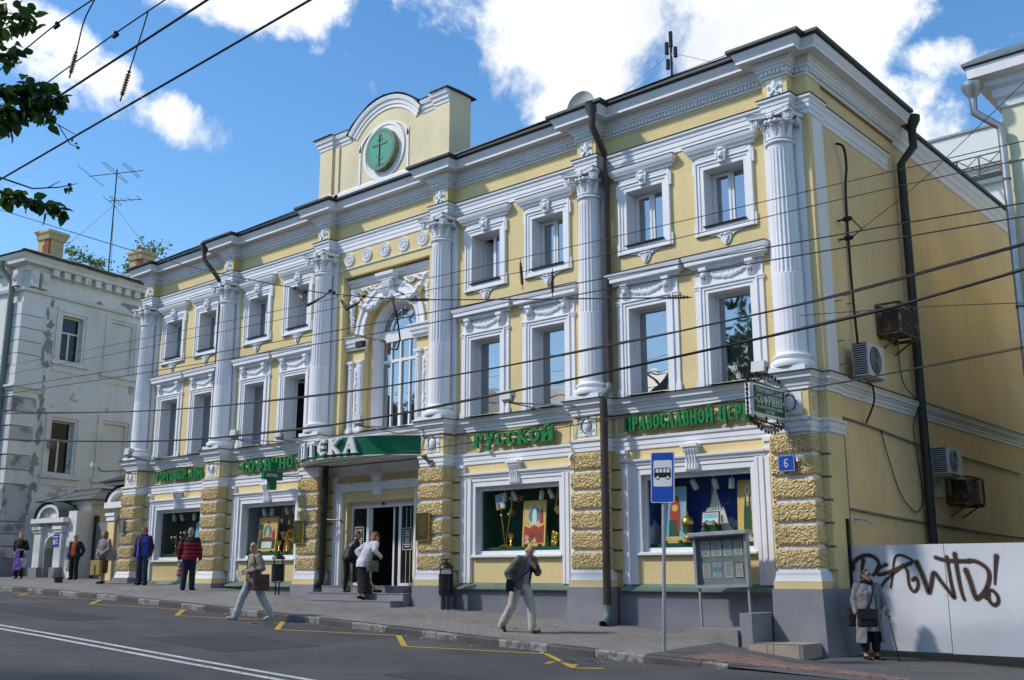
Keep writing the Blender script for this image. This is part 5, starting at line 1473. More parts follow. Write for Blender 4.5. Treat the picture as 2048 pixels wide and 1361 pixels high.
letter_sign('ТОРГОВЫЙ ДОМ', MID[0] - 1.28, MID[0] + 1.42, 2.93, 0.29, 'green raised letters above the leftmost shop window')
letter_sign('•СОФРИНО•', MID[1] - 1.40, MID[1] + 1.45, 2.92, 0.34, 'green raised letters with dots at both ends above the second shop window')
letter_sign('РУССКОЙ', MID[3] - 1.22, MID[3] + 1.20, 2.92, 0.32, 'single short word in green letters right of the canopy')
letter_sign('ПРАВОСЛАВНОЙ ЦЕРКВИ', MID[4] - 1.56, MID[4] + 1.75, 2.94, 0.30, 'long line of green letters above the rightmost shop window')

# ------------------------------------------------------------------ canopy over the entrance
CX0, CX1, CYW, SAG = -23.22, -18.60, -0.14, 1.02
hw = (CX1 - CX0) / 2; cmx = (CX0 + CX1) / 2; CRR = (hw * hw + SAG * SAG) / (2 * SAG); CYC = CYW - SAG + CRR
amax = math.asin(hw / CRR)
def can(t, r=0.0): # t in -1..1
 a = amax * t; return (cmx + (CRR + r) * math.sin(a), CYC - (CRR + r) * math.cos(a))
can_e = thing('entrance_canopy', 'curved green canopy with white pharmacy lettering above the entrance', 'canopy', (cmx, CYW, 2.84))
m = MB(); n = 40
for k in range(n):
 a, b = can(-1 + 2 * k / n), can(-1 + 2 * (k + 1) / n)
 m.quad((a[0], a[1], 2.87), (b[0], b[1], 2.87), (b[0], b[1], 3.34), (a[0], a[1], 3.34))
obj('fascia', m, M['canopy'], can_e, True)
m = MB()
m.poly([(*can(-1 + 2 * k / n, -0.01), 2.862) for k in range(n + 1)][::-1]); m.poly([(*can(-1 + 2 * k / n, -0.01), 3.335) for k in range(n + 1)])
m.box(XC[2] + 0.38, XC[3] - 0.38, CYW, WY - 0.002, 2.845, 2.862)
obj('soffit', m, M['letter'], can_e)
m = MB()
m.tube([(*can(-1 + 2 * k / n, 0.006), 2.858) for k in range(n + 1)], 0.014, 6); m.tube([(*can(-1 + 2 * k / n, 0.006), 3.343) for k in range(n + 1)], 0.010, 6)
obj('trim', m, M['pvc'], can_e, True)
def ccurve(s):   # s = arc length from the left end
 t = -1 + s / (CRR * amax); p = can(t, 0.012); return (p[0], p[1], amax * t)
place_text(can_e, 'АПТЕКА', 0.72, 3.62, 2.93, 0.39, 0, M['letter'], 0.09, 0.14, ccurve)
m = MB()
for t in (-0.55, 0.0, 0.55): p = can(t, -0.25); m.beam((p[0], p[1], 3.345), (p[0], CYW + 0.05, 3.40), 0.05, 0.05)
m.tube([(CX0 + 0.3, CYW - 0.2, 3.36), (cmx, CYW - 0.45, 3.38), (CX1 - 0.2, CYW - 0.15, 3.42)], 0.015, 6)
obj('bracket', m, M['rusty'], can_e)

# ------------------------------------------------------------------ pharmacy cross sign on an arm
gx = XC[2] - 0.72; gyy = -0.85
e = thing('cross_sign', 'green pharmacy cross on an arm left of the canopy', 'sign', (gx, gyy, 2.2))
m = MB()
cr = [(-0.11, -0.36), (0.11, -0.36), (0.11, -0.11), (0.30, -0.11), (0.30, 0.11), (0.11, 0.11), (0.11, 0.36), (-0.11, 0.36), (-0.11, 0.11), (-0.30, 0.11), (-0.30, -0.11), (-0.11, -0.11)]
m.prism_x([(a, 2.60 + b) for a, b in cr], -0.07, 0.07);
m.v = [(gx + x_, gyy + y_, z_) for x_, y_, z_ in m.v]
obj('box', m, M['canopy'], e)
m = MB().box(gx + 0.0702, gx + 0.074, gyy - 0.28, gyy + 0.28, 2.56, 2.66)
obj('arm', MB().beam((gx, gyy + 0.29, 2.60), (gx + 0.45, -0.14, 2.62), 0.03, 0.03), M['black'], e)
# white word on the side that faces the street end
q = 0
xw = -0.24
for ch in 'АПТЕКА':
 g_, w_ = glyph(ch, 0.085, 0.95, 0.004)
 me = g_.mesh('letter', M['letter'])
 o = obj('letter', me, None, e, loc=(gx + 0.0715, gyy + xw, 2.565), rz=R(90)); xw += w_ + 0.014

# ------------------------------------------------------------------ double-faced hanging sign with ironwork
SX, SY0, SY1, SZ0, SZ1 = -8.93, -1.43, -0.20, 2.775, 3.325
e = thing('projecting_sign', 'green hanging sign in a white box with wrought-iron scrolls by the corner column', 'sign', (SX, -0.8, SZ0))
obj('casing', MB().box(SX - 0.075, SX + 0.075, SY0, SY1, SZ0, SZ1), M['pvc'], e)
obj('face', MB().box(SX + 0.0755, SX + 0.079, SY0 + 0.03, SY1 - 0.03, SZ0 + 0.035, SZ1 - 0.035), M['signgreen'], e)
def side_text(text, y0, y1, z, h):
 tot = sum(GL[c][0] for c in text) + 0.16 * (len(text) - 1); ws = (y1 - y0) / (tot * h); yy = y0
 for ch in text:
  if ch != ' ':
   key = ('s', ch, h, round(ws, 3))
   if key not in GCACHE: GCACHE[key] = glyph(ch, h, ws, 0.003, 0.85)[0].mesh('letter', M['letter'])
   obj('letter', GCACHE[key], None, e, loc=(SX + 0.080, yy, z), rz=R(90))
  yy += (GL[ch][0] + 0.16) * h * ws
side_text('ТОРГОВЫЙ ДОМ', SY0 + 0.13, SY1 - 0.13, SZ1 - 0.145, 0.085)
side_text('•СОФРИНО•', SY0 + 0.05, SY1 - 0.05, SZ0 + 0.20, 0.175)
side_text('РУССКОЙ ПРАВОСЛАВНОЙ', SY0 + 0.14, SY1 - 0.14, SZ0 + 0.125, 0.048)
side_text('ЦЕРКВИ', SY0 + 0.46, SY1 - 0.46, SZ0 + 0.055, 0.048)
m = MB()
m.tube([(SX, SY0 - 0.06, SZ0 - 0.06), (SX, SY0 - 0.06, SZ1 + 0.10)], 0.014, 6); m.tube([(SX, SY0 - 0.06, SZ0 - 0.06), (SX, -0.14, SZ0 - 0.13)], 0.016, 6)
m.tube([(SX, SY0 - 0.06, SZ1 + 0.06), (SX, -0.14, SZ1 + 0.03)], 0.014, 6)
rr = random.Random(4)
def scroll(cy, cz, r, sgn, turns=1.6):
 m.tube([(SX + rr.uniform(-0.01, 0.01), cy + sgn * r * (1 - t / 26) * math.cos(R(t * 360 * turns / 20)), cz + r * (1 - t / 26) * math.sin(R(t * 360 * turns / 20))) for t in range(21)], 0.009, 5)
for k in range(11):
 t = k / 10; yy = SY0 + 0.0 + (SY1 - SY0) * t
 hh = 0.10 + 0.10 * math.sin(math.pi * t)
 scroll(yy, SZ1 + 0.06 + hh * 0.5, 0.065, 1 if k % 2 else -1); scroll(yy + 0.05, SZ1 + 0.04 + hh, 0.045, -1 if k % 2 else 1)
 scroll(yy, SZ0 - 0.10 - 0.09 * math.sin(math.pi * t), 0.06, -1 if k % 2 else 1); scroll(yy + 0.05, SZ0 - 0.12 - 0.15 * math.sin(math.pi * t), 0.042, 1 if k % 2 else -1)
for k in range(7): scroll(SY0 - 0.06, SZ0 + 0.02 + 0.08 * k, 0.04, 1 if k % 2 else -1)
for yy in (SY0 + 0.2, (SY0 + SY1) / 2, SY1 - 0.2): m.tube([(SX, yy, SZ0), (SX, yy, SZ0 - 0.09)], 0.016, 6)
obj('ironwork', m, M['black'], e, True)
obj('conduit', MB().tube([(SX + 0.02, SY1 + 0.02, SZ0 - 0.09), (SX + 0.1, -0.165, SZ0 - 0.16), (SX + 0.12, -0.165, 2.55), (SX + 0.13, -0.25, 2.50), (SX + 0.14, -0.25, 2.10)], 0.012, 6), M['poleg'], e)

# ------------------------------------------------------------------ small signs, plaques, lamps, cameras on the front
hx, hz = XC[5] - 0.06, 1.98
e = thing('house_number', 'blue enamel house number plate on the corner pier', 'sign', (hx, -0.25, hz - 0.15))
obj('plate', MB().box(hx - 0.165, hx + 0.165, -0.29, -0.25, hz - 0.15, hz + 0.15), M['signblue'], e)
m = MB()
for q in ((-0.155, 0.155, 0.135, 0.142), (-0.155, 0.155, -0.142, -0.135), (-0.155, -0.148, -0.135, 0.135), (0.148, 0.155, -0.135, 0.135)): m.box(hx + q[0], hx + q[1], -0.2925, -0.2895, hz + q[2], hz + q[3])
obj('border', m, M['signwhite'], e)
g_, w_ = glyph('6', 0.17, 0.95, 0.003, 0.75)
obj('digit', g_.mesh('digit', M['signwhite']), None, e, loc=(hx - 0.05, -0.2905, hz - 0.085))
obj('lamp_box', MB().bbox(hx + 0.175, hx + 0.23, -0.27, -0.2, hz + 0.02, hz + 0.09), M['pvc'], e)

def plaque(x0, x1, z0, z1, y, label, dark=False, name='plaque'):
 e = thing(name, label, 'plaque', ((x0 + x1) / 2, y, z0))
 obj('plate', MB().box(x0 + 0.02, x1 - 0.02, y - 0.02, y + 0.02, z0 + 0.02, z1 - 0.02), M['bronze'] if dark else M['darkplate'], e)
 m = MB().box(x0, x1, y - 0.03, y + 0.02, z1 - 0.025, z1).box(x0, x1, y - 0.03, y + 0.02, z0, z0 + 0.025).box(x0, x0 + 0.025, y - 0.03, y + 0.02, z0 + 0.025, z1 - 0.025).box(x1 - 0.025, x1, y - 0.03, y + 0.02, z0 + 0.025, z1 - 0.025)
 obj('frame', m, M['bronze'] if dark else M['gold'], e)
 m = MB(); rr = random.Random(len(label))
 n = int((z1 - z0 - 0.12) / 0.05)
 for k in range(n):
  w = (x1 - x0) * rr.uniform(0.2, 0.38); zz = z1 - 0.08 - k * 0.05; m.box((x0 + x1) / 2 - w, (x0 + x1) / 2 + w, y - 0.0225, y - 0.0195, zz - 0.008, zz + 0.008)
 obj('inscription', m, M['brass'] if not dark else M['rusty'], e)
 return e

plaque(XC[2] - 0.42, XC[2] - 0.03, 0.80, 1.42, -0.245, 'brass plaque on the pier left of the entrance')
plaque(XC[3] - 0.40, XC[3] + 0.06, 0.78, 1.45, -0.245, 'brass plaque on the pier right of the entrance')
plaque(XC[0] - 0.30, XC[0] + 0.0, 1.30, 1.78, -0.245, 'dark bronze memorial plaque on the leftmost pier', True)

def floodlight(x_, y_, z_, wx, wy, label):
 """square flood lamp on an arm running to the ledge"""
 e = thing('floodlight', label, 'floodlight', (x_, y_, z_), group='white floodlights along the ledge')
 h = MB(); t = h.prism_x([(-0.11, -0.09), (0.02, -0.12), (0.10, -0.02), (0.10, 0.09), (-0.08, 0.11)], -0.13, 0.13)
 h.v = [(x_ + a, y_ + b, z_ + c_) for a, b, c_ in h.v]
 obj('head', h, M['acw'], e)
 obj('bracket', MB().tube([(x_ - 0.14, y_, z_), (x_ - 0.14, y_, z_ - 0.14), (x_ + 0.14, y_, z_ - 0.14), (x_ + 0.14, y_, z_)], 0.013, 6), M['black'], e)
 obj('arm', MB().beam((x_, y_, z_ - 0.15), (wx, wy, z_ - 0.24), 0.04, 0.03).beam((x_ + 0.05, y_ + 0.05, z_ - 0.16), (wx - 0.3, wy, z_ - 0.42), 0.025, 0.025), M['poleg'], e)
 return e

floodlight(MID[0] - 0.95, -1.05, 3.78, MID[0] + 0.6, -0.02, 'white floodlight above the leftmost green letters')
floodlight(MID[1] + 0.15, -1.1, 3.84, MID[1] + 1.4, -0.02, 'white floodlight left of the canopy')
floodlight(XC[2] + 0.15, -1.3, 3.62, XC[2] + 1.0, -0.2, 'white floodlight over the left end of the canopy')
floodlight(MID[2] + 0.8, -1.15, 3.72, XC[3] - 0.2, -0.15, 'white floodlight over the right end of the canopy')
floodlight(MID[3] + 1.0, -1.15, 3.78, XC[4] - 0.1, -0.15, 'white floodlight between the canopy and the brown downpipe')
floodlight(SX + 0.02, -1.0, 3.66, SX + 0.02, -0.2, 'white floodlight on top of the hanging sign')
e = thing('security_camera', 'white security camera on a bracket beyond the leftmost column', 'camera', (XC[0] - 1.7, -0.35, 3.55))
m = MB().bbox(-0.09, 0.09, -0.22, 0.14, -0.07, 0.07, 0.02); m.v = [(XC[0] - 1.7 + a, -0.45 + b, 3.62 + d) for a, b, d in m.v]
obj('housing', m, M['acw'], e)
obj('arm', MB().tube([(XC[0] - 1.7, -0.4, 3.54), (XC[0] - 1.7, -0.38, 3.44), (XC[0] - 1.5, -0.36, 3.40), (XC[0] - 0.32, -0.16, 3.36)], 0.018, 6), M['black'], e)
for (x_, y_, z_, lb) in ((XC[2] + 0.40, -0.36, 1.66, 'small white camera on the pier left of the entrance'), (XC[3] - 0.52, 0.02, 1.95, 'small grey camera on the pier right of the entrance')):
 e = thing('door_camera', lb, 'camera', (x_, y_, z_))
 obj('housing', MB().tube([(x_ - 0.09, y_ - 0.06, z_), (x_ + 0.07, y_ + 0.03, z_ + 0.01)], 0.035, 10), M['pvc'], e, 40); obj('arm', MB().tube([(x_ + 0.05, y_ + 0.02, z_), (x_ + 0.06, y_ + 0.2, z_ + 0.02)], 0.012, 6), M['acw'], e)
# broken stucco hand below the right tablet of the entrance
e = thing('flag_holder', 'small grey flag holder with three sockets on the pier right of the entrance', 'bracket', (XC[3] + 0.02, -0.2, 2.6))
m = MB()
for k in (-1, 0, 1): m.tube([(XC[3] - 0.02, -0.20, 2.62), (XC[3] - 0.10 + 0.07 * k, -0.34, 2.82 + 0.01 * k)], 0.022, 8)
obj('sockets', m, M['gutter'], e); obj('plate', MB().prism_y([(XC[3] + 0.02, 2.52), (XC[3] + 0.10, 2.62), (XC[3] + 0.08, 2.70), (XC[3] - 0.06, 2.70), (XC[3] - 0.06, 2.60)], -0.215, -0.18), M['gutter'], e)
# cables that run along under the ledge
def cable(name, pts_, r, label, m_=M['rubber'], n=6, sub_=6, l0=0.0, l1=0.0):
 """smooth cable through points"""
 P = [Vector(p) for p in pts_]; out = []
 for i in range(len(P) - 1):
  p0, p1, p2, p3 = P[max(i - 1, 0)], P[i], P[i + 1], P[min(i + 2, len(P) - 1)]
  for k in range(sub_):
   t = k / sub_
   out.append(0.5 * ((2 * p1) + (p2 - p0) * t + (2 * p0 - 5 * p1 + 4 * p2 - p3) * t * t + (3 * p1 - p0 - 3 * p2 + p3) * t ** 3))
 out.append(P[-1])
 if l0: out = [P[0] + (out[0] - out[1]).normalized() * l0] + out
 if l1: out = out + [P[-1] + (P[-1] - out[-2]).normalized() * l1]
 o = obj(name, MB().tube(out, r, n), m_, None, True)
 return tag(o, label, 'cable')

for b, lb in ((0, 'sagging cable under the ledge of the leftmost bay'), (1, 'sagging cable under the ledge left of the canopy'), (3, 'sagging cable under the ledge right of the canopy'), (4, 'sagging cable under the ledge of the rightmost bay')):
 a, d = XC[b] + 0.4, XC[b + 1] - 0.4
 pts_ = [(XC[b] - 0.30, -0.175, 3.28), (XC[b] + 0.41, -0.175, 3.30), (a + 0.05, 0.15, 3.30)] + [(a + (d - a) * k / 6, 0.225, 3.315 - 0.035 * math.sin(k * 1.7 + b) - 0.02) for k in range(1, 7)]
 cable('facade_cable', pts_, 0.016, lb, M['rubber'])

# ------------------------------------------------------------------ goods in the shop windows (all gilded or painted, generic)
FZ = 0.625           # display floor
GY = WY + 0.32

def paint(name, cols):
 return mat(name, tuple(min(0.9, 1.3 * c_) for c_ in cols), 0.5, 0.15, 12, 0.1, 60)

P_ = {'flesh': paint('painted_flesh', (0.50, 0.27, 0.14)), 'red': paint('painted_red', (0.36, 0.045, 0.03)), 'blue': paint('painted_blue', (0.06, 0.22, 0.30)), 'white': paint('painted_white', (0.62, 0.62, 0.56)), 'green': paint('painted_green', (0.03, 0.075, 0.035)), 'ochre': paint('painted_ochre', (0.60, 0.42, 0.12)), 'sky': paint('painted_sky', (0.16, 0.42, 0.55)), 'brown': paint('painted_brown', (0.16, 0.06, 0.03)), 'paper': paint('paper', (0.58, 0.57, 0.52)), 'cyan': paint('cyan_print', (0.10, 0.40, 0.55))}

def icon(x, z0, w, h, y, lean, ground, shapes, label, feet=True, rot=0.0, border=None):
 """panel standing on the display floor; shapes = list of (material, polygon in -1..1 by 0..1)"""
 e = thing('icon_panel', label, 'icon', (x, y, z0), rot)
 e.rotation_euler.x = -lean
 sub('board', MB().box(-w / 2, w / 2, 0, 0.03, 0, h), ground, e)
 if border:
  t = 0.03; sub('border', MB().box(-w / 2, w / 2, -0.006, 0.0, h - t, h).box(-w / 2, w / 2, -0.006, 0, 0, t).box(-w / 2, -w / 2 + t, -0.006, 0, t, h - t).box(w / 2 - t, w / 2, -0.006, 0, t, h - t), border, e)
 bym = {}
 for k, (mm, poly_) in enumerate(shapes):
  q = MB().prism_y([(a * w / 2, b * h) for a, b in poly_], -0.002 - 0.0008 * k, 0.0)
  sub('painted_shape', q, mm, e)
 if feet:
  for s in (-1, 1): sub('foot', MB().box(s * w * 0.3 - 0.025, s * w * 0.3 + 0.025, -0.07, 0.05, -0.02, 0.05), P_['brown'], e)
 return e

def oval(cx_, cz_, rx, rz, n=16): return [(cx_ + rx * math.cos(2 * math.pi * k / n), cz_ + rz * math.sin(2 * math.pi * k / n)) for k in range(n)]
def robe(cx_, z0, z1, w): return [(cx_ - w, z0), (cx_ + w, z0), (cx_ + w * 0.95, z0 + (z1 - z0) * 0.5), (cx_ + w * 0.6, z1), (cx_ - w * 0.6, z1), (cx_ - w * 0.95, z0 + (z1 - z0) * 0.5)]

def turned(name, prof, x, y, z, label, cat, extra=None, m_=None, group=None):
 e = thing(name, label, cat, (x, y, z), 0, group)
 sub('body', MB().lathe(prof, (0, 0, 0), 16), m_ or M['gold'], e, 40)
 if extra:
  for nm, mb, mm in extra: sub(nm, mb, mm, e, 40)
 return e

CHALICE = [(0.07, 0), (0.07, 0.015), (0.03, 0.04), (0.015, 0.08), (0.03, 0.11), (0.015, 0.14), (0.05, 0.18), (0.065, 0.24), (0.068, 0.28), (0.06, 0.28), (0.05, 0.20), (0.0, 0.17)]
def red_cup(z=0.22): return ('cup', MB().lathe([(0.02, z), (0.045, z + 0.03), (0.05, z + 0.09), (0.045, z + 0.09), (0.0, z + 0.03)], (0, 0, 0), 12), P_['red'])

# bay 4 (green lined)
c = MID[3]
icon(c + 0.20, FZ, 0.68, 1.04, GY + 0.03, R(4), P_['ochre'], [
 (P_['white'], oval(0, 0.68, 0.62, 0.22)), (P_['blue'], oval(0, 0.68, 0.52, 0.19)), (P_['white'], robe(0, 0.50, 0.84, 0.20)), (P_['flesh'], oval(0, 0.88, 0.09, 0.03)),
 (P_['red'], robe(0.62, 0.50, 0.80, 0.16)), (P_['flesh'], oval(0.60, 0.83, 0.08, 0.028)), (P_['ochre'], robe(-0.62, 0.50, 0.78, 0.14)), (P_['flesh'], oval(-0.60, 0.81, 0.08, 0.028)),
 (P_['red'], [(-0.85, 0.08), (0.85, 0.08), (0.85, 0.46), (0.4, 0.40), (0.0, 0.47), (-0.4, 0.39), (-0.85, 0.45)]), (P_['brown'], oval(-0.1, 0.22, 0.26, 0.075)), (P_['brown'], oval(0.5, 0.22, 0.24, 0.07)), (P_['flesh'], oval(-0.6, 0.19, 0.2, 0.06)), (P_['white'], [(-0.8, 0.08), (-0.3, 0.08), (-0.5, 0.14)]), (P_['ochre'], [(-0.2, 0.08), (0.3, 0.08), (0.1, 0.20)])],
 'tall ochre icon with a white-robed figure in the green-lined shop window', border=P_['ochre'])
e = icon(c - 0.72, FZ + 0.86, 0.30, 0.36, GY - 0.05, 0.0, M['gold'], [(P_['sky'], [(-0.82, 0.08), (0.82, 0.08), (0.82, 0.92), (-0.82, 0.92)]), (P_['white'], robe(0.05, 0.1, 0.48, 0.5)), (P_['red'], robe(-0.3, 0.1, 0.42, 0.28)), (P_['brown'], oval(0, 0.64, 0.26, 0.17)), (P_['flesh'], oval(0, 0.62, 0.17, 0.13))], 'small tilted framed icon on a gilded staff', feet=False)
e.rotation_euler.y = R(-8)
e = thing('processional_staffs', 'pair of crossed gilded staffs with knobs on a round foot', 'staff', (c - 0.66, GY, FZ))
sub('staff', MB().tube([(0.03, 0, 0.04), (-0.08, 0, 0.66), (-0.09, 0, 0.88)], 0.012, 8), M['gold'], e, 40); sub('staff', MB().tube([(0.02, 0.03, 0.04), (0.15, 0.03, 0.74)], 0.012, 8), M['gold'], e, 40)
sub('foot', MB().lathe([(0.14, 0), (0.14, 0.015), (0.06, 0.05), (0.03, 0.06), (0, 0.06)], (0.02, 0.01, 0), 16), M['gold'], e, 40)
for x_, z_ in ((-0.083, 0.72), (0.145, 0.74)): sub('knob', MB().sphere((x_, 0, z_), 0.04, 12, 8), M['gold'], e, True)
e = thing('ornate_cross', 'ornate gilded processional cross with trefoil ends', 'cross', (c - 0.46, GY + 0.03, FZ + 0.76))
m = MB().beam((0, 0, 0), (0.06, 0, 0.50), 0.02, 0.06).beam((-0.12, 0, 0.36), (0.24, 0, 0.34), 0.02, 0.06)
for x_, z_ in ((-0.14, 0.36), (0.26, 0.34), (0.07, 0.53), (0.0, 0.02)):
 for k in range(3): m.tube([(x_ + 0.045 * math.cos(R(120 * k)) + 0.04 * math.cos(R(a)), 0, z_ + 0.045 * math.sin(R(120 * k)) + 0.04 * math.sin(R(a))) for a in range(0, 360, 30)], 0.010, 5, close=True)
sub('body', m, M['gold'], e, 40)
turned('oil_lamp', CHALICE, c - 0.42, GY - 0.03, FZ, 'gilded oil lamp with a dark red cup in the green-lined window', 'lamp', [red_cup()])
e = thing('gospel_book', 'gilded book leaning beside the tall ochre icon', 'book', (c + 0.82, GY - 0.02, FZ), R(-20))
e.rotation_euler.y = R(14)
sub('cover', MB().box(-0.12, 0.12, 0, 0.05, 0, 0.33), M['gold'], e)
m = MB()
for x_, z_ in ((-0.07, 0.06), (0.07, 0.06), (-0.07, 0.27), (0.07, 0.27), (0, 0.165)): m.lathe([(0.0, -0.018), (0.025, -0.014), (0.045, 0.0)], (x_, 0, z_), 12, axis='y')
sub('boss', m, M['gold'], e, 40)
e = thing('tabernacle', 'tiered gilded tabernacle at the right of the green-lined window', 'tabernacle', (c + 1.22, GY + 0.05, FZ))
for k, (r_, z0, z1) in enumerate(((0.17, 0.0, 0.05), (0.13, 0.05, 0.20), (0.15, 0.20, 0.24), (0.09, 0.24, 0.42), (0.11, 0.42, 0.45), (0.05, 0.45, 0.60))):
 sub('tier', MB().prism_z([(r_ * math.cos(R(45 + 90 * q)), r_ * math.sin(R(45 + 90 * q))) for q in range(4)], z0, z1), M['gold'], e)
sub('dome', MB().lathe([(0.05, 0.60), (0.07, 0.65), (0.05, 0.70), (0.01, 0.74), (0.008, 0.84), (0, 0.84)], (0, 0, 0), 12), M['gold'], e, 40)

def hanging_lamp(x, y, z, zt, label, s=1.0):
 e = thing('hanging_lamp', label, 'lamp', (x, y, z))
 sub('bowl', MB().lathe([(0.0, -0.10 * s), (0.02 * s, -0.08 * s), (0.085 * s, 0.0), (0.09 * s, 0.04 * s), (0.06 * s, 0.05 * s), (0.06 * s, 0.10 * s), (0.05 * s, 0.10 * s)], (0, 0, 0), 14), M['gold'], e, 40)
 for k in range(3): a = R(120 * k + 30); sub('chain', MB().tube([(0.085 * s * math.cos(a), 0.085 * s * math.sin(a), 0.03 * s), (0, 0, zt - z)], 0.005, 4), M['gold'], e)
 return e

hanging_lamp(c + 0.86, GY + 0.1, 1.42, 1.95, 'gilded lamp hanging on chains above the book')

def spot(x, y, tilt, label, z=1.86):
 e = thing('spotlight', label, 'spotlight', (x, y, z), 0, 'white spotlights in the shop windows')
 e.rotation_euler.y = tilt
 sub('can', MB().lathe([(0.055, -0.20), (0.06, -0.18), (0.06, 0.0), (0.045, 0.012), (0.0, 0.012)], (0, 0, 0), 14), M['acw'], e, 40)
 sub('stem', MB().tube([(0, 0, 0.01), (0, 0, 0.12)], 0.014, 6), M['acw'], e)

for b, L_ in ((0, ((-0.75, -25, 'leftmost spotlight in the leftmost shop window'), (-0.30, -28, 'middle spotlight in the leftmost shop window'), (0.45, 3, 'upright spotlight in the leftmost shop window'))),
              (1, ((-0.62, -20, 'leftmost spotlight in the window with gilded vessels'), (-0.20, 10, 'second spotlight in the window with gilded vessels'), (0.45, -22, 'third spotlight in the window with gilded vessels'), (0.82, -20, 'rightmost spotlight in the window with gilded vessels'))),
              (3, ((-0.62, 3, 'upright spotlight at the left of the green-lined window'), (-0.36, -28, 'tilted spotlight at the left of the green-lined window'), (0.52, 8, 'upright spotlight at the right of the green-lined window'), (0.74, -26, 'tilted spotlight at the right of the green-lined window'))),
              (4, ((-0.22, -28, 'tilted spotlight in the window with the sky backdrop'), (0.28, -14, 'middle spotlight in the window with the sky backdrop'), (0.68, 4, 'right spotlight in the window with the sky backdrop')))):
 for dx, t, lb in L_: spot(MID[b] + dx, GY - 0.03, R(t), lb)

# bay 5 (sky backdrop)
c = MID[4]
icon(c - 0.76, FZ, 0.60, 1.15, GY + 0.03, R(4), P_['sky'], [(P_['green'], robe(0.05, 0.12, 0.66, 0.42)), (P_['red'], robe(0.12, 0.40, 0.84, 0.44)), (P_['red'], [(0.30, 0.22), (0.56, 0.22), (0.52, 0.7), (0.34, 0.7)]), (P_['ochre'], oval(0.1, 0.62, 0.26, 0.06)), (P_['flesh'], oval(0.1, 0.92, 0.13, 0.045)), (P_['ochre'], [(-0.9, 0.04), (0.9, 0.04), (0.7, 0.12), (-0.7, 0.10)])], 'tall pale blue icon with a red-robed figure behind the bus stop pole', border=P_['ochre'])
icon(c + 0.95, FZ + 0.10, 0.44, 1.10, GY + 0.03, R(3), P_['ochre'], [(P_['green'], robe(0.0, 0.10, 0.74, 0.40)), (P_['ochre'], oval(0, 0.83, 0.34, 0.105)), (P_['white'], oval(0, 0.82, 0.24, 0.09)), (P_['flesh'], oval(0, 0.815, 0.14, 0.06)), (P_['white'], [(-0.06, 0.60), (0.10, 0.60), (0.16, 0.74), (-0.16, 0.74)]), (P_['flesh'], oval(0.02, 0.56, 0.12, 0.035)), (P_['red'], [(0.62, 0.02), (0.92, 0.02), (0.92, 0.12), (0.62, 0.16)])], 'yellow icon of a woman in a dark green robe by the sky backdrop')
# printed white spire on the backdrop
e = thing('spire_cutout', 'printed white church spire on the sky backdrop', 'print', (c + 0.15, GY + 0.20, FZ - 0.1))
sub('card', MB().prism_y([(-0.40, 0.0), (0.44, 0.0), (0.44, 0.30), (0.30, 0.42), (0.24, 0.62), (0.20, 0.78), (0.13, 0.80), (0.06, 1.02), (0.02, 1.22), (-0.02, 1.22), (-0.06, 1.02), (-0.13, 0.80), (-0.20, 0.78), (-0.24, 0.62), (-0.30, 0.42), (-0.40, 0.30)], 0, 0.02), P_['white'], e)
m = MB()
for x_, z_, w_, h_ in ((-0.28, 0.08, 0.04, 0.22), (0.28, 0.08, 0.04, 0.22), (0.0, 0.08, 0.06, 0.30), (-0.14, 0.5, 0.03, 0.16), (0.14, 0.5, 0.03, 0.16)): m.prism_y([(x_ - w_, z_), (x_ + w_, z_), (x_ + w_, z_ + h_ * 0.7), (x_, z_ + h_), (x_ - w_, z_ + h_ * 0.7)], -0.003, 0)
for k in range(7): m.prism_y([(-0.2 + k * 0.065, 0.74), (-0.17 + k * 0.065, 0.74), (-0.185 + k * 0.065, 0.83)], -0.004, 0)
sub('windows', m, M['concrete'], e)
icon(c + 0.16, FZ + 0.33, 0.40, 0.28, GY - 0.05, R(10), P_['brown'], [(P_['white'], [(-0.88, 0.1), (0.88, 0.1), (0.88, 0.9), (-0.88, 0.9)]), (P_['sky'], [(-0.8, 0.5), (0.8, 0.5), (0.8, 0.85), (-0.8, 0.85)]), (P_['blue'], [(-0.8, 0.14), (0.8, 0.14), (0.4, 0.4), (0, 0.3), (-0.5, 0.45)])], 'small framed landscape picture in front of the spire')
tag(obj('display_block', MB().bbox(c - 0.02, c + 0.34, GY - 0.03, GY + 0.1, FZ - 0.01, FZ + 0.33), M['cloth'], None), 'green draped block under the small framed picture', 'stand')
e = thing('gilded_reliquary', 'green and gilded domed vessel on a knobbed foot by the sky backdrop', 'vessel', (c - 0.36, GY - 0.05, FZ))
sub('foot', MB().lathe([(0.11, 0), (0.11, 0.02), (0.04, 0.06), (0.07, 0.11), (0.04, 0.16), (0.10, 0.20), (0.12, 0.21)], (0, 0, 0), 16), M['gold'], e, 40); sub('drum', MB().lathe([(0.105, 0.21), (0.105, 0.36)], (0, 0, 0), 16), P_['green'], e, 40); sub('dome', MB().lathe([(0.125, 0.36), (0.13, 0.40), (0.11, 0.47), (0.06, 0.52), (0.015, 0.55), (0.012, 0.63), (0, 0.63)], (0, 0, 0), 16), M['gold'], e, 40)
hanging_lamp(c + 0.10, GY + 0.2, 1.16, 1.95, 'red and gold lamp hanging before the sky backdrop', 0.8)

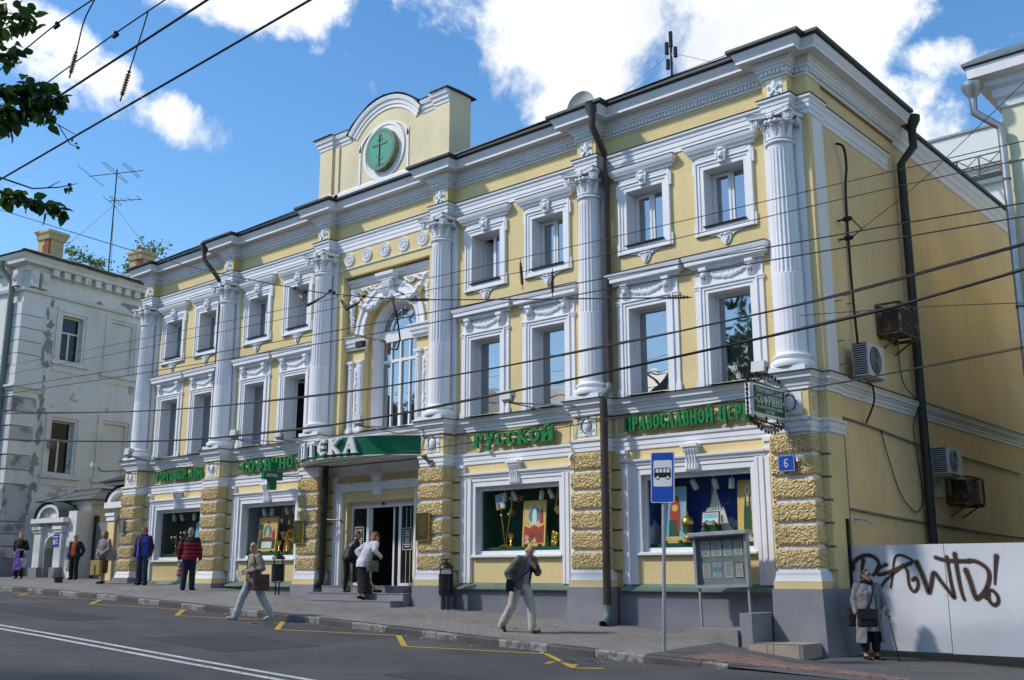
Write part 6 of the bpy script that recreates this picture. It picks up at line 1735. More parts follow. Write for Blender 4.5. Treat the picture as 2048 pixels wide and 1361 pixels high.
# bay 2 (pale blue, icon and vessels)
c = MID[1]
icon(c - 0.52, FZ, 0.95, 1.02, GY + 0.03, R(4), P_['ochre'], [(P_['green'], [(-0.84, 0.10), (0.84, 0.10), (0.84, 0.36), (-0.84, 0.36)]), (P_['white'], [(-0.5, 0.12), (0.5, 0.12), (0.5, 0.30), (-0.5, 0.30)]), (P_['blue'], oval(0, 0.58, 0.42, 0.20)), (P_['ochre'], robe(0, 0.42, 0.66, 0.16)), (P_['flesh'], oval(0, 0.69, 0.09, 0.035)), (P_['brown'], oval(0, 0.38, 0.46, 0.05)), (P_['red'], robe(0.6, 0.36, 0.62, 0.17)), (P_['brown'], robe(-0.62, 0.36, 0.60, 0.17)), (P_['flesh'], oval(0.6, 0.65, 0.1, 0.035)), (P_['flesh'], oval(-0.6, 0.63, 0.1, 0.035)), (P_['green'], [(-0.84, 0.62), (-0.5, 0.62), (-0.5, 0.8), (-0.84, 0.8)]), (P_['red'], [(0.0, 0.80), (0.12, 0.84), (0, 0.90), (-0.12, 0.84)])], 'large gilt-edged icon with a reclining figure in the second shop window', border=M['gold'])
for k, (dx, dy, s_, lb) in enumerate(((0.22, -0.05, 1.15, 'tall gilded cup beside the large icon'), (0.42, 0.1, 1.7, 'tallest gilded lamp in the second shop window'), (0.62, -0.08, 1.0, 'short gilded cup in the middle of the second shop window'), (0.80, 0.05, 1.45, 'gilded chalice at the right of the second shop window'), (0.33, 0.3, 2.3, 'gilded stem lamp at the back of the second shop window'), (0.68, 0.3, 2.5, 'rear gilded stem lamp at the right of the second shop window'))):
 e = turned('gilded_vessel', [(a * min(s_, 1.5), b * s_) for a, b in CHALICE], c + dx, GY + dy, FZ, lb, 'vessel', [('cup', MB().lathe([(0.03, 0.28 * s_), (0.05, 0.28 * s_ + 0.03), (0.055, 0.28 * s_ + 0.09), (0, 0.28 * s_ + 0.09)], (0, 0, 0), 12), P_['red'])] if k in (1, 4, 5) else None)
e = thing('candelabrum', 'many-armed gilded candelabrum in the second shop window', 'candelabrum', (c + 0.52, GY + 0.02, FZ))
sub('stem', MB().lathe([(0.12, 0), (0.12, 0.03), (0.10, 0.22), (0.11, 0.25), (0.03, 0.27), (0.02, 0.60), (0, 0.62)], (0, 0, 0), 16), M['gold'], e, 40)
for k in range(9):
 a = R(40 * k); q = MB().tube([(0, 0, 0.38), (0.10 * math.cos(a), 0.10 * math.sin(a), 0.34), (0.18 * math.cos(a), 0.18 * math.sin(a), 0.42), (0.19 * math.cos(a), 0.19 * math.sin(a), 0.52)], 0.011, 5)
 q.lathe([(0.01, 0.50), (0.032, 0.53), (0.034, 0.56), (0, 0.56)], (0.19 * math.cos(a), 0.19 * math.sin(a), 0), 10); sub('arm', q, M['gold'], e, 40)
for dx, zz, lb in ((0.18, 1.50, 'first hanging gilded lamp beside the large icon'), (0.52, 1.45, 'second hanging gilded lamp over the candelabrum'), (0.85, 1.42, 'third hanging gilded lamp near the pier')): hanging_lamp(c + dx, GY + 0.05, zz, 1.95, lb, 0.75)

# bay 1 (leftmost)
c = MID[0]
icon(c + 0.72, FZ + 0.08, 0.62, 0.90, GY + 0.03, R(4), P_['sky'], [(P_['white'], oval(0.2, 0.5, 0.5, 0.3)), (P_['red'], robe(0.2, 0.1, 0.55, 0.3)), (P_['flesh'], oval(0.2, 0.62, 0.14, 0.06)), (P_['blue'], oval(0.55, 0.82, 0.25, 0.07)), (P_['brown'], oval(-0.3, 0.8, 0.18, 0.06))], 'sky-blue icon behind the man in the striped jumper')
for dx, s_, lb in ((-0.55, 1.0, 'dull gilded branched candlestick at the left of the leftmost window'), (-0.02, 1.25, 'taller gilded branched candlestick in the middle of the leftmost window')):
 e = thing('candlestick', lb, 'candlestick', (c + dx, GY, FZ))
 sub('stem', MB().lathe([(0.09 * s_, 0), (0.09 * s_, 0.02), (0.03, 0.06 * s_), (0.02, 0.2 * s_), (0.04, 0.25 * s_), (0.015, 0.3 * s_), (0.015, 0.62 * s_), (0, 0.63 * s_)], (0, 0, 0), 14), M['brass'], e, 40)
 for k in range(5):
  a = R(72 * k + 20); sub('branch', MB().tube([(0, 0, 0.36 * s_), (0.09 * math.cos(a), 0.09 * math.sin(a), 0.34 * s_), (0.15 * math.cos(a), 0.15 * math.sin(a), 0.44 * s_), (0.15 * math.cos(a), 0.15 * math.sin(a), 0.50 * s_)], 0.010, 5), M['brass'], e)
  sub('shade', MB().sphere((0.15 * math.cos(a), 0.15 * math.sin(a), 0.53 * s_), 0.033, 8, 6), P_['white'], e, True)
e = thing('gilded_shrine', 'stepped gilded shrine at the foot of the leftmost window', 'shrine', (c + 0.22, GY - 0.03, FZ))
for k in range(4): sub('tier', MB().box(-0.20 + 0.045 * k, 0.20 - 0.045 * k, -0.10 + 0.02 * k, 0.10 - 0.02 * k, 0.09 * k, 0.09 * k + 0.07), M['gold'], e)
sub('top', MB().sphere((0, 0, 0.42), (0.05, 0.05, 0.08), 10, 8), M['gold'], e, True)

# ------------------------------------------------------------------ street furniture
def litter_bin(x, y, label, rz=0.0):
 z = zside(x, y)
 e = thing('litter_bin', label, 'litter bin', (x, y, z), rz, 'black litter bins by the piers')
 b = MB().lathe([(0.0, 0.36), (0.17, 0.36), (0.175, 0.37), (0.175, 0.50), (0.181, 0.505), (0.181, 0.52), (0.175, 0.525), (0.175, 0.68), (0.181, 0.685), (0.181, 0.70), (0.175, 0.705), (0.175, 0.80), (0.182, 0.81), (0.168, 0.81), (0.165, 0.40), (0.0, 0.40)], (0, 0, 0), 24)
 sub('bucket', b, M['black'], e, 40)
 sub('hood', MB().lathe([(0.185, 0.935), (0.18, 0.95), (0.15, 1.01), (0.09, 1.055), (0.03, 1.07), (0.02, 1.09), (0.02, 1.12), (0.10, 1.135), (0.10, 1.145), (0, 1.15)], (0, 0, 0), 24), M['black'], e, 40)
 for s in (-1, 1):
  sub('post', MB().beam((s * 0.19, 0, 0.32), (s * 0.19, 0, 0.95), 0.03, 0.022), M['black'], e)
  sub('leg', MB().tube([(s * 0.075, 0, -0.05), (s * 0.075, 0, 0.34)], 0.02, 8), M['black'], e)
 sub('crossbar', MB().beam((-0.19, 0, 0.335), (0.19, 0, 0.335), 0.03, 0.022), M['black'], e)
 return e

litter_bin(XC[3] + 0.72, -0.33, 'black litter bin right of the entrance')
litter_bin(XC[2] - 0.86, -0.40, 'black litter bin left of the entrance behind the man in pale jeans')

# bus stop pole
px, py = -9.9, -2.93
pz = zside(px, py)
e = thing('bus_stop_sign', 'blue bus stop sign with a bus pictogram on a grey pole at the kerb', 'bus stop sign', (px, py, pz), R(8))
e.rotation_euler.y = R(1.8)
sub('pole', MB().lathe([(0.032, -0.1), (0.032, 2.44), (0.03, 2.45)], (0, 0.03, 0), 14), M['poleg'], e, 40)
w2, z0, z1 = 0.215, 2.42, 3.27
def rrect(x0, x1, a, b, r, n=5):
 o = []
 for cx_, cz_, s in ((x1 - r, a + r, -90), (x1 - r, b - r, 0), (x0 + r, b - r, 90), (x0 + r, a + r, 180)):
  o += [(cx_ + r * math.cos(R(s + 90 * k / n)), cz_ + r * math.sin(R(s + 90 * k / n))) for k in range(n + 1)]
 return o
sub('board', MB().prism_y(rrect(-w2, w2, z0, z1, 0.03), -0.02, 0.0), M['signwhite'], e)
sub('blue_field', MB().prism_y(rrect(-w2 + 0.012, w2 - 0.012, z0 + 0.012, z1 - 0.012, 0.025), -0.022, -0.0205), M['signblue'], e)
sub('white_field', MB().prism_y(rrect(-w2 + 0.05, w2 - 0.04, z0 + 0.27, z1 - 0.14, 0.03), -0.024, -0.0225), M['signwhite'], e)
bz_ = z0 + 0.42
sub('bus_symbol', MB().prism_y([(-0.145, bz_), (0.155, bz_), (0.16, bz_ + 0.04), (0.155, bz_ + 0.14), (0.135, bz_ + 0.165), (-0.13, bz_ + 0.165), (-0.15, bz_ + 0.14), (-0.155, bz_ + 0.04)], -0.026, -0.0245), M['black'], e)
for k in range(4): sub('bus_window', MB().prism_y([(-0.125 + 0.068 * k, bz_ + 0.085), (-0.07 + 0.068 * k, bz_ + 0.085), (-0.072 + 0.068 * k, bz_ + 0.15), (-0.118 + 0.068 * k, bz_ + 0.15)], -0.0275, -0.0262), M['signwhite'], e)
for x_ in (-0.085, 0.10):
 sub('bus_wheel', MB().prism_y(oval(x_, bz_, 0.038, 0.038), -0.0275, -0.0262), M['black'], e); sub('bus_hub', MB().prism_y(oval(x_, bz_, 0.024, 0.024), -0.029, -0.0277), M['signwhite'], e)
for z_ in (2.55, 3.10): sub('clamp', MB().lathe([(0.036, z_), (0.036, z_ + 0.04)], (0, 0.03, 0), 12), M['poleg'], e)
sub('upper_pole', MB().lathe([(0.028, 2.44), (0.028, 3.2), (0.0, 3.2)], (0, 0.03, 0), 14), M['poleg'], e, 40)

# notice board leaning back on two legs
nx, ny = -10.22, -0.34
e = thing('notice_board', 'grey glazed notice board with papers on two legs by the rightmost window', 'notice board', (nx, ny, -0.9))
e.rotation_euler.y = R(-1.8); e.scale.x = 0.86
NZ0, NZ1 = 0.70, 1.60          # above the feet
sub('back', MB().box(-0.62, 0.62, 0.05, 0.07, NZ0, NZ1), M['boardgrey'], e)
fm = MB().box(-0.66, -0.60, -0.05, 0.075, NZ0 - 0.04, NZ1).box(0.60, 0.66, -0.05, 0.075, NZ0 - 0.04, NZ1).box(-0.60, 0.60, -0.05, 0.075, NZ0 - 0.04, NZ0 + 0.02)
sub('frame', fm, M['poleg'], e)
sub('hood', MB().prism_x([(-0.16, NZ1 + 0.02), (-0.16, NZ1 + 0.07), (-0.12, NZ1 + 0.09), (0.12, NZ1 + 0.09), (0.12, NZ1), (-0.05, NZ1)], -0.72, 0.72), M['poleg'], e)
for s in (-1, 1): sub('leg', MB().beam((s * 0.60, 0.02, -0.25 if s < 0 else 0.0), (s * 0.60, 0.02, NZ0), 0.045, 0.045), M['poleg'], e)
for k, (x_, z_, w_, h_, mm) in enumerate(((-0.42, 1.38, 0.22, 0.28, 'paper'), (-0.14, 1.38, 0.24, 0.28, 'paper'), (0.14, 1.38, 0.19, 0.28, 'paper'), (0.40, 1.38, 0.19, 0.28, 'paper'), (-0.41, 0.98, 0.20, 0.27, 'paper'), (-0.15, 0.98, 0.20, 0.27, 'paper'), (0.14, 0.98, 0.20, 0.28, 'paper'), (0.40, 0.97, 0.20, 0.28, 'red'))):
 o = sub('paper', MB().box(x_ - w_ / 2, x_ + w_ / 2, 0.042, 0.049, z_ - h_ / 2, z_ + h_ / 2), P_[mm], e)
 q = MB()
 if mm == 'red': q.box(x_ - w_ / 2 + 0.015, x_ + w_ / 2 - 0.015, 0.0395, 0.0415, z_ - h_ / 2 + 0.015, z_ + h_ / 2 - 0.015); sub('sheet', q, P_['paper'], e)
 elif k == 5: sub('sheet', q.box(x_ - w_ / 2, x_ + w_ / 2, 0.0395, 0.0415, z_ - 0.03, z_ + 0.06), P_['cyan'], e)
 q = MB(); rr = random.Random(k)
 for j in range(9): ww = rr.uniform(0.3, 0.42) * w_; zz = z_ + h_ * 0.40 - j * 0.027; q.box(x_ - ww, x_ + ww, 0.0375, 0.0385, zz - 0.004, zz + 0.004)
 sub('print', q, M['concrete'], e)
sub('pane', MB().box(-0.60, 0.60, -0.03, -0.026, NZ0 + 0.02, NZ1), M['shopglass'], e)

# concrete slab and blocks at the corner
zc = zside(-10.0, -0.8)
e = obj('concrete_slab', MB().prism_z([(-10.66, -1.02), (-9.60, -1.02), (-9.60, 0.16), (-10.62, 0.16)], zc - 0.4, -0.96), M['concrete']); tag(e, 'low concrete slab under the notice board', 'slab')
e = obj('plinth_block', MB().bbox(-9.585, -9.325, -0.965, 0.16, -1.8, -0.668, 0.015), M['grey']); tag(e, 'grey painted block standing against the corner plinth', 'block')
e = thing('tiled_step', 'beige tiled block with chipped corner at the foot of the corner pier', 'step', (-8.6, -0.8, -1.4))
m = MB().prism_z([(-9.38, -1.04), (-8.43, -0.90), (-8.38, -0.02), (-9.34, -0.28)], -1.75, -1.165)
obj('core', m, M['concrete'], e)
for x0, x1 in ((-9.375, -9.06), (-9.05, -8.95), (-8.935, -8.50)):
 yf = lambda x_: -1.046 + 0.14 * (x_ + 9.38) / 0.95
 obj('tile', MB().quad((x0, yf(x0), -1.62), (x1, yf(x1), -1.62), (x1, yf(x1), -1.17), (x0, yf(x0), -1.17)), M['tile'], e)
for (t0, t1, z0, z1) in ((0.02, 0.48, -1.30, -1.17), (0.02, 0.48, -1.62, -1.31), (0.50, 0.98, -1.62, -1.17)):
 P = lambda t: (-8.424 + 0.05 * t, -0.90 + 0.88 * t)
 a, b = P(t0), P(t1); obj('tile', MB().quad((*a, z0), (*b, z0), (*b, z1), (*a, z1)), M['tile'], e)
obj('tile', MB().poly([(-9.385, -1.05, -1.16), (-8.46, -0.915, -1.16), (-8.37, -0.01, -1.16), (-9.34, -0.27, -1.16)]), M['tile'], e)

# ------------------------------------------------------------------ white hoarding across the passage
FY = 0.78
e = thing('hoarding', 'white sheet hoarding with brown graffiti closing the passage', 'fence', (-6.6, FY, -1.42))
for i, (x0, x1) in enumerate(((-8.26, -6.552), (-6.538, -4.78), (-4.765, -3.0))):
 obj('panel', MB().box(x0, x1, FY, FY + 0.03, -1.30 - 0.01 * i, 0.515), M['panel'], e)
for x_ in (-8.22, -6.55, -4.77):
 for z_ in (-1.2, -0.35, 0.45):
  for s in (-0.04, 0.05): obj('rivet', MB().sphere((x_ + s, FY - 0.002, z_), 0.008, 6, 4), M['rusty'], e)
obj('post', MB().box(-8.29, -8.20, FY - 0.06, FY - 0.005, -1.75, 1.0), M['black'], e)
obj('rail', MB().box(-8.2, -3.0, FY + 0.031, FY + 0.08, -1.1, -1.02), M['gutter'], e); obj('rail', MB().box(-8.2, -3.0, FY + 0.031, FY + 0.08, 0.3, 0.38), M['gutter'], e)

def spray(pts_, w0, w1, k):
 """one stroke of spray paint, laid on the panel"""
 P = [Vector((x_, 0, z_)) for x_, z_ in pts_]; out = []
 for i in range(len(P) - 1):
  p0, p1, p2, p3 = P[max(i - 1, 0)], P[i], P[i + 1], P[min(i + 2, len(P) - 1)]
  for j in range(8):
   t = j / 8; out.append(0.5 * ((2 * p1) + (p2 - p0) * t + (2 * p0 - 5 * p1 + 4 * p2 - p3) * t * t + (3 * p1 - p0 - 3 * p2 + p3) * t ** 3))
 out.append(P[-1]); m = MB(); L_, R_ = [], []
 n = len(out)
 for i, p in enumerate(out):
  d = out[min(i + 1, n - 1)] - out[max(i - 1, 0)]; d = d.normalized() if d.length > 0 else Vector((1, 0, 0))
  s = Vector((-d.z, 0, d.x)) * 0.5 * (w0 + (w1 - w0) * i / (n - 1)); y_ = FY - 0.003 - 0.0006 * k
  L_.append((p.x + s.x, y_, p.z + s.z)); R_.append((p.x - s.x, y_, p.z - s.z))
 a = m.pts(L_); b = m.pts(R_)
 for i in range(n - 1): m.face((b[i], b[i + 1], a[i + 1], a[i]))
 for c_, w in ((out[0], w0), (out[-1], w1)):
  m.face(m.pts([(c_.x + w / 2 * math.cos(2 * math.pi * q / 10), FY - 0.0032 - 0.0006 * k, c_.z + w / 2 * math.sin(2 * math.pi * q / 10)) for q in range(10)]))
 return m

M['halo'] = bpy.data.materials.new('faint_overspray'); M['halo'].use_nodes = True
def halo():
 nt = M['halo'].node_tree; N = nt.nodes.new; L = nt.links.new; bs = nt.nodes['Principled BSDF']; bs.inputs['Base Color'].default_value = (0.12, 0.07, 0.045, 1); bs.inputs['Alpha'].default_value = 0.22
halo()
# strokes in drawing units of the panel, scaled onto the panel
def gp(u, v): return (-8.225 + (u - 385) / 1125 * 2.58, 0.37 - (v - 400) / 400 * 0.895)
STROKES = [([(400, 520), (410, 470), (480, 420), (560, 420), (610, 470), (590, 530), (560, 570)], 0.085, 0.05), ([(490, 450), (475, 510), (470, 560)], 0.07, 0.05),
           ([(670, 487), (620, 510), (590, 555), (620, 565), (700, 540), (800, 500), (860, 480)], 0.06, 0.06), ([(690, 665), (715, 560), (735, 450), (770, 415), (830, 430), (875, 465), (800, 500), (690, 580), (630, 640), (608, 685)], 0.035, 0.05),
           ([(800, 490), (830, 540), (835, 640), (860, 690), (890, 680), (905, 630), (890, 590), (865, 605)], 0.05, 0.06), ([(905, 470), (940, 560), (965, 650), (982, 700), (1005, 630), (1030, 550), (1080, 620), (1130, 690), (1165, 735), (1150, 620), (1135, 430)], 0.085, 0.055),
           ([(1050, 435), (1140, 460), (1300, 466)], 0.06, 0.07), ([(1195, 410), (1205, 560), (1220, 690), (1235, 750)], 0.075, 0.05), ([(1265, 530), (1290, 620), (1310, 710), (1330, 740), (1390, 680), (1425, 590), (1415, 520), (1350, 470), (1290, 460)], 0.085, 0.06), ([(1490, 430), (1475, 520), (1460, 635)], 0.08, 0.03),
           ([(1385, 735), (1400, 690), (1440, 680), (1470, 720), (1470, 765), (1440, 785), (1410, 750), (1410, 700)], 0.05, 0.06)]
for k, (ps, w0, w1) in enumerate(STROKES):
 obj('graffiti', spray([gp(*p) for p in ps], w0 * 0.86, w1 * 0.86, k + 12), M['spray'], e)
 obj('overspray', spray([gp(*p) for p in ps], w0 * 1.5, w1 * 1.45, k), M['halo'], e)

# ------------------------------------------------------------------ units and conduits on the side wall
SXW = XR - 0.06

def ac_unit(y0, z0, w, h, d, label, off=0.16):
 """outdoor unit: its fan side looks away from the wall (+x)"""
 e = thing('air_conditioner', label, 'air conditioner', (SXW, y0, z0), 0, 'outdoor air conditioners on the side wall')
 x0, x1 = SXW + off, SXW + off + d
 obj('casing', MB().bbox(x0, x1, y0, y0 + w, z0, z0 + h, 0.015), M['acw'], e)
 obj('fan', MB().lathe([(0.0, 0.006), (0.04, 0.012), (0.05, 0.004), (h * 0.40, 0.004), (h * 0.42, 0.010), (h * 0.44, 0.0)], (x1, y0 + w * 0.42, z0 + h * 0.5), 24, axis='x'), M['acdark'], e, 40)
 m = MB()
 for k in range(6): m.tube([(x1 + 0.012, y0 + w * 0.42 + (h * 0.07 * (k + 0.5)) * math.cos(R(a)), z0 + h * 0.5 + (h * 0.07 * (k + 0.5)) * math.sin(R(a))) for a in range(0, 360, 20)], 0.004, 4, close=True)
 obj('fan_guard', m, M['acw'], e)
 for k in range(int(h / 0.045)):
  zz = z0 + 0.03 + k * 0.045; obj('louvre', MB().box(x0 + 0.03, x1 - 0.04, y0 - 0.006, y0 + 0.002, zz, zz + 0.026), M['acdark'], e)
 for yy in (y0 + 0.1, y0 + w - 0.1): obj('bracket', MB().beam((SXW, yy, z0 - 0.03), (x1, yy, z0 - 0.03), 0.04, 0.04).beam((SXW + 0.02, yy, z0 - 0.03), (SXW + 0.02, yy, z0 - 0.35), 0.04, 0.03), M['acw'], e)
 return e

def cage(y0, z0, w, h, d, label):
 """rusty protective cage with the old unit inside"""
 e = thing('caged_unit', label, 'air conditioner', (SXW, y0, z0), 0, 'rusty cages on the side wall')
 x0, x1 = SXW + 0.02, SXW + d
 m = MB(); P = [(x, y, z) for x in (x0, x1) for y in (y0, y0 + w) for z in (z0, z0 + h)]
 for a in range(8):
  for b in range(a + 1, 8):
   if sum(1 for i in range(3) if P[a][i] != P[b][i]) == 1: m.beam(P[a], P[b], 0.04, 0.04)
 obj('frame', m, M['steelrust'], e)
 m = MB()
 for k in range(1, 8): yy = y0 + w * k / 8; m.tube([(x1, yy, z0), (x1, yy, z0 + h)], 0.006, 4); xx = x0 + d * k / 8; m.tube([(xx, y0, z0), (xx, y0, z0 + h)], 0.006, 4); zz = z0 + h * k / 8; m.tube([(x0, y0, zz), (x1, y0, zz), (x1, y0 + w, zz)], 0.006, 4)
 tag(obj('mesh_grille', m, M['steelrust'], e), None, kind='stuff')
 obj('unit', MB().bbox(x0 + 0.08, x1 - 0.06, y0 + 0.06, y0 + w - 0.06, z0 + 0.05, z0 + h - 0.06, 0.01), M['acdark'], e)
 obj('side_plate', MB().box(x0 + 0.09, x1 - 0.07, y0 + 0.045, y0 + 0.055, z0 + 0.06, z0 + h * 0.45), M['steelrust'], e)
 for yy in (y0 + 0.12, y0 + w - 0.12): obj('bracket', MB().beam((SXW, yy, z0 - 0.05), (x1 + 0.02, yy, z0 - 0.05), 0.05, 0.05).beam((SXW + 0.02, yy, z0 - 0.3), (x1 - 0.1, yy, z0 - 0.06), 0.03, 0.03), M['steelrust'], e)
 return e

ac_unit(1.28, 3.72, 0.76, 0.63, 0.34, 'white outdoor unit on the side wall just above the ledge')
cage(3.03, 4.86, 0.98, 0.64, 0.50, 'rusty caged unit high on the side wall')
ac_unit(5.10, 2.12, 0.84, 0.56, 0.36, 'white outdoor unit low on the side wall beyond the downpipe')
cage(6.30, 1.56, 1.0, 0.57, 0.50, 'rusty caged unit low on the side wall above the hoarding')
e = obj('junction_box', MB().bbox(SXW, SXW + 0.14, 5.58, 5.86, 1.66, 1.98, 0.01), M['acw']); tag(e, 'small white box under the low outdoor unit', 'box')
cable('wall_cable', [(SXW + 0.05, 1.50, 8.62), (SXW + 0.16, 1.62, 8.55), (SXW + 0.12, 1.80, 8.2), (SXW + 0.05, 1.83, 7.6), (SXW + 0.05, 1.80, 5.8), (SXW + 0.12, 1.72, 4.4)], 0.026, 'thick black cable hanging down the side wall to the upper unit')
cable('wall_cable', [(SXW + 0.04, 0.95, -0.4), (SXW + 0.04, 0.95, 2.0), (SXW + 0.04, 0.95, 2.83), (SXW + 0.04, 1.10, 2.90), (SXW + 0.04, 2.4, 2.86), (SXW + 0.04, 3.8, 2.78), (SXW + 0.04, 5.3, 2.72), (SXW + 0.04, 8.0, 2.68), (SXW + 0.04, 12.0, 2.6)], 0.022, 'grey conduit rising beside the corner and running along the side wall', M['concrete'])
cable('wall_cable', [(SXW + 0.04, 0.93, 1.20), (SXW + 0.04, 3.0, 1.12), (SXW + 0.04, 5.2, 1.06), (SXW + 0.04, 9.0, 0.96), (SXW + 0.04, 13.0, 0.9)], 0.025, 'straight grey conduit low on the side wall', M['concrete'])
cable('wall_cable', [(SXW + 0.16, 2.00, 3.72), (SXW + 0.22, 2.05, 3.6), (SXW + 0.24, 2.0, 3.3), (SXW + 0.06, 1.98, 2.90)], 0.02, 'short cable from the upper unit to the conduit')
cable('wall_cable', [(SXW + 0.05, 2.70, 2.86), (SXW + 0.05, 3.0, 2.3), (SXW + 0.05, 3.5, 1.6), (SXW + 0.05, 4.2, 1.28), (SXW + 0.05, 4.6, 1.40), (SXW + 0.05, 4.75, 1.7), (SXW + 0.05, 4.6, 2.4), (SXW + 0.05, 4.55, 3.2), (SXW + 0.25, 4.5, 3.55), (SXW + 0.06, 4.1, 4.0), (SXW + 0.05, 4.0, 4.95)], 0.012, 'thin looping cable below the caged unit on the side wall')
for k, (y_, z_) in enumerate(((1.5, 5.4), (1.05, 5.2), (1.6, 5.25), (1.9, 5.12), (1.05, 4.4), (1.1, 3.95))):
 o = obj('wall_hook', MB().tube([(SXW - 0.01, y_, z_), (SXW + 0.10, y_, z_), (SXW + 0.11, y_ + 0.05, z_ + 0.01)], 0.01, 5), M['steelrust']); tag(o, ['rusty hook on the side wall, uppermost', 'rusty hook nearest the corner strip, upper', 'rusty hook below the uppermost one', 'rusty hook beside the black wall cable', 'rusty hook on the side wall, second from below', 'rusty hook on the side wall, lowest'][k], 'hook')
e = thing('wire_anchor', 'pair of black insulators anchoring a wire to the side wall', 'anchor', (SXW, 1.5, 6.7))
for z_ in (6.95, 6.55): obj('insulator', MB().lathe([(0.0, 0.0), (0.02, 0.0), (0.02, 0.12), (0.05, 0.13), (0.06, 0.2), (0.05, 0.25), (0.03, 0.30), (0.0, 0.30)], (SXW, 1.45, z_), 12, axis='x'), M['rubber'], e, 40)
obj('link', MB().tube([(SXW + 0.28, 1.45, 6.55), (SXW + 0.36, 1.75, 6.78), (SXW + 0.28, 1.45, 6.95)], 0.015, 6), M['rubber'], e)
e = obj('camera_bracket', MB().tube([(SXW, 1.25, 1.02), (SXW + 0.2, 1.28, 1.0), (SXW + 0.34, 1.3, 0.92)], 0.025, 8), M['acw']); tag(e, 'small pale camera low on the side wall near the corner', 'camera')

# ------------------------------------------------------------------ left building: tall whitewashed house, turned a little
LB = thing('whitewashed_house', 'tall weathered whitewashed house at the left edge', 'building', (-41.0, -0.5, -0.3), R(9.7))
# local frame: x along its street front (to the right), y away from the street; the corner is at 0,0; z is relative to -0.3
Z0 = 0.3
def lb(name, mb, mats, parent=LB, smooth=False):
 return sub(name, mb, mats, parent, smooth)
def z_(v): return v + Z0
HT = 12.17
# side wall (x = 0) with openings; y range 0..14
m = MB()
sh = [(1.82, 2.80, 8.5, 10.38, 'w'), (4.15, 5.30, 8.37, 10.55, 'b'), (1.77, 2.82, 3.93, 6.05, 'w'), (4.17, 5.30, 3.91, 6.2, 'b')]
ys = sorted({0.0, 14.0, *[h[0] for h in sh], *[h[1] for h in sh]}); zs = sorted({-0.5, HT, *[h[2] for h in sh], *[h[3] for h in sh]})
for a, b in zip(ys, ys[1:]):
 for c_, d in zip(zs, zs[1:]):
  if any(h[0] < (a + b) / 2 < h[1] and h[2] < (c_ + d) / 2 < h[3] for h in sh): continue
  m.quad((0, a, z_(c_)), (0, b, z_(c_)), (0, b, z_(d)), (0, a, z_(d)))
for h in sh:
 dp_ = 0.32 if h[4] == 'w' else 0.10
 m.quad((0, h[0], z_(h[2])), (-dp_, h[0], z_(h[2])), (-dp_, h[0], z_(h[3])), (0, h[0], z_(h[3]))); m.quad((-dp_, h[1], z_(h[2])), (0, h[1], z_(h[2])), (0, h[1], z_(h[3])), (-dp_, h[1], z_(h[3])))
 m.quad((-dp_, h[0], z_(h[3])), (-dp_, h[1], z_(h[3])), (0, h[1], z_(h[3])), (0, h[0], z_(h[3]))); m.quad((0, h[0], z_(h[2])), (0, h[1], z_(h[2])), (-dp_, h[1], z_(h[2])), (-dp_, h[0], z_(h[2])))
 if h[4] == 'b': m.quad((-dp_, h[0], z_(h[2])), (-dp_, h[1], z_(h[2])), (-dp_, h[1], z_(h[3])), (-dp_, h[0], z_(h[3])))
# street front
fh = [(-3.3, -2.2, 8.5, 10.4), (-3.3, -2.2, 3.9, 6.0)]
wall_holes(m, -16.0, 0.0, z_(-0.5), z_(HT), [(a, b, z_(c_), z_(d)) for a, b, c_, d in fh], 0.0)
lb('wall', m, M['oldwhite'])
lb('backing', MB().box(-15.8, -0.4, 0.45, 13.8, z_(0.2), z_(HT - 0.1)), M['dark'])
for h in sh:
 if h[4] != 'w': continue
 q = MB().box(-0.30, -0.24, h[0], h[0] + 0.07, z_(h[2]), z_(h[3])).box(-0.30, -0.24, h[1] - 0.07, h[1], z_(h[2]), z_(h[3])).box(-0.30, -0.24, h[0] + 0.07, h[1] - 0.07, z_(h[2]), z_(h[2]) + 0.07).box(-0.30, -0.24, h[0] + 0.07, h[1] - 0.07, z_(h[3]) - 0.07, z_(h[3]))
 zt = h[2] + (h[3] - h[2]) * 0.62
 q.box(-0.29, -0.23, h[0] + 0.07, h[1] - 0.07, z_(zt), z_(zt + 0.07)).box(-0.29, -0.23, (h[0] + h[1]) / 2 - 0.04, (h[0] + h[1]) / 2 + 0.04, z_(h[2] + 0.07), z_(zt))
 w = lb('window', q, M['oldwhite']); lb('pane', MB().box(-0.275, -0.27, h[0] + 0.05, h[1] - 0.05, z_(h[2] + 0.05), z_(h[3] - 0.05)), M['oldpane'], w)
for a, b, c_, d in fh:
 q = sash(a, b, z_(c_), z_(d), 0.2, 0.08, 0.06).box((a + b) / 2 - 0.04, (a + b) / 2 + 0.04, 0.2, 0.26, z_(c_ + 0.08), z_(d - 0.08)); w = lb('window', q, M['oldwhite']); lb('pane', MB().box(a + 0.05, b - 0.05, 0.24, 0.245, z_(c_ + 0.05), z_(d - 0.05)), M['pane'], w)
 q = MB()
 for (x0, x1, z0, z1) in ((a - 0.3, a, c_ - 0.2, d + 0.3), (b, b + 0.3, c_ - 0.2, d + 0.3), (a - 0.3, b + 0.3, d, d + 0.3)): q.box(x0, x1, -0.08, 0.0, z_(z0), z_(z1))
 lb('window_surround', q, M['oldwhite'])
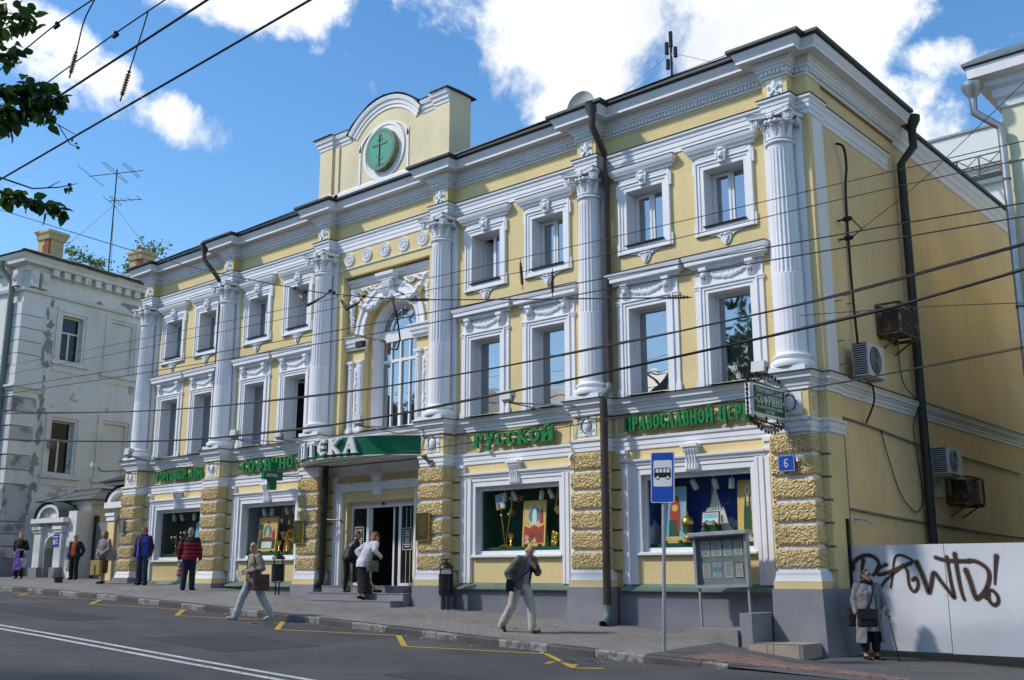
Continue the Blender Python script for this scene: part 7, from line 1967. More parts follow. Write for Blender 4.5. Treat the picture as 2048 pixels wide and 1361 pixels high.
# window surrounds and sills of the side wall
for h in sh:
 q = MB(); a, b, c_, d = h[:4]
 q.box(0.0, 0.05, a - 0.28, a - 0.12, z_(c_ - 0.05), z_(d + 0.12)); q.box(0.0, 0.05, b + 0.12, b + 0.28, z_(c_ - 0.05), z_(d + 0.12)); q.box(0.0, 0.05, a - 0.28, b + 0.28, z_(d + 0.12), z_(d + 0.28))
 q.box(0.0, 0.12, a - 0.40, b + 0.40, z_(c_ - 0.20), z_(c_ - 0.06)); q.box(0.0, 0.035, a - 0.30, b + 0.30, z_(c_ - 0.48), z_(c_ - 0.20))
 lb('window_surround', q, M['oldwhite'])
# quoins: upper plain, middle with rough panels, lower banded; each a block
k = 0
def quoin(z0, z1, p, w, mm):
 q = MB().box(-1.0, p, -p, w, z_(z0), z_(z1)); lb('quoin', q, mm)
zq = 7.95
while zq < 10.5: quoin(zq, zq + 0.49, 0.10, 0.92, M['oldwhite']); zq += 0.52
quoin(7.2, 7.95, 0.12, 1.1, M['oldwhite'])
zq = 3.4
while zq < 6.9: quoin(zq, zq + 0.50, 0.10, 0.92, M['oldgrey'] if k % 2 else M['oldwhite']); zq += 0.56; k += 1
quoin(2.4, 3.35, 0.13, 0.92, M['oldgrey'])
zq = 0.6
while zq < 2.3: quoin(zq, zq + 0.42, 0.16, 0.92, M['oldgrey']); zq += 0.46
quoin(-0.6, 0.58, 0.22, 1.1, M['grey'])
q = MB().sweep([(-16, 0.0), (0.0, 0.0), (0.0, 14.0)], [(0, z_(6.95)), (0.13, z_(6.97)), (0.15, z_(7.08)), (0.20, z_(7.12)), (0.20, z_(7.20)), (0.0, z_(7.25))]) if False else MB().sweep([(-16, 0.0), (0.0, 0.0), (0.0, 1.1)], [(0, z_(6.95)), (0.13, z_(6.97)), (0.15, z_(7.08)), (0.24, z_(7.12)), (0.24, z_(7.20)), (0.0, z_(7.25))])
lb('band', q, M['oldwhite'])
lb('band', MB().sweep([(-16, 0.0), (0.0, 0.0), (0.0, 14.0)], [(0, z_(10.98)), (0.12, z_(11.00)), (0.16, z_(11.12)), (0.0, z_(11.16))]), M['oldwhite'])
lb('cornice', MB().sweep([(-16, 0.0), (0.0, 0.0), (0.0, 14.0)], [(0, z_(11.82)), (0.05, z_(11.84)), (0.05, z_(12.07)), (0.36, z_(12.09)), (0.36, z_(12.22)), (0.42, z_(12.30)), (0.46, z_(12.44)), (0, z_(12.46))]), M['oldwhite'])
for k in range(16): lb('bracket', MB().box(0.05, 0.30, 1.0 + k * 0.5, 1.0 + k * 0.5 + 0.28, z_(11.80), z_(12.08)), M['oldwhite'])
for k in range(8): lb('bracket', MB().box(-0.9 - k * 0.62 - 0.34, -0.9 - k * 0.62, -0.30, -0.05, z_(11.80), z_(12.08)), M['oldwhite'])
for (x0, x1, y0, y1) in ((0.0, 0.28, 0.55, 0.85), (0.0, 0.28, 0.1, 0.4), (-0.45, -0.15, -0.28, 0.0)):
 q = MB().box(x0, x1, y0, y1, z_(11.17), z_(11.82)); q.sphere(((x0 + x1) / 2 + (0.08 if x1 > 0 else 0), (y0 + y1) / 2 + (-0.08 if x1 <= 0 else 0), z_(11.52)), (0.16, 0.16, 0.22), 8, 6); lb('console', q, M['oldwhite'])
# roof with standing seams and a ragged edge
r_ = MB()
r_.quad((0.55, -0.55, z_(12.48)), (0.55, 14.0, z_(12.48)), (-4.5, 9.0, z_(14.22)), (-4.5, 4.6, z_(14.22)))
r_.quad((-16.0, -0.55, z_(12.48)), (0.55, -0.55, z_(12.48)), (-4.5, 4.6, z_(14.22)), (-16.0, 4.6, z_(14.22)))
r_.quad((0.55, 14.0, z_(12.48)), (-16, 14, z_(12.48)), (-16, 9, z_(14.22)), (-4.5, 9, z_(14.22)))
r_.quad((-16.0, 4.6, z_(14.22)), (-4.5, 4.6, z_(14.22)), (-4.5, 9, z_(14.22)), (-16, 9, z_(14.22)))
rf_ = lb('roof', r_, M['oldroof'])
for k in range(18):
 y0 = 0.2 + k * 0.7; t = min(1.0, (y0 + 0.55) / 5.15) if y0 < 7 else min(1.0, (14 - y0) / 5.0)
 lb('seam', MB().beam((0.55, y0, z_(12.50)), (0.55 - 5.05 * t, y0, z_(12.50 + 1.74 * t)), 0.03, 0.06), M['oldroof'], rf_)
rr = random.Random(11); q = MB(); y0 = -0.6
while y0 < 14: l = rr.uniform(0.3, 0.9); q.box(0.46, 0.60 + rr.uniform(-0.04, 0.05), y0, y0 + l, z_(12.44 + rr.uniform(-0.04, 0.0)), z_(12.50)); y0 += l
lb('eaves_edge', q, M['flash'], rf_)
# drain pipe on the street front
lb('downpipe', MB().tube([(-0.9, -0.5, z_(12.22)), (-0.9, -0.5, z_(11.92)), (-0.55, -0.22, z_(11.32)), (-0.52, -0.22, z_(10.82)), (-0.52, -0.22, z_(3.0)), (-0.52, -0.3, z_(0.5))], 0.11, 12), M['greenmetal'], LB, 40)
def chimney(x, y, zb, w, d, h, label):
 o = lb('chimney', MB().box(x - w / 2, x + w / 2, y - d / 2, y + d / 2, z_(zb), z_(zb + h)), M['chimney'])
 o['label'] = label
 lb('cap', MB().sweep([(x - w / 2, y - d / 2), (x + w / 2, y - d / 2), (x + w / 2, y + d / 2), (x - w / 2, y + d / 2), (x - w / 2, y - d / 2)], [(0, z_(zb + h - 0.28)), (0.06, z_(zb + h - 0.26)), (0.10, z_(zb + h - 0.10)), (0.16, z_(zb + h)), (0.16, z_(zb + h + 0.07)), (0, z_(zb + h + 0.1))], False).box(x - w / 2 - 0.15, x + w / 2 + 0.15, y - d / 2 - 0.15, y + d / 2 + 0.15, z_(zb + h + 0.055), z_(zb + h + 0.11)), M['chimney'], o)
 for k in range(14):
  bx_ = x + w / 2 - 0.26 if k % 2 else x + w / 2 - 0.30
  lb('brick', MB().box(bx_ - rnd.uniform(0, 0.15), x + w / 2 + 0.006, y - d / 2 - 0.008, y - d / 2 + 0.1, z_(zb + 0.55 + k * 0.085), z_(zb + 0.62 + k * 0.085)), M['redbrick'], o) if k < 11 else None
 return o
chimney(-1.2, 1.75, 12.5, 0.72, 0.7, 1.45, 'large chimney with bare red brick')
chimney(0.02, 5.4, 12.6, 0.75, 0.6, 1.25, 'small chimney near the yellow building')
rr = random.Random(31)
for k in range(26):                      # bare patches that follow the pipe side of the quoins and the cornice
 if k < 20: yc, zc_, ry, rz_ = rr.uniform(1.02, 1.38), 2.6 + k * 0.42 + rr.uniform(-0.2, 0.2), rr.uniform(0.08, 0.26), rr.uniform(0.15, 0.5)
 else: yc, zc_, ry, rz_ = rr.uniform(3.2, 6.5), rr.uniform(11.2, 11.5), rr.uniform(0.15, 0.5), rr.uniform(0.05, 0.16)
 n_ = 16; ph = [rr.uniform(0.45, 1.1) for _ in range(n_)]
 lb('bare_patch', MB().poly([(0.004 + 0.0004 * k, yc + ry * ph[j] * math.cos(2 * math.pi * j / n_), z_(zc_ + rz_ * ph[j] * math.sin(2 * math.pi * j / n_))) for j in range(n_)]), M['peel'])
# wall lamp cluster by the lower window
q = MB()
for k in range(3): q.tube([(0.18 + 0.12 * math.cos(R(a + 40 * k)), 1.62 + 0.1 * k, z_(5.05 + 0.18 * math.sin(R(a + 40 * k)))) for a in range(0, 361, 20)], 0.02, 6)
lb('wire_coil', q, M['concrete'], LB, True)

# ------------------------------------------------------------------ antenna mast on the far roof
ax_, ay_ = -42.4, 3.6
e = thing('tv_antenna', 'tall roof mast with two television antennas left of the yellow building', 'antenna', (ax_, ay_, 13.4))
obj('mast', MB().tube([(ax_, ay_, 12.8), (ax_, ay_, 17.7)], 0.03, 8), M['black'], e)
def yagi(z, l0, l1, els, loopy):
 m = MB().tube([(ax_ + l0, ay_ + 0.35 * l0, z + 0.06), (ax_ + l1, ay_ + 0.35 * l1, z - 0.12)], 0.02, 6)
 for t, h, lp in els:
  x_ = ax_ + t; y_ = ay_ + 0.35 * t; zz = z - 0.03 * t
  dx, dy = 0.45 * h, -0.9 * h
  if lp: m.tube([(x_ + 0.09, y_, zz + 0.05), (x_ + dx + 0.09, y_ + dy, zz + 0.15 * h), (x_ + dx - 0.05, y_ + dy, zz + 0.15 * h), (x_ - dx - 0.05, y_ - dy, zz - 0.15 * h), (x_ - dx + 0.09, y_ - dy, zz - 0.15 * h)], 0.012, 5, close=True)
  else: m.tube([(x_ - dx, y_ - dy, zz - 0.15 * h), (x_ + dx, y_ + dy, zz + 0.15 * h)], 0.012, 5)
 return m
obj('antenna_head', yagi(17.55, -1.5, 1.4, ((-1.4, 0.95, False), (-0.1, 0.9, True), (0.75, 0.6, True)), True), M['black'], e)
obj('antenna_head', yagi(16.2, -0.3, 1.4, ((-0.25, 0.5, False), (0.05, 0.4, True), (0.45, 0.2, False), (0.8, 0.2, False), (1.3, 0.2, False)), False), M['black'], e)
m = MB()
for a in (30, 150, 270): m.tube([(ax_, ay_, 16.0), (ax_ + 2.0 * math.cos(R(a)), ay_ + 2.0 * math.sin(R(a)), 13.6)], 0.010, 4)
obj('guy_wire', m, M['poleg'], e)

# ------------------------------------------------------------------ gatehouse, gate and yellow gate pier between the houses
e = thing('gatehouse', 'small weathered white gatehouse with a green hipped roof', 'gatehouse', (-38.4, 0.4, -0.2), R(4))
# local: x along the street, street side at y = 0
m = MB()
m.box(-1.55, 1.35, 0.55, 2.4, -0.4, 2.75)
sub('wall', m, M['oldwhite'], e)
def half_arch(x0, x1, zs_, y0, y1, zt, mm, nm):
 q = MB(); r_ = (x1 - x0) / 2; c_ = (x0 + x1) / 2
 P = [(c_ + r_ * math.cos(math.pi * k / 16), zs_ + r_ * math.sin(math.pi * k / 16)) for k in range(17)]
 for (xa, za), (xb, zb) in zip(P, P[1:]): q.quad((xb, y0, zb), (xa, y0, za), (xa, y0, zt), (xb, y0, zt)); q.quad((xa, y0, za), (xb, y0, zb), (xb, y1, zb), (xa, y1, za))
 return q
q = half_arch(-0.62, 0.22, 1.15, 0.0, 0.55, 2.05, None, None)
q.box(-1.20, -0.62, 0.0, 0.55, -0.4, 2.05); q.box(0.22, 0.80, 0.0, 0.55, -0.4, 2.05)
q.quad((-0.62, 0.0, -0.4), (-0.62, 0.55, -0.4), (-0.62, 0.55, 1.15), (-0.62, 0.0, 1.15)); q.quad((-1.2, 0, 2.05), (0.8, 0, 2.05), (0.8, 0.55, 2.05), (-1.2, 0.55, 2.05))
pt = sub('portal', q, M['oldwhite'], e)
sub('door', MB().box(-0.62, 0.22, 0.40, 0.46, -0.4, 1.15).prism_y([( -0.20 + 0.42 * math.cos(R(a)), 1.15 + 0.42 * math.sin(R(a))) for a in range(0, 181, 15)], 0.401, 0.459), M['acdark'], pt)
for s, x0 in ((-1, -1.22), (1, 0.20)):
 sub('pilaster', MB().box(x0, x0 + 0.46, -0.12, 0.02, -0.4, 1.70).box(x0 - 0.05, x0 + 0.51, -0.16, 0.02, 1.70, 1.80).box(x0 - 0.08, x0 + 0.54, -0.2, 0.02, 1.80, 1.92), M['oldwhite'] if s < 0 else M['oldwhite'], e)
 sub('pilaster_foot', MB().box(x0 - 0.06, x0 + 0.52, -0.20, 0.03, -0.42, 0.45), M['grey'] if s < 0 else M['concrete'], e)
q = MB().box(-1.32, 0.92, -0.26, 0.5, 2.05, 2.22)
sub('cornice', q, M['oldwhite'], e)
q = MB(); P = [(-0.2 + 0.80 * math.cos(R(a)), 2.22 + 0.52 * math.sin(R(a))) for a in range(0, 181, 12)]; Q = [(-0.2 + 0.60 * math.cos(R(a)), 2.26 + 0.36 * math.sin(R(a))) for a in range(0, 181, 12)]
for (a, b, c_, d) in zip(P, P[1:], Q, Q[1:]): q.quad((c_[0], -0.22, c_[1]), (a[0], -0.22, a[1]), (b[0], -0.22, b[1]), (d[0], -0.22, d[1])); q.quad((a[0], -0.22, a[1]), (a[0], 0.5, a[1]), (b[0], 0.5, b[1]), (b[0], -0.22, b[1]))
q.prism_y([(x_, z_2) for x_, z_2 in P], -0.05, 0.5)
sub('pediment', q, M['oldwhite'], e)
q = MB(); P2 = [(-0.2 + 0.86 * math.cos(R(a)), 2.25 + 0.56 * math.sin(R(a))) for a in range(-5, 186, 10)]
for a, b in zip(P2, P2[1:]): q.quad((a[0], -0.30, a[1]), (b[0], -0.30, b[1]), (b[0], 0.5, b[1]), (a[0], 0.5, a[1]))
sub('pediment_cover', q, M['dullroof'], e)
q = MB().box(-1.75, 1.55, 0.45, 2.6, 2.72, 2.86)
sub('eaves', q, M['oldwhite'], e)
q = MB(); zt, zb = 3.45, 2.87
a = q.pts([(-1.95, 0.20, zb), (1.85, 0.20, zb), (1.85, 2.8, zb), (-1.95, 2.8, zb)]); b = q.pts([(-0.75, 1.2, zt - 0.12), (0.9, 1.2, zt - 0.12), (0.9, 1.9, zt - 0.12), (-0.75, 1.9, zt - 0.12)])
for k in range(4): q.face((a[k], a[(k + 1) % 4], b[(k + 1) % 4], b[k]))
q.face(a[::-1]); a = q.pts([(-0.85, 1.1, zt - 0.10), (1.0, 1.1, zt - 0.10), (1.0, 2.0, zt - 0.10), (-0.85, 2.0, zt - 0.10)]); q.face(a); q.box(-0.85, 1.0, 1.1, 2.0, zt - 0.20, zt - 0.11)
sub('roof', q, M['dullroof'], e)
sub('side_wall', MB().box(0.82, 1.36, 0.0, 0.56, -0.4, 2.45), M['oldwhite'], e)
o = obj('notice_plate', MB().box(-37.88, -37.46, 0.10, 0.13, 0.95, 1.42), M['signblue']); tag(o, 'small blue notice on the gatehouse pillar', 'notice')
obj('print', MB().box(-37.86, -37.70, 0.096, 0.0995, 1.05, 1.22).box(-37.66, -37.50, 0.096, 0.0995, 1.08, 1.12).box(-37.66, -37.50, 0.096, 0.0995, 1.18, 1.22).box(-37.86, -37.50, 0.096, 0.0995, 1.30, 1.34), M['signwhite'], o)
e = thing('sheet_gate', 'plain grey sheet metal gate between the gatehouse and the yellow building', 'gate', (-35.3, 0.9, -0.2))
for x0, x1 in ((-36.95, -35.62), (-35.60, -34.3)): obj('leaf', MB().box(x0, x1, 1.20, 1.25, -0.22, 1.84), M['gategrey'], e)
for x_ in (-36.98, -34.3): obj('post', MB().box(x_ - 0.06, x_ + 0.06, 1.15, 1.30, -0.3, 2.1), M['acdark'], e)
o = obj('warning_sign', MB().box(-36.75, -36.42, 1.60, 1.63, 1.86, 2.38), M['acw']); tag(o, 'pale sign with a red star behind the grey gate', 'sign')
m = MB()
for k in range(3): m.beam((-36.585 - 0.09 * math.cos(R(60 * k)), 1.592, 2.18 - 0.09 * math.sin(R(60 * k))), (-36.585 + 0.09 * math.cos(R(60 * k)), 1.592 - 0.001 * k, 2.18 + 0.09 * math.sin(R(60 * k))), 0.012, 0.05)
obj('star', m, P_['red'], o)
e = thing('yellow_gateway', 'narrow yellow gateway with a curved pediment beside the leftmost pier', 'gateway', (-33.6, 0.2, -0.25))
obj('wall', MB().box(-34.55, XL - 0.005, 0.50, 0.9, -0.3, 2.98), M['yellow'], e)
obj('pilaster', MB().box(-34.58, -34.12, 0.38, 0.52, -0.3, 1.80), M['yellow'], e)
obj('capital', MB().box(-34.62, -34.08, 0.34, 0.52, 1.80, 1.96).box(-34.66, -34.04, 0.30, 0.52, 1.96, 2.06), M['white'], e)
obj('door', MB().box(-34.10, XL - 0.006, 0.455, 0.50, -0.3, 1.90), M['gategrey'], e)
m = MB().box(-34.7, XL - 0.005, 0.26, 0.55, 2.22, 2.42)
P = [(-33.55 + 1.02 * math.cos(R(a)), 2.40 + 0.50 * math.sin(R(a))) for a in range(0, 181, 10)]; Q = [(-33.55 + 0.80 * math.cos(R(a)), 2.42 + 0.34 * math.sin(R(a))) for a in range(0, 181, 10)]
for (a, b, c_, d) in zip(P, P[1:], Q, Q[1:]):
 if a[0] > XL: continue
 m.quad((c_[0], 0.28, c_[1]), (a[0], 0.28, a[1]), (b[0], 0.28, b[1]), (d[0], 0.28, d[1])); m.quad((d[0], 0.28, d[1]), (d[0], 0.5, d[1]), (c_[0], 0.5, c_[1]), (c_[0], 0.28, c_[1]))
obj('pediment', m, M['white'], e)
m = MB(); P = [(-33.55 + 1.06 * math.cos(R(a)), 2.42 + 0.53 * math.sin(R(a))) for a in range(0, 181, 10)]
for a, b in zip(P, P[1:]):
 if a[0] > XL: continue
 m.quad((a[0], 0.22, a[1]), (b[0], 0.22, b[1]), (b[0], 0.6, b[1]), (a[0], 0.6, a[1]))
obj('pediment_cover', m, M['flash'], e)
obj('frame', MB().box(-34.3, XL - 0.004, 0.485, 0.499, 2.84, 2.90).box(-34.3, -34.22, 0.485, 0.499, 2.55, 2.84), M['white'], e)
q = MB(); q.box(-34.72, XL - 0.005, 0.20, 1.1, 2.98, 3.10); obj('eaves', q, M['white'], e)
q = MB(); q.poly([(-34.85, 0.05, 3.11), (XL - 0.005, 0.05, 3.11), (XL - 0.005, 1.2, 3.55), (-34.3, 1.2, 3.55)]); q.poly([(-34.85, 0.05, 3.11), (-34.3, 1.2, 3.55), (-34.3, 1.6, 3.3), (-34.85, 1.6, 3.11)]); obj('roof', q, M['flash'], e)

# ------------------------------------------------------------------ right building and the pale block behind
RX, RYF = -5.74, 4.2
e = thing('cream_house', 'pale cream house with grey cornice at the right edge', 'building', (RX + 4, RYF, -1.5))
RT = 9.55
obj('wall', MB().box(RX, RX + 16, RYF, RYF + 12, -1.9, RT), M['mint'], e)
obj('cornice', MB().sweep([(RX, RYF + 12), (RX, RYF), (RX + 16, RYF)], [(0, RT), (0.05, RT + 0.02), (0.06, RT + 0.18), (0.12, RT + 0.24), (0.13, RT + 0.42), (0.22, RT + 0.50), (0.25, RT + 0.62), (0.48, RT + 0.66), (0.50, RT + 0.90), (0, RT + 0.92)]), M['white'], e)
r_ = MB().sweep([(RX, RYF + 12), (RX, RYF), (RX + 16, RYF)], [(0, RT + 0.93), (0.56, RT + 0.93), (0.57, RT + 0.99), (0.10, RT + 1.30), (0.05, RT + 1.32), (0, RT + 1.32)])
r_.box(RX, RX + 16, RYF, RYF + 12, RT + 0.9, RT + 1.32)
rfo = obj('roof', r_, M['gutter'], e)
obj('lower_wall', MB().box(RX - 0.02, RX + 16, RYF - 0.02, RYF + 0.01, -1.9, 3.7), M['yellow'], e)
for z_q in (8.35, 3.7): obj('band', MB().box(RX - 0.006, RX + 16, RYF - 0.035, RYF + 0.002, z_q, z_q + (0.05 if z_q > 8 else 0.25)), M['mint'] if z_q > 8 else M['white'], e)
m = MB()
for k in range(3):
 x_ = RX + 1.1 + 1.4 * k; m.tube([(x_, RYF + 0.3, RT + 1.3), (x_ - 0.15, RYF + 0.3, RT + 2.2)], 0.03, 6); m.tube([(x_ + 0.5, RYF + 0.8, RT + 1.35), (x_ - 0.15, RYF + 0.3, RT + 2.2)], 0.025, 6)
m.tube([(RX + 0.8, RYF + 0.3, RT + 2.2), (RX + 8, RYF + 0.3, RT + 2.2)], 0.03, 6); m.tube([(RX + 0.9, RYF + 0.3, RT + 1.5), (RX + 8, RYF + 0.3, RT + 1.5)], 0.03, 6)
obj('roof_rail', m, M['signblue'], e, True)
m = MB().tube([(RX - 0.42, RYF - 0.45, RT + 0.25), (RX - 0.42, RYF - 0.45, RT - 0.1), (RX - 0.02, RYF - 0.20, RT - 0.45), (RX + 0.0, RYF - 0.20, RT - 0.7), (RX + 0.0, RYF - 0.20, 2.4), (RX - 0.1, RYF - 0.45, 2.1), (RX - 0.02, RYF - 0.3, 1.85), (RX, RYF - 0.2, 1.6), (RX, RYF - 0.2, -1.2)], 0.08, 14)
dp = obj('downpipe', m, M['zinc'], e, 40)
q = MB().lathe([(0.08, RT + 0.18), (0.09, RT + 0.24), (0.21, RT + 0.42), (0.215, RT + 0.54), (0.19, RT + 0.54), (0.07, RT + 0.3)], (RX - 0.42, RYF - 0.45, 0), 20); obj('funnel', q, M['zinc'], dp, 40)
for z_q in (7.9, 5.2, 3.2): obj('clamp', MB().lathe([(0.082, z_q), (0.093, z_q + 0.005), (0.093, z_q + 0.045), (0.082, z_q + 0.05)], (RX, RYF - 0.2, 0), 14), M['steelrust'], dp)
# block far behind
BX0, BY = -17.0, 24.0
e = thing('pale_block', 'pale rendered block seen over the roof at the right', 'building', (-10, BY, -1))
obj('wall', MB().box(BX0, -6.0, BY, BY + 10, -1.5, 15.10), M['paleblue'], e)
obj('parapet', MB().box(BX0, -6.0, BY - 0.02, BY + 0.4, 15.85, 17.45).box(BX0, -6, BY - 0.25, BY + 0.3, 15.10, 15.40), M['paleblue'], e)
obj('parapet_cap', MB().box(BX0, -6.0, BY - 0.1, BY + 0.6, 17.45, 17.55), M['gutter'], e)
obj('skirt_roof', MB().poly([(BX0, BY - 0.5, 15.41), (-8.2, BY - 0.5, 15.41), (-8.2, BY + 0.1, 16.05), (BX0, BY + 0.1, 16.05)]).poly([(BX0, BY - 0.5, 15.40), (BX0, BY + 0.1, 15.05), (-8.2, BY + 0.1, 15.05), (-8.2, BY - 0.5, 15.40)]), M['gutter'], e)
m = MB(); n = 10
for k in range(n):
 xa = BX0 + 0.2 + (8.4 / n) * k; xb = xa + 8.4 / n
 m.tube([(xa, BY - 0.55, 15.50), (xa, BY - 0.55, 16.15)], 0.035, 5); m.tube([(xa, BY - 0.55, 15.50), (xb, BY - 0.55, 16.15)], 0.02, 4); m.tube([(xa, BY - 0.55, 16.15), (xb, BY - 0.55, 15.50)], 0.02, 4); m.tube([(xa, BY - 0.55, 15.50), (xa, BY - 0.9, 15.15)], 0.05, 5)
m.tube([(BX0, BY - 0.55, 16.15), (BX0 + 8.6, BY - 0.55, 16.15)], 0.03, 5); m.tube([(BX0, BY - 0.55, 15.75), (BX0 + 8.6, BY - 0.55, 15.75)], 0.03, 5)
obj('snow_guard', m, M['steelrust'], e)
for z_q in (9.6, 12.4): obj('band', MB().box(BX0, -6, BY - 0.12, BY + 0.02, z_q, z_q + 0.3), M['paleblue'], e)
for z_q in (10.6, 13.2):
 w = obj('window', MB().box(-8.1, -7.0, BY - 0.04, BY + 0.02, z_q, z_q + 1.7), M['pvc'], e); obj('pane', MB().box(-8.0, -7.1, BY - 0.05, BY - 0.042, z_q + 0.1, z_q + 1.6), M['pane'], w)

# ------------------------------------------------------------------ roof-top things of the yellow building
e = thing('roof_mast', 'thin black mast with stubby aerials on the yellow roof', 'antenna', (-12.4, 2.0, 10.7))
obj('mast', MB().tube([(-12.4, 2.0, 10.5), (-12.4, 2.0, 12.75)], 0.03, 8), M['black'], e)
for dx, z0, z1 in ((0.0, 12.45, 12.85), (-0.12, 12.3, 12.6), (-0.10, 11.9, 12.15), (0.12, 12.15, 12.4)): obj('aerial', MB().tube([(-12.4 + dx, 2.0, z0), (-12.4 + dx, 2.0, z1)], 0.05, 8), M['black'], e)
m = MB()
for a in (10, 100, 200, 290): m.tube([(-12.4, 2.0, 12.3), (-12.4 + 2.6 * math.cos(R(a)), 2.0 + 1.2 * math.sin(R(a)), 10.9)], 0.006, 4)
obj('guy_wire', m, M['poleg'], e)
e = thing('satellite_dish', 'pale round dish rim on the roof left of the mast', 'dish', (-14.3, 0.9, 10.7))
obj('dish', MB().lathe([(0.0, 0.12), (0.2, 0.10), (0.36, 0.03), (0.42, -0.03), (0.42, -0.05), (0.36, 0.01), (0.0, 0.10)], (-14.3, 0.9, 11.05), 28, axis='y'), M['acw'], e, 40)
obj('stand', MB().tube([(-14.3, 1.0, 10.5), (-14.3, 1.0, 11.05)], 0.03, 8), M['poleg'], e)

# ------------------------------------------------------------------ overhead wires
def wire(pts_, r, label, e0=1, e1=1, l=14.0):
 o = cable('overhead_wire', pts_, r, label, M['rubber'], 5, 8, l if e0 else 0, l if e1 else 0)
 o['category'] = 'wire'; return o

wire([(-33.53, -4.2, 6.38), (-25.84, -4.2, 6.06), (-16.93, -4.2, 5.74), (-10.3, -4.2, 5.55), (-5.82, -4.2, 5.48), (-3.34, -4.2, 5.43)], 0.007, 'highest of the thin wires crossing the whole facade')
wire([(-32.5, -4.6, 5.92), (-25.05, -4.6, 5.63), (-16.43, -4.6, 5.36), (-10.01, -4.6, 5.12), (-5.67, -4.6, 5.09), (-3.27, -4.6, 5.04)], 0.007, 'second highest of the thin wires crossing the facade')
wire([(-34.81, -3.6, 5.92), (-26.84, -3.6, 5.56), (-17.63, -3.6, 5.24), (-10.77, -3.6, 5.08), (-6.13, -3.6, 4.93), (-3.58, -3.6, 4.81)], 0.011, 'upper of the two trolley wires over the near lane')
wire([(-34.04, -3.9, 5.59), (-26.25, -3.9, 5.24), (-17.25, -3.9, 4.91), (-10.55, -3.9, 4.77), (-6.02, -3.9, 4.62), (-3.52, -3.9, 4.53)], 0.011, 'lower of the two trolley wires over the near lane')
for dz, dy, r in ((0, 0, 0.017), (0.03, 0.02, 0.012)):
 wire([(-35.57, -3.2 + dy, 5.21 + dz * 2), (-26.05, -3.2 + dy, 4.35), (-19.1, -3.2 + dy, 3.97 + dz), (-14.61, -3.2 + dy, 3.90), (-10.7, -3.2 + dy, 3.95 + dz), (-8.34, -3.2 + dy, 4.03), (-6.21, -3.2 + dy, 4.13 + dz), (-3.73, -3.2 + dy, 4.36 + dz)], r, 'thick sagging cable across the second storey' if dz == 0 else 'thin cable wound along the upper thick sagging cable')
for dz, dy, r in ((0, 0, 0.024), (0.03, 0.03, 0.014)):
 wire([(-36.07, -2.9 + dy, 4.42 + dz), (-26.46, -2.9 + dy, 3.58), (-20.57, -2.9 + dy, 3.33 + dz), (-17.02, -2.9 + dy, 3.33), (-14.9, -2.9 + dy, 3.39 + dz), (-10.55, -2.9 + dy, 3.58), (-6.36, -2.9 + dy, 3.82 + dz), (-5.07, -2.9 + dy, 3.95), (-3.84, -2.9 + dy, 4.10 + dz)], r, 'thickest sagging cable just above the sign frieze' if dz == 0 else 'thin cable wound along the thickest sagging cable')
wire([(-19.76, -2.6, 2.50), (-15.47, -2.6, 2.58), (-12.4, -2.6, 2.70), (-7.39, -2.6, 2.87), (-6.03, -2.6, 2.94), (-4.03, -2.6, 3.07)], 0.010, 'thin wire running down to the sign frieze')
wire([(-12.0, -2.4, 2.78), (-7.3, -2.4, 2.92), (-4.0, -2.4, 3.14)], 0.006, 'faint wire just above the hanging sign', 0)
wire([(-7.6, -2.0, 4.23), (-5.62, -2.0, 4.04), (-4.12, -2.0, 3.85)], 0.007, 'thin wire past the upper unit of the side wall', 0)
wire([(SXW + 0.36, 1.75, 6.78), (-6.4, 0.8, 7.1), (-4.6, -0.6, 7.5)], 0.007, 'thin wire from the insulators on the side wall', 0)
span = wire([(-32.86, -5.0, 11.24), (-22.72, -5.0, 7.55), (-17.44, -5.0, 5.87), (-15.5, -5.0, 5.36), (-13.31, -5.0, 4.90), (-7.89, -5.0, 3.99)], 0.012, 'span wire falling from the upper left to the middle of the facade', 1, 0)
wire([(-11.57, -13.46, 4.3), (-5.96, -13.54, 4.3)], 0.011, 'lower thick trolley wire at the top left', 1, 1, 12.0)
wire([(-10.32, -14.0, 4.3), (-6.55, -14.06, 4.3)], 0.011, 'upper thick trolley wire at the top left', 1, 1, 12.0)
wire([(-9.59, -13.79, 4.8), (-8.43, -13.83, 4.8), (-7.59, -13.84, 4.8)], 0.007, 'thin support wire above the trolley wires', 1, 1, 8.0)
wire([(-9.24, -14.24, 4.8), (-8.67, -14.26, 4.8), (-8.05, -14.25, 4.8)], 0.007, 'uppermost thin support wire at the top left', 1, 1, 8.0)

def insulator(a, b, label, m_=None, n=8, r=0.035):
 """ribbed insulator between two points"""
 a, b = Vector(a), Vector(b); d = b - a; l = d.length
 e = thing('insulator', label, 'insulator', tuple(a)); e.rotation_euler = d.to_track_quat('Z', 'Y').to_euler()
 prof = [(0.008, 0.0), (0.008, l * 0.2)]
 for k in range(n): z0 = l * (0.22 + 0.56 * k / n); prof += [(r * 0.5, z0), (r, z0 + l * 0.02), (r, z0 + l * 0.035), (r * 0.5, z0 + l * 0.056)]
 prof += [(0.008, l * 0.80), (0.008, l)]
 sub('rod', MB().lathe(prof, (0, 0, 0), 10), m_ or M['insul2'], e, 40)
 for z0 in (0.16, 0.80): sub('cap', MB().lathe([(0.0, l * z0), (r * 0.7, l * z0 + 0.004), (r * 0.7, l * (z0 + 0.05)), (0, l * (z0 + 0.06))], (0, 0, 0), 10), M['rubber'], e, 40)
 return e

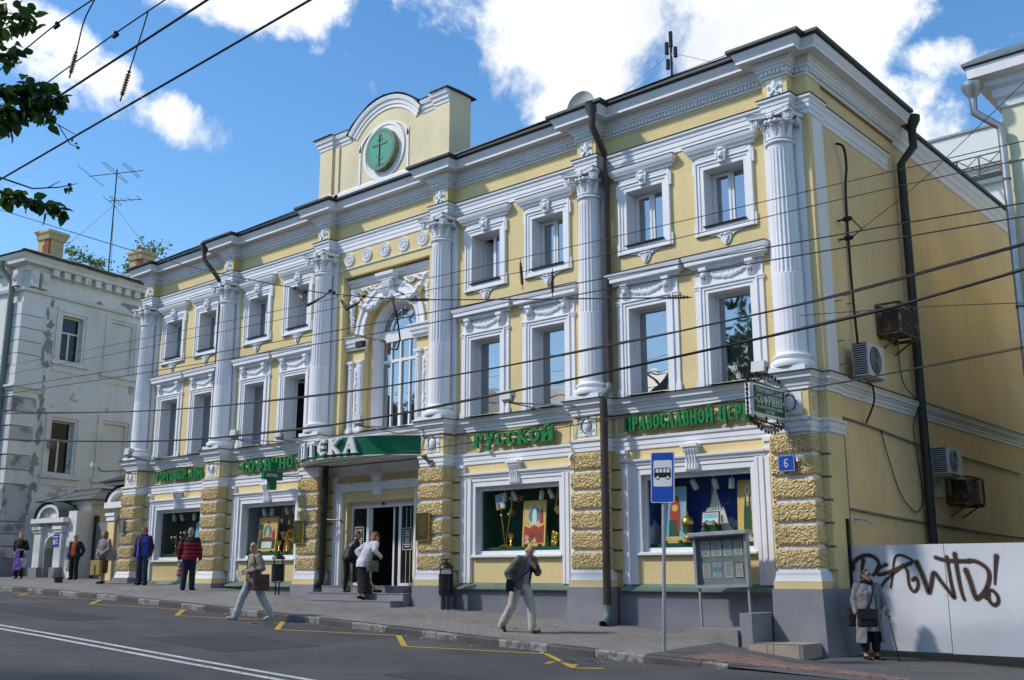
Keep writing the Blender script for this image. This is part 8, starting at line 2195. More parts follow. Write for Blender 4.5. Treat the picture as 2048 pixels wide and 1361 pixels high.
insulator((-8.726, -13.584, 4.31), (-8.60, -13.573, 4.632), 'ribbed insulator hanging on the lower trolley wire', r=0.025)
cable('hanger_wire', [(-8.60, -13.573, 4.632), (-8.2, -13.71, 4.74), (-7.88, -13.83, 4.80)], 0.006, 'thin hanger from the support wire to the lower insulator')
insulator((-8.63, -14.121, 4.31), (-8.527, -14.123, 4.573), 'ribbed insulator beside the leaves at the top left', r=0.023)
cable('hanger_wire', [(-8.527, -14.123, 4.573), (-8.3, -14.19, 4.72), (-8.03, -14.24, 4.80)], 0.006, 'thin hanger from the uppermost support wire to the insulator by the leaves')
for (p, lb) in (((-8.43, -13.83, 4.8), 'clamp on the thin support wire above the trolley wires'), ((-8.67, -14.26, 4.8), 'clamp on the uppermost thin support wire')):
 o = obj('wire_clamp', MB().sphere(p, (0.022, 0.022, 0.02), 8, 6).tube([(p[0] - 0.04, p[1], p[2] - 0.03), (p[0] + 0.04, p[1], p[2] - 0.03)], 0.016, 6), M['rubber'], None, True); tag(o, lb, 'clamp')
insulator((-12.21, -3.75, 5.15), (-12.27, -3.75, 5.76), 'left of two dark insulators below the third-storey windows', M['insul'])
insulator((-11.5, -3.75, 4.88), (-11.5, -3.75, 5.42), 'right of two dark insulators below the third-storey windows', M['insul'])
# hangers on the span wire
for pts_, lb in (([(-17.44, -5, 5.87), (-17.25, -5, 5.68), (-16.98, -5, 5.42), (-16.45, -5, 5.52), (-16.27, -5, 5.60)], 'left curved hanger on the span wire'), ([(-16.15, -5, 5.54), (-15.98, -5, 5.42), (-15.72, -5, 5.12), (-15.38, -5, 5.20), (-15.22, -5, 5.30)], 'right curved hanger on the span wire')):
 e = thing('wire_hanger', lb, 'hanger', pts_[2])
 obj('bow', MB().tube(pts_, [0.012, 0.022, 0.035, 0.014, 0.012], 6), M['rubber'], e, True)
 for p in (pts_[0], pts_[-1]): obj('clip', MB().sphere(p, 0.04, 8, 6), M['rubber'], e, True)
 obj('sleeve', MB().tube([pts_[1], Vector(pts_[1]).lerp(Vector(pts_[2]), 0.55)], 0.028, 8), M['insul2'], e, True)
insulator((-13.31, -5, 4.90), (-14.05, -5, 5.03), 'dark strain insulator on the span wire before the right column of the arch', M['insul'], 10, 0.03)
insulator((-8.35, -5, 4.07), (-7.85, -5, 3.99), 'dark strain insulator on the span wire at the rightmost second-storey windows', M['insul'], 6, 0.03)
e = thing('feeder_switch', 'wooden arm with a drooping cable at the middle of the facade', 'switch', (-16.4, -4.0, 4.9))
obj('arm', MB().beam((-17.0, -3.9, 5.02), (-15.8, -3.9, 4.66), 0.05, 0.05), M['steelrust'], e)
obj('clamp', MB().box(-16.68, -16.46, -3.95, -3.85, 4.66, 4.78), M['rubber'], e)
obj('drop_cable', MB().tube([(-15.85, -3.9, 4.66), (-15.5, -4.0, 4.45), (-15.1, -4.2, 4.35), (-14.7, -4.5, 4.45), (-14.45, -4.8, 4.70), (-14.38, -5.0, 5.07)], 0.017, 8), M['rubber'], e, True)

# ------------------------------------------------------------------ trees
def leaf_mesh(m, p, d, up, l, w, k):
 """folded leaf of six faces: p base, d direction, up its normal"""
 s = d.cross(up).normalized(); u = s.cross(d).normalized()
 q = lambda a, b, c_: p + d * a * l + s * b * w + u * c_ * w
 mid = [q(0, 0, 0), q(0.35, 0, -0.10), q(0.7, 0, -0.10), q(1.0, 0, -0.22)]
 L_ = [q(0.15, 0.38, 0.12), q(0.45, 0.5, 0.12), q(0.78, 0.28, 0.0)]; R_ = [q(0.15, -0.38, 0.12), q(0.45, -0.5, 0.12), q(0.78, -0.28, 0.0)]
 i = m.pts(mid + L_ + R_); m.cur = k
 for f_ in ((0, 1, 5, 4), (1, 2, 6, 5), (2, 3, 6), (1, 0, 7, 8), (2, 1, 8, 9), (3, 2, 9)): m.face([i[t] for t in f_])

def rvec(r_): return Vector((r_.gauss(0, 1), r_.gauss(0, 1), r_.gauss(0, 1))).normalized()

def twig_leaves(m, path, r_, n, l, spread=0.10, start=0.2):
 P = [Vector(p) for p in path]
 for i in range(n):
  t = start + (1 - start) * r_.random(); f = t * (len(P) - 1); a = int(min(f, len(P) - 2)); p = P[a].lerp(P[a + 1], f - a)
  ax = (P[a + 1] - P[a]).normalized()
  d = (ax * 0.5 + rvec(r_) * 0.8 + Vector((0, 0, -0.45))).normalized()
  p = p + rvec(r_) * spread * r_.random()
  leaf_mesh(m, p, d, (Vector((0, 0, 1)) + rvec(r_) * 0.8).normalized(), l * r_.uniform(0.7, 1.15), l * r_.uniform(0.6, 0.8), r_.randrange(3))

def tree(name, label, base, h, cr, n_leaf, leaf_l, seed, mats, extra=None, trunk_r=0.22, squash=0.8, group=None):
 r_ = random.Random(seed); e = thing(name, label, 'tree', base, 0, group)
 bx_, by_, bz_ = base; B_ = Vector(base)
 tr = MB(); lf = MB()
 top = B_ + Vector((0.3, 0.2, h * 0.75))
 tr.tube([B_ - Vector((0, 0, 0.3)), B_ + Vector((0.05, 0, h * 0.25)), B_ + Vector((0.1, 0.1, h * 0.5)), top], [trunk_r * 1.25, trunk_r, trunk_r * 0.7, trunk_r * 0.25], 10)
 C_ = B_ + Vector((0, 0, h - cr * squash))
 ends = []
 for k in range(16):
  s = B_.lerp(top, r_.uniform(0.42, 0.98)); t = C_ + Vector((r_.gauss(0, 0.5), r_.gauss(0, 0.5), r_.gauss(0, 0.42) * squash)) * cr * 1.0
  v = t - C_; v = v * min(1.0, cr * 0.9 / max(v.length, 1e-3)); t = C_ + v
  mid_ = s.lerp(t, 0.5) + Vector((0, 0, 0.12 * cr)); tr.tube([s, mid_, t], [trunk_r * 0.35, trunk_r * 0.2, trunk_r * 0.06], 6)
  ends += [(mid_, t)]
  for j in range(3):
   q = mid_.lerp(t, r_.random()); w = q + rvec(r_) * cr * 0.35; tr.tube([q, w], [trunk_r * 0.1, trunk_r * 0.03], 4); ends.append((q, w))
 for i in range(n_leaf):
  a, b = ends[r_.randrange(len(ends))]; p = a.lerp(b, 0.25 + 0.85 * r_.random()) + rvec(r_) * (cr * 0.16) * r_.random() ** 0.6
  leaf_mesh(lf, p, (rvec(r_) + Vector((0, 0, -0.5))).normalized(), (Vector((0, 0, 1)) + rvec(r_) * 0.9).normalized(), leaf_l * r_.uniform(0.7, 1.2), leaf_l * 0.75, r_.randrange(3))
 if extra: extra(tr, lf, r_)
 obj('trunk', tr, M['bark'], e, 60); obj('crown', lf, mats, e)
 return e

def near_branches(tr, lf, r_):
 s0 = Vector((-8.6, -16.6, 3.0))
 br = [
  ([s0 + Vector((0, 0, 0.6)), (-7.3, -16.1, 3.5), (-6.5, -15.7, 3.42), (-6.12, -15.50, 3.36)], 150, 0.13),
  ([s0 + Vector((0, 0, 0.4)), (-7.2, -16.0, 3.3), (-6.55, -15.7, 3.2), (-6.2, -15.52, 3.14)], 60, 0.09),
  ([s0, (-7.3, -15.95, 3.05), (-6.6, -15.65, 2.98), (-6.25, -15.47, 2.93), (-6.05, -15.33, 2.87)], 190, 0.12),
  ([s0, (-7.3, -15.95, 2.95), (-6.7, -15.7, 2.86), (-6.36, -15.53, 2.80), (-6.14, -15.38, 2.80)], 170, 0.12),
  ([s0, (-7.2, -15.9, 2.85), (-6.5, -15.58, 2.74), (-6.34, -15.52, 2.70)], 50, 0.07),
  ([(-7.4, -16.0, 2.6), (-6.7, -15.65, 2.36), (-6.42, -15.46, 2.31), (-6.28, -15.31, 2.24), (-6.15, -15.19, 2.18)], 70, 0.05),
 ]
 for path, n, sp in br:
  tr.tube(path, [0.035] + [0.012] * (len(path) - 2) + [0.003], 6); twig_leaves(lf, path, r_, n, 0.085, sp, 0.45)
 tr.tube([(-7.4, -16.0, 2.7), (-6.7, -15.62, 2.45), (-6.42, -15.48, 2.40), (-6.27, -15.34, 2.33), (-6.15, -15.23, 2.34), (-6.08, -15.15, 2.37)], [0.02, 0.010, 0.006, 0.005, 0.004, 0.002], 5)
 tr.tube([(-6.20, -15.28, 2.335), (-6.15, -15.23, 2.38)], [0.004, 0.002], 4)
 twig_leaves(lf, [(-6.15, -15.23, 2.34), (-6.09, -15.17, 2.33)], r_, 9, 0.035, 0.02, 0.2)
 tr.tube([(-6.30, -15.45, 2.80), (-6.15, -15.36, 2.76), (-6.08, -15.27, 2.70), (-6.03, -15.22, 2.66)], [0.004, 0.004, 0.003, 0.002], 5); tr.tube([(-6.10, -15.30, 2.72), (-6.06, -15.23, 2.60), (-6.02, -15.20, 2.58)], [0.003, 0.003, 0.002], 4)
 twig_leaves(lf, [(-6.06, -15.24, 2.66), (-6.02, -15.2, 2.58)], r_, 4, 0.03, 0.015, 0.2)

tree('street_tree', 'leafy tree branch hanging into the top left corner', (-9.6, -17.3, zroad(-9.6) + 0.13), 8.6, 2.3, 4200, 0.10, 21, M['leaf'], near_branches)
tree('yard_tree', 'pale green treetop behind the far chimneys', (-56.0, 12.0, -1.0), 20.4, 3.6, 9000, 0.17, 5, M['leaf2'], None, 0.3, 1.0)
# trees and houses across the street, mirrored in the windows
for k, (x_, y_, h_) in enumerate(((-22.6, -22.8, 13.2), (-45.0, -21.5, 11.0))):
 tree('far_pavement_tree', ['leafy tree across the street, mirrored in the rightmost windows', 'leafy tree across the street, mirrored in the left windows'][k], (x_, y_, zroad(x_) + 0.13), h_, 2.5, 3000, 0.20, 40 + k, M['leaf'], group='trees across the street')
for k, (x0, x1, ht, cc) in enumerate(((-110, -66, 13.0, (0.20, 0.19, 0.18)), (-65.5, -34, 9.5, (0.24, 0.17, 0.11)), (-33.5, -8, 8.6, (0.17, 0.17, 0.165)), (-7.5, 30, 11.0, (0.25, 0.22, 0.17)))):
 e = thing('opposite_house', ['grey house across the street, mirrored farthest left', 'brownish house across the street, mirrored in the middle windows', 'low grey house across the street behind the camera', 'sandy house across the street, farthest right'][k], 'building', ((x0 + x1) / 2, -30, 0), 0, 'houses across the street')
 obj('wall', MB().box(x0, x1, -42, -30, -2.5, ht), mat('render_%d' % k, cc, 0.9, 0.2, 0.5, 0.0), e)
 for fl in range(int(ht / 3.6)):
  n_ = int((x1 - x0) / 4.2)
  for j in range(n_): xk = x0 + 1.3 + j * 4.2; obj('window', MB().box(xk, xk + 1.6, -30.0, -29.95, 0.8 + fl * 3.5, 2.8 + fl * 3.5), M['oldpane'], e)
 obj('roof', MB().prism_x([(-42.5, ht), (-29.5, ht), (-36, ht + 3)], x0 - 0.2, x1 + 0.2), M['flash'], e)

# ------------------------------------------------------------------ people
def ccap(m, p0, p1, r0, r1, n=12):
 """tapered limb segment with round ends"""
 p0, p1 = Vector(p0), Vector(p1); d = p1 - p0; l = d.length
 if l < 1e-5: m.sphere(p0, r0); return
 d.normalize(); pts_, rs = [], []
 for k in range(4): a = R(90 - 90 * k / 3.2); pts_.append(p0 - d * r0 * math.sin(a)); rs.append(max(1e-3, r0 * math.cos(a)))
 pts_.append(p0); rs.append(r0); pts_.append(p1); rs.append(r1)
 for k in range(3, -1, -1): a = R(90 - 90 * k / 3.2); pts_.append(p1 + d * r1 * math.sin(a)); rs.append(max(1e-3, r1 * math.cos(a)))
 seen = []
 for p, r_ in zip(pts_, rs):
  if seen and (p - seen[-1][0]).length < 1e-5: continue
  seen.append((p, r_))
 m.tube([s[0] for s in seen], [s[1] for s in seen], n)

def loft(m, rings, n=20):
 """closed volume through (centre, rx, ry) rings, bottom to top"""
 rows = [m.pts([(c_[0] + rx * math.cos(2 * math.pi * k / n), c_[1] + ry * math.sin(2 * math.pi * k / n), c_[2]) for k in range(n)]) for c_, rx, ry in rings]
 for a, b in zip(rows, rows[1:]):
  for k in range(n): m.face((a[k], a[(k + 1) % n], b[(k + 1) % n], b[k]))
 m.face(rows[0][::-1]); m.face(rows[-1])

FOLD = bpy.data.textures.new('cloth_folds', 'CLOUDS'); FOLD.noise_scale = 0.09; FOLD.noise_depth = 2

def melt(m, name, mats, voxel=0.011, folds=0.0, smooth=4):
 """fuse overlapping volumes into one continuous skin"""
 o = bpy.data.objects.new('tmp', m.mesh('tmp', mats)); COL.objects.link(o)
 rm = o.modifiers.new('r', 'REMESH'); rm.mode = 'VOXEL'; rm.voxel_size = voxel
 if folds: d = o.modifiers.new('d', 'DISPLACE'); d.texture = FOLD; d.strength = folds; d.mid_level = 0.5; d.texture_coords = 'LOCAL'
 s = o.modifiers.new('s', 'SMOOTH'); s.iterations = smooth; s.factor = 0.5
 dg = bpy.context.evaluated_depsgraph_get(); dg.update()
 me = bpy.data.meshes.new_from_object(o.evaluated_get(dg)); me.name = name
 bpy.data.objects.remove(o)
 me.materials.clear(); me.materials.append(mats)
 me.polygons.foreach_set('use_smooth', [True] * len(me.polygons))
 return me

STAND = {'pel': (0, 0, 0.93), 'chest': (0, -0.01, 1.25), 'neck': (0, 0.0, 1.44), 'head': (0, -0.03, 1.585),
         'hipL': (0.09, 0, 0.90), 'kneeL': (0.10, -0.015, 0.49), 'ankL': (0.105, 0.025, 0.085), 'toeL': (0.12, -0.13, 0.04),
         'hipR': (-0.09, 0, 0.90), 'kneeR': (-0.10, -0.015, 0.49), 'ankR': (-0.105, 0.025, 0.085), 'toeR': (-0.12, -0.13, 0.04),
         'shL': (0.185, 0.0, 1.39), 'elL': (0.235, 0.03, 1.11), 'wrL': (0.24, -0.05, 0.88), 'fiL': (0.235, -0.075, 0.72),
         'shR': (-0.185, 0.0, 1.39), 'elR': (-0.235, 0.03, 1.11), 'wrR': (-0.24, -0.05, 0.88), 'fiR': (-0.235, -0.075, 0.72)}
SKIN = mat('skin', (0.54, 0.33, 0.235), 0.55, 0.12, 9, 0.04, 60)
SKIN2 = mat('flushed_skin', (0.54, 0.27, 0.19), 0.55, 0.12, 9, 0.04, 60)
SKINB = mat('tanned_skin', (0.42, 0.235, 0.155), 0.55, 0.12, 9, 0.04, 60)
EYE = mat('eye_dark', (0.02, 0.015, 0.012), 0.3, 0, 1, 0)
LIP = mat('lips', (0.30, 0.09, 0.075), 0.5, 0, 1, 0)

def cl(name, c_, rough=0.85): return mat('cloth_' + name, c_, rough, 0.2, 9, 0.1, 80, 0.35, 28, bdist=0.03)

def person(label, loc, rz, h=1.7, pose=None, build=1.0, skin=SKIN, top=None, legs=None, shoes=None, hair=None, face=0.0, nod=0.0, extra=None):
 """returns the body mesh object; clothes are children. forward is -y"""
 J = {k: Vector(v) for k, v in STAND.items()}
 for k, v in (pose or {}).items(): J[k] = Vector(v)
 sc = h / 1.705
 b = build
 m = MB()
 hd = J['head']; Rf = Matrix.Rotation(R(face), 3, 'Z') @ Matrix.Rotation(R(nod), 3, 'X')
 H = lambda x, y, z: hd + Rf @ Vector((x, y, z))
 st = len(m.v); m.sphere((0, 0, 0), (0.074, 0.094, 0.112), 18, 14); m.sphere((0, -0.035, -0.055), (0.055, 0.06, 0.06), 12, 8)
 for s in (-1, 1): m.sphere((s * 0.074, 0.01, -0.005), (0.014, 0.026, 0.034), 8, 6)
 ccap(m, (0, -0.094, 0.015), (0, -0.115, -0.03), 0.010, 0.017, 8)
 m.sphere((0, -0.075, -0.085), (0.03, 0.025, 0.022), 8, 6)
 for i in range(st, len(m.v)): m.v[i] = tuple(hd + Rf @ Vector(m.v[i]))
 ccap(m, J['neck'] - Vector((0, 0, 0.05)), hd + Rf @ Vector((0, 0.02, -0.06)), 0.058, 0.052)
 sp = lambda t: J['pel'].lerp(J['chest'], t / 0.62) if t < 0.62 else J['chest'].lerp(J['neck'], (t - 0.62) / 0.38)
 TR = [(-0.12, 0.13, 0.095), (0.0, 0.15, 0.105), (0.3, 0.125, 0.09), (0.6, 0.145, 0.10), (0.85, 0.15, 0.085), (0.98, 0.10, 0.065)]
 loft(m, [(sp(t), rx, ry) for t, rx, ry in TR])
 for s in 'LR':
  ccap(m, J['hip' + s], J['knee' + s], 0.075, 0.052); ccap(m, J['knee' + s], J['ank' + s], 0.052, 0.036)
  ccap(m, J['ank' + s] - Vector((0, 0, 0.02)), J['toe' + s], 0.036, 0.026)
  ccap(m, J['sh' + s], J['el' + s], 0.048, 0.038); ccap(m, J['el' + s], J['wr' + s], 0.038, 0.027)
  # hand: palm, four fingers of unequal length bent at the knuckle, thumb off the side
  w = J['wr' + s]; f = (J['fi' + s] - w).normalized(); side = f.cross(Vector((1, 0, 0) if abs(f.x) < 0.7 else (0, 1, 0))).normalized(); pn = f.cross(side).normalized()
  sg = 1 if s == 'L' else -1
  for q in (-1, 0, 1): ccap(m, w + f * 0.02 + side * q * 0.018, w + f * 0.085 + side * q * 0.026, 0.016, 0.014, 8)
  for q, l in ((-1.5, 0.062), (-0.5, 0.075), (0.5, 0.07), (1.5, 0.055)):
   a = w + f * 0.085 + side * q * 0.0195; k1 = a + f * l * 0.55 + pn * 0.010 * sg; k2 = k1 + f * l * 0.35 + pn * 0.024 * sg
   ccap(m, a, k1, 0.0095, 0.009, 7); ccap(m, k1, k2, 0.009, 0.0075, 7)
  a = w + f * 0.035 + side * 0.03 * -1; k1 = a + (f * 0.7 - side * 0.7).normalized() * 0.04; ccap(m, a, k1, 0.013, 0.011, 7); ccap(m, k1, k1 + (f + pn * 0.4 * sg).normalized() * 0.03, 0.011, 0.009, 7)
 me = melt(m, 'person', skin, 0.0085, 0, 2)
 o = bpy.data.objects.new('person', me); o.location = loc; o.rotation_euler.z = R(rz); o.scale = (sc, sc, sc); link(o)
 tag(o, label, 'person')
 # face details
 fd = MB()
 for s in (-1, 1): fd.sphere(tuple(H(s * 0.030, -0.084, 0.018)), 0.0105, 8, 6); fd.tube([H(s * 0.016, -0.093, 0.040), H(s * 0.045, -0.085, 0.042)], 0.004, 5)
 sub('eyes', fd, EYE, o, True)
 sub('mouth', MB().tube([H(-0.024, -0.091, -0.060), H(0, -0.098, -0.058), H(0.024, -0.091, -0.060)], 0.0065, 6), LIP, o, True)
 # hair
 if hair:
  hm, style = hair; q = MB(); st = 0
  if style == 'short': q.sphere((0, 0.014, 0.022), (0.082, 0.096, 0.108), 16, 12); q.sphere((0, 0.055, -0.03), (0.066, 0.055, 0.065), 12, 8)
  elif style == 'bald': q.sphere((0, 0.062, -0.035), (0.072, 0.045, 0.05), 12, 8)
  elif style == 'bob': q.sphere((0, 0.014, 0.03), (0.094, 0.104, 0.108), 16, 12); q.sphere((0, 0.05, -0.05), (0.092, 0.068, 0.085), 14, 10); [q.sphere((s * 0.078, 0.0, -0.04), (0.026, 0.05, 0.075), 10, 8) for s in (-1, 1)]
  elif style == 'long': q.sphere((0, 0.014, 0.03), (0.088, 0.102, 0.106), 16, 12); loft(q, [((0, 0.06, -0.20), 0.06, 0.03), ((0, 0.065, -0.08), 0.085, 0.05), ((0, 0.05, 0.03), 0.08, 0.06)])
  elif style == 'bun': q.sphere((0, 0.018, 0.026), (0.082, 0.096, 0.104), 16, 12); q.sphere((0, 0.125, -0.025), (0.045, 0.04, 0.042), 10, 8)
  # clear the face
  for i in range(len(q.v)):
   v = Vector(q.v[i])
   if v.y < -0.045 and v.z < 0.062 and style != 'bald': v.y = -0.045 + (v.y + 0.045) * 0.1
   q.v[i] = tuple(hd + Rf @ v)
  sub('hair', melt(q, 'hair', hm, 0.009, 0.014, 2), None, o)
 if legs:
  lm, style = legs; q = MB()
  if style in ('trousers', 'slim', 'crop'):
   k = 0.86 if style == 'slim' else 1.0
   loft(q, [(J['pel'] + Vector((0, 0, -0.12)), 0.135 * b, 0.11 * b), (J['pel'] + Vector((0, 0, -0.02)), 0.165 * b, 0.125 * b), (sp(0.22), 0.15 * b, 0.115 * b)])
   for s in 'LR':
    e_ = 0.30 if style == 'crop' else 0.0
    an = J['ank' + s].lerp(J['knee' + s], e_) + Vector((0, 0, 0.0 if style == 'crop' else -0.015))
    ccap(q, J['hip' + s] + Vector((0, 0, 0.01)), J['knee' + s], 0.106 * k * b, 0.088 * k)
    ccap(q, J['knee' + s], an, 0.088 * k, 0.078 * k if style != 'slim' else 0.05)
   sub('trousers', melt(q, 'trousers', lm, 0.012, 0.022, 3), None, o)
  else:                                   # skirts: style = (length to the ground, hem half width, hem half depth)
   zl, hx_, hy_ = style
   mid_ = (J['ankL'] + J['ankR']) / 2
   bot = Vector((J['pel'].x * 0.4 + mid_.x * 0.6, J['pel'].y * 0.4 + mid_.y * 0.6, zl))
   loft(q, [(bot, hx_, hy_), (bot.lerp(J['pel'], 0.55), 0.165 * b, 0.13 * b), (J['pel'] + Vector((0, 0, -0.02)), 0.17 * b, 0.13 * b), (sp(0.25), 0.14 * b, 0.11 * b)])
   sub('skirt', melt(q, 'skirt', lm, 0.012, 0.024, 3), None, o)
 for i, t_ in enumerate(top or []):
  # (material, hem z below the pelvis, inflate, sleeve 0..1, open front, name)
  tm, hem, inf, sleeve, openf, nm = t_
  q = MB(); zz = J['pel'] + Vector((0, 0.005, -hem))
  fl = 1.0 + 0.35 * max(0.0, hem - 0.1)
  loft(q, [(zz, (0.165 + inf) * b * fl, (0.118 + inf) * b * fl), (J['pel'], (0.165 + inf) * b, (0.118 + inf) * b), (sp(0.3), (0.15 + inf) * b, (0.112 + inf) * b), (sp(0.62), (0.165 + inf) * b, (0.115 + inf) * b), (sp(0.86), 0.165 + inf, 0.095 + inf), (sp(0.97), 0.115 + inf * 0.6, 0.075 + inf * 0.6), (sp(1.04), 0.062 + inf * 0.5, 0.06 + inf * 0.5)])
  for s in 'LR':
   if sleeve <= 0: continue
   ccap(q, J['sh' + s] + Vector((0, 0, -0.015)), J['el' + s], 0.066 + inf * 0.6, 0.056 + inf * 0.5)
   if sleeve > 0.5: ccap(q, J['el' + s], J['el' + s].lerp(J['wr' + s], min(1.0, (sleeve - 0.5) * 2)), 0.056 + inf * 0.5, 0.043 + inf * 0.4)
  me = melt(q, nm, tm, 0.012, 0.026 if hem > 0 else 0.02, 3)
  if openf:                                # cut a strip out of the front so that what is worn below shows
   bm_v = [v.co.copy() for v in me.vertices]; keep = []
   a0, a1, c0 = openf
   for p_ in me.polygons:
    c_ = p_.center
    t = (c_.z - zz.z) / max(0.01, (J['neck'].z - zz.z))
    lim = a0 + (a1 - a0) * max(0.0, min(1.0, t)); mx_ = zz.x + (J['neck'].x - zz.x) * t
    cy_ = sp(max(0.0, min(1.0, t))).y
    if c_.y < cy_ - 0.02 and abs(c_.x - mx_ - c0) < lim and c_.z > zz.z - 0.2: continue
    if c_.z < zz.z + 0.004: continue
    keep.append(tuple(p_.vertices))
   me2 = bpy.data.meshes.new(nm); me2.from_pydata(bm_v, [], keep); me2.materials.append(tm); me2.polygons.foreach_set('use_smooth', [True] * len(keep)); me = me2
  sub(nm, me, None, o)
 if shoes:
  sm_, st_ = shoes
  for s in 'LR':
   q = MB(); a = J['ank' + s]; t = J['toe' + s]; d = (t - a); d.z = 0; d.normalize(); hz_ = t.z
   heel = a + Vector((0, 0, -0.04)) - d * 0.03
   ccap(q, heel, a + Vector((0, 0, -0.045)) + d * 0.06, 0.040, 0.042, 10); ccap(q, a + Vector((0, 0, -0.045)) + d * 0.05, t, 0.043, 0.034, 10)
   if st_ != 'pump': ccap(q, a, a + Vector((0, 0, 0.02)), 0.047, 0.047, 10)
   zmin = min(heel.z, t.z) - 0.045
   for i in range(len(q.v)):
    x_, y_, z_2 = q.v[i]
    q.v[i] = (x_, y_, max(z_2, min(t.z, heel.z) - 0.04))
   sub('shoe', melt(q, 'shoe', sm_, 0.008, 0, 2), None, o)
 return o, J, H

def strap(o, name, pts_, r, m_): return sub(name, MB().tube(pts_, r, 6), m_, o, True)

def at(o, v):
 """world point of a person's local point"""
 return Matrix.Translation(o.location) @ Matrix.Rotation(o.rotation_euler.z, 4, 'Z') @ Matrix.Scale(o.scale.x, 4) @ Vector(v)

def glasses(o, H, m_):
 q = MB()
 for s in (-1, 1):
  q.tube([H(s * 0.032 + 0.024 * math.cos(R(a)), -0.104, 0.015 + 0.018 * math.sin(R(a))) for a in range(0, 360, 30)], 0.004, 5, close=True); q.tube([H(s * 0.056, -0.102, 0.018), H(s * 0.080, -0.05, 0.016), H(s * 0.080, 0.015, 0.012)], 0.004, 5)
 q.tube([H(-0.008, -0.106, 0.018), H(0.008, -0.106, 0.018)], 0.004, 5)
 sub('glasses', q, m_, o, True)

def bag(label, pts, w, d, h, m_, rz=0.0, strap_pts=None, name='bag', flap=None, strap_m=None, taper=0.9):
 """soft bag hanging from a point (top centre)"""
 x_, y_, z_2 = pts
 e = thing(name, label, 'bag', (x_, y_, z_2 - h), rz)
 q = MB(); loft(q, [((0, 0, 0.0), w / 2 * 0.96, d / 2), ((0, 0, h * 0.1), w / 2, d / 2 * 1.1), ((0, 0, h * 0.6), w / 2 * 0.97, d / 2), ((0, 0, h), w / 2 * taper, d / 2 * 0.35)], 16)
 for i in range(len(q.v)):                    # squarer outline
  vx, vy, vz = q.v[i]; q.v[i] = (math.copysign(abs(vx / (w / 2)) ** 0.7 * w / 2, vx), vy, vz)
 sub('body', melt(q, 'body', m_, 0.012, 0.012, 1), None, e)
 if flap: sub('flap', MB().prism_y([(-w * 0.47, h * 0.45), (w * 0.47, h * 0.45), (w * 0.45, h * 1.0), (-w * 0.45, h * 1.0)], -d * 0.62, -d * 0.56), flap, e)
 if strap_pts: obj('strap', MB().tube(strap_pts, 0.011, 6), strap_m or m_, None, True).parent = None or e;
 if strap_pts:
  so = e.children[-1]; so.location = Vector((0, 0, 0)); so.matrix_parent_inverse = (Matrix.Translation(e.location) @ Matrix.Rotation(rz, 4, 'Z')).inverted()
 return e

G = lambda x_, y_: (x_, y_, zside(x_, y_))
K = {'black': cl('black', (0.012, 0.012, 0.014)), 'navy': cl('navy', (0.014, 0.018, 0.045)), 'jeans': cl('blue_jeans', (0.022, 0.034, 0.070)), 'pale': cl('pale_jeans', (0.39, 0.44, 0.46)), 'blue': cl('blue_vest', (0.020, 0.060, 0.36)), 'maroon': cl('dark_maroon', (0.045, 0.014, 0.026)), 'orange': cl('orange', (0.55, 0.085, 0.02)), 'greyc': cl('grey_cardigan', (0.25, 0.23, 0.225)), 'olive': cl('olive_shirt', (0.25, 0.255, 0.115)), 'sand': cl('sand_jacket', (0.24, 0.215, 0.18)), 'white': cl('white_blazer', (0.66, 0.65, 0.70)), 'leather': cl('black_leather', (0.016, 0.015, 0.017), 0.4), 'steel': cl('grey_jacket', (0.115, 0.115, 0.108)), 'check': cl('check_shirt', (0.26, 0.28, 0.36)), 'cream': cl('cream_trousers', (0.46, 0.43, 0.37)), 'coat': cl('grey_coat', (0.20, 0.185, 0.20)), 'satin': cl('pale_blue_tunic', (0.34, 0.38, 0.47), 0.4), 'brownp': cl('brown_print_skirt', (0.12, 0.062, 0.042)), 'lilac': cl('lilac_cloth', (0.30, 0.16, 0.56)), 'bagwhite': cl('pale_bag', (0.45, 0.47, 0.45)), 'khaki': cl('gold_bag', (0.34, 0.27, 0.065), 0.5), 'taupe': cl('taupe_bag', (0.26, 0.24, 0.21)), 'brownbag': cl('brown_leather_bag', (0.085, 0.036, 0.020), 0.5), 'sneaker': cl('pale_trainers', (0.50, 0.48, 0.50)), 'shoe': cl('dark_shoe', (0.016, 0.013, 0.014), 0.35), 'burg': cl('burgundy_shoe', (0.045, 0.014, 0.016), 0.3)}
HR = {'blond': mat('blond_hair', (0.38, 0.25, 0.11), 0.6, 0.3, 25, 0.2, 90), 'red': mat('red_hair', (0.30, 0.10, 0.03), 0.6, 0.3, 25, 0.2, 90), 'grey': mat('grey_hair', (0.26, 0.25, 0.24), 0.6, 0.3, 25, 0.2, 90), 'brown': mat('brown_hair', (0.055, 0.028, 0.020), 0.6, 0.3, 25, 0.2, 90), 'ginger': mat('ginger_hair', (0.26, 0.115, 0.045), 0.6, 0.3, 25, 0.2, 90), 'white': mat('white_hair', (0.50, 0.49, 0.47), 0.6, 0.2, 25, 0.2, 90), 'sandy': mat('sandy_hair', (0.20, 0.10, 0.055), 0.6, 0.3, 25, 0.2, 90)}

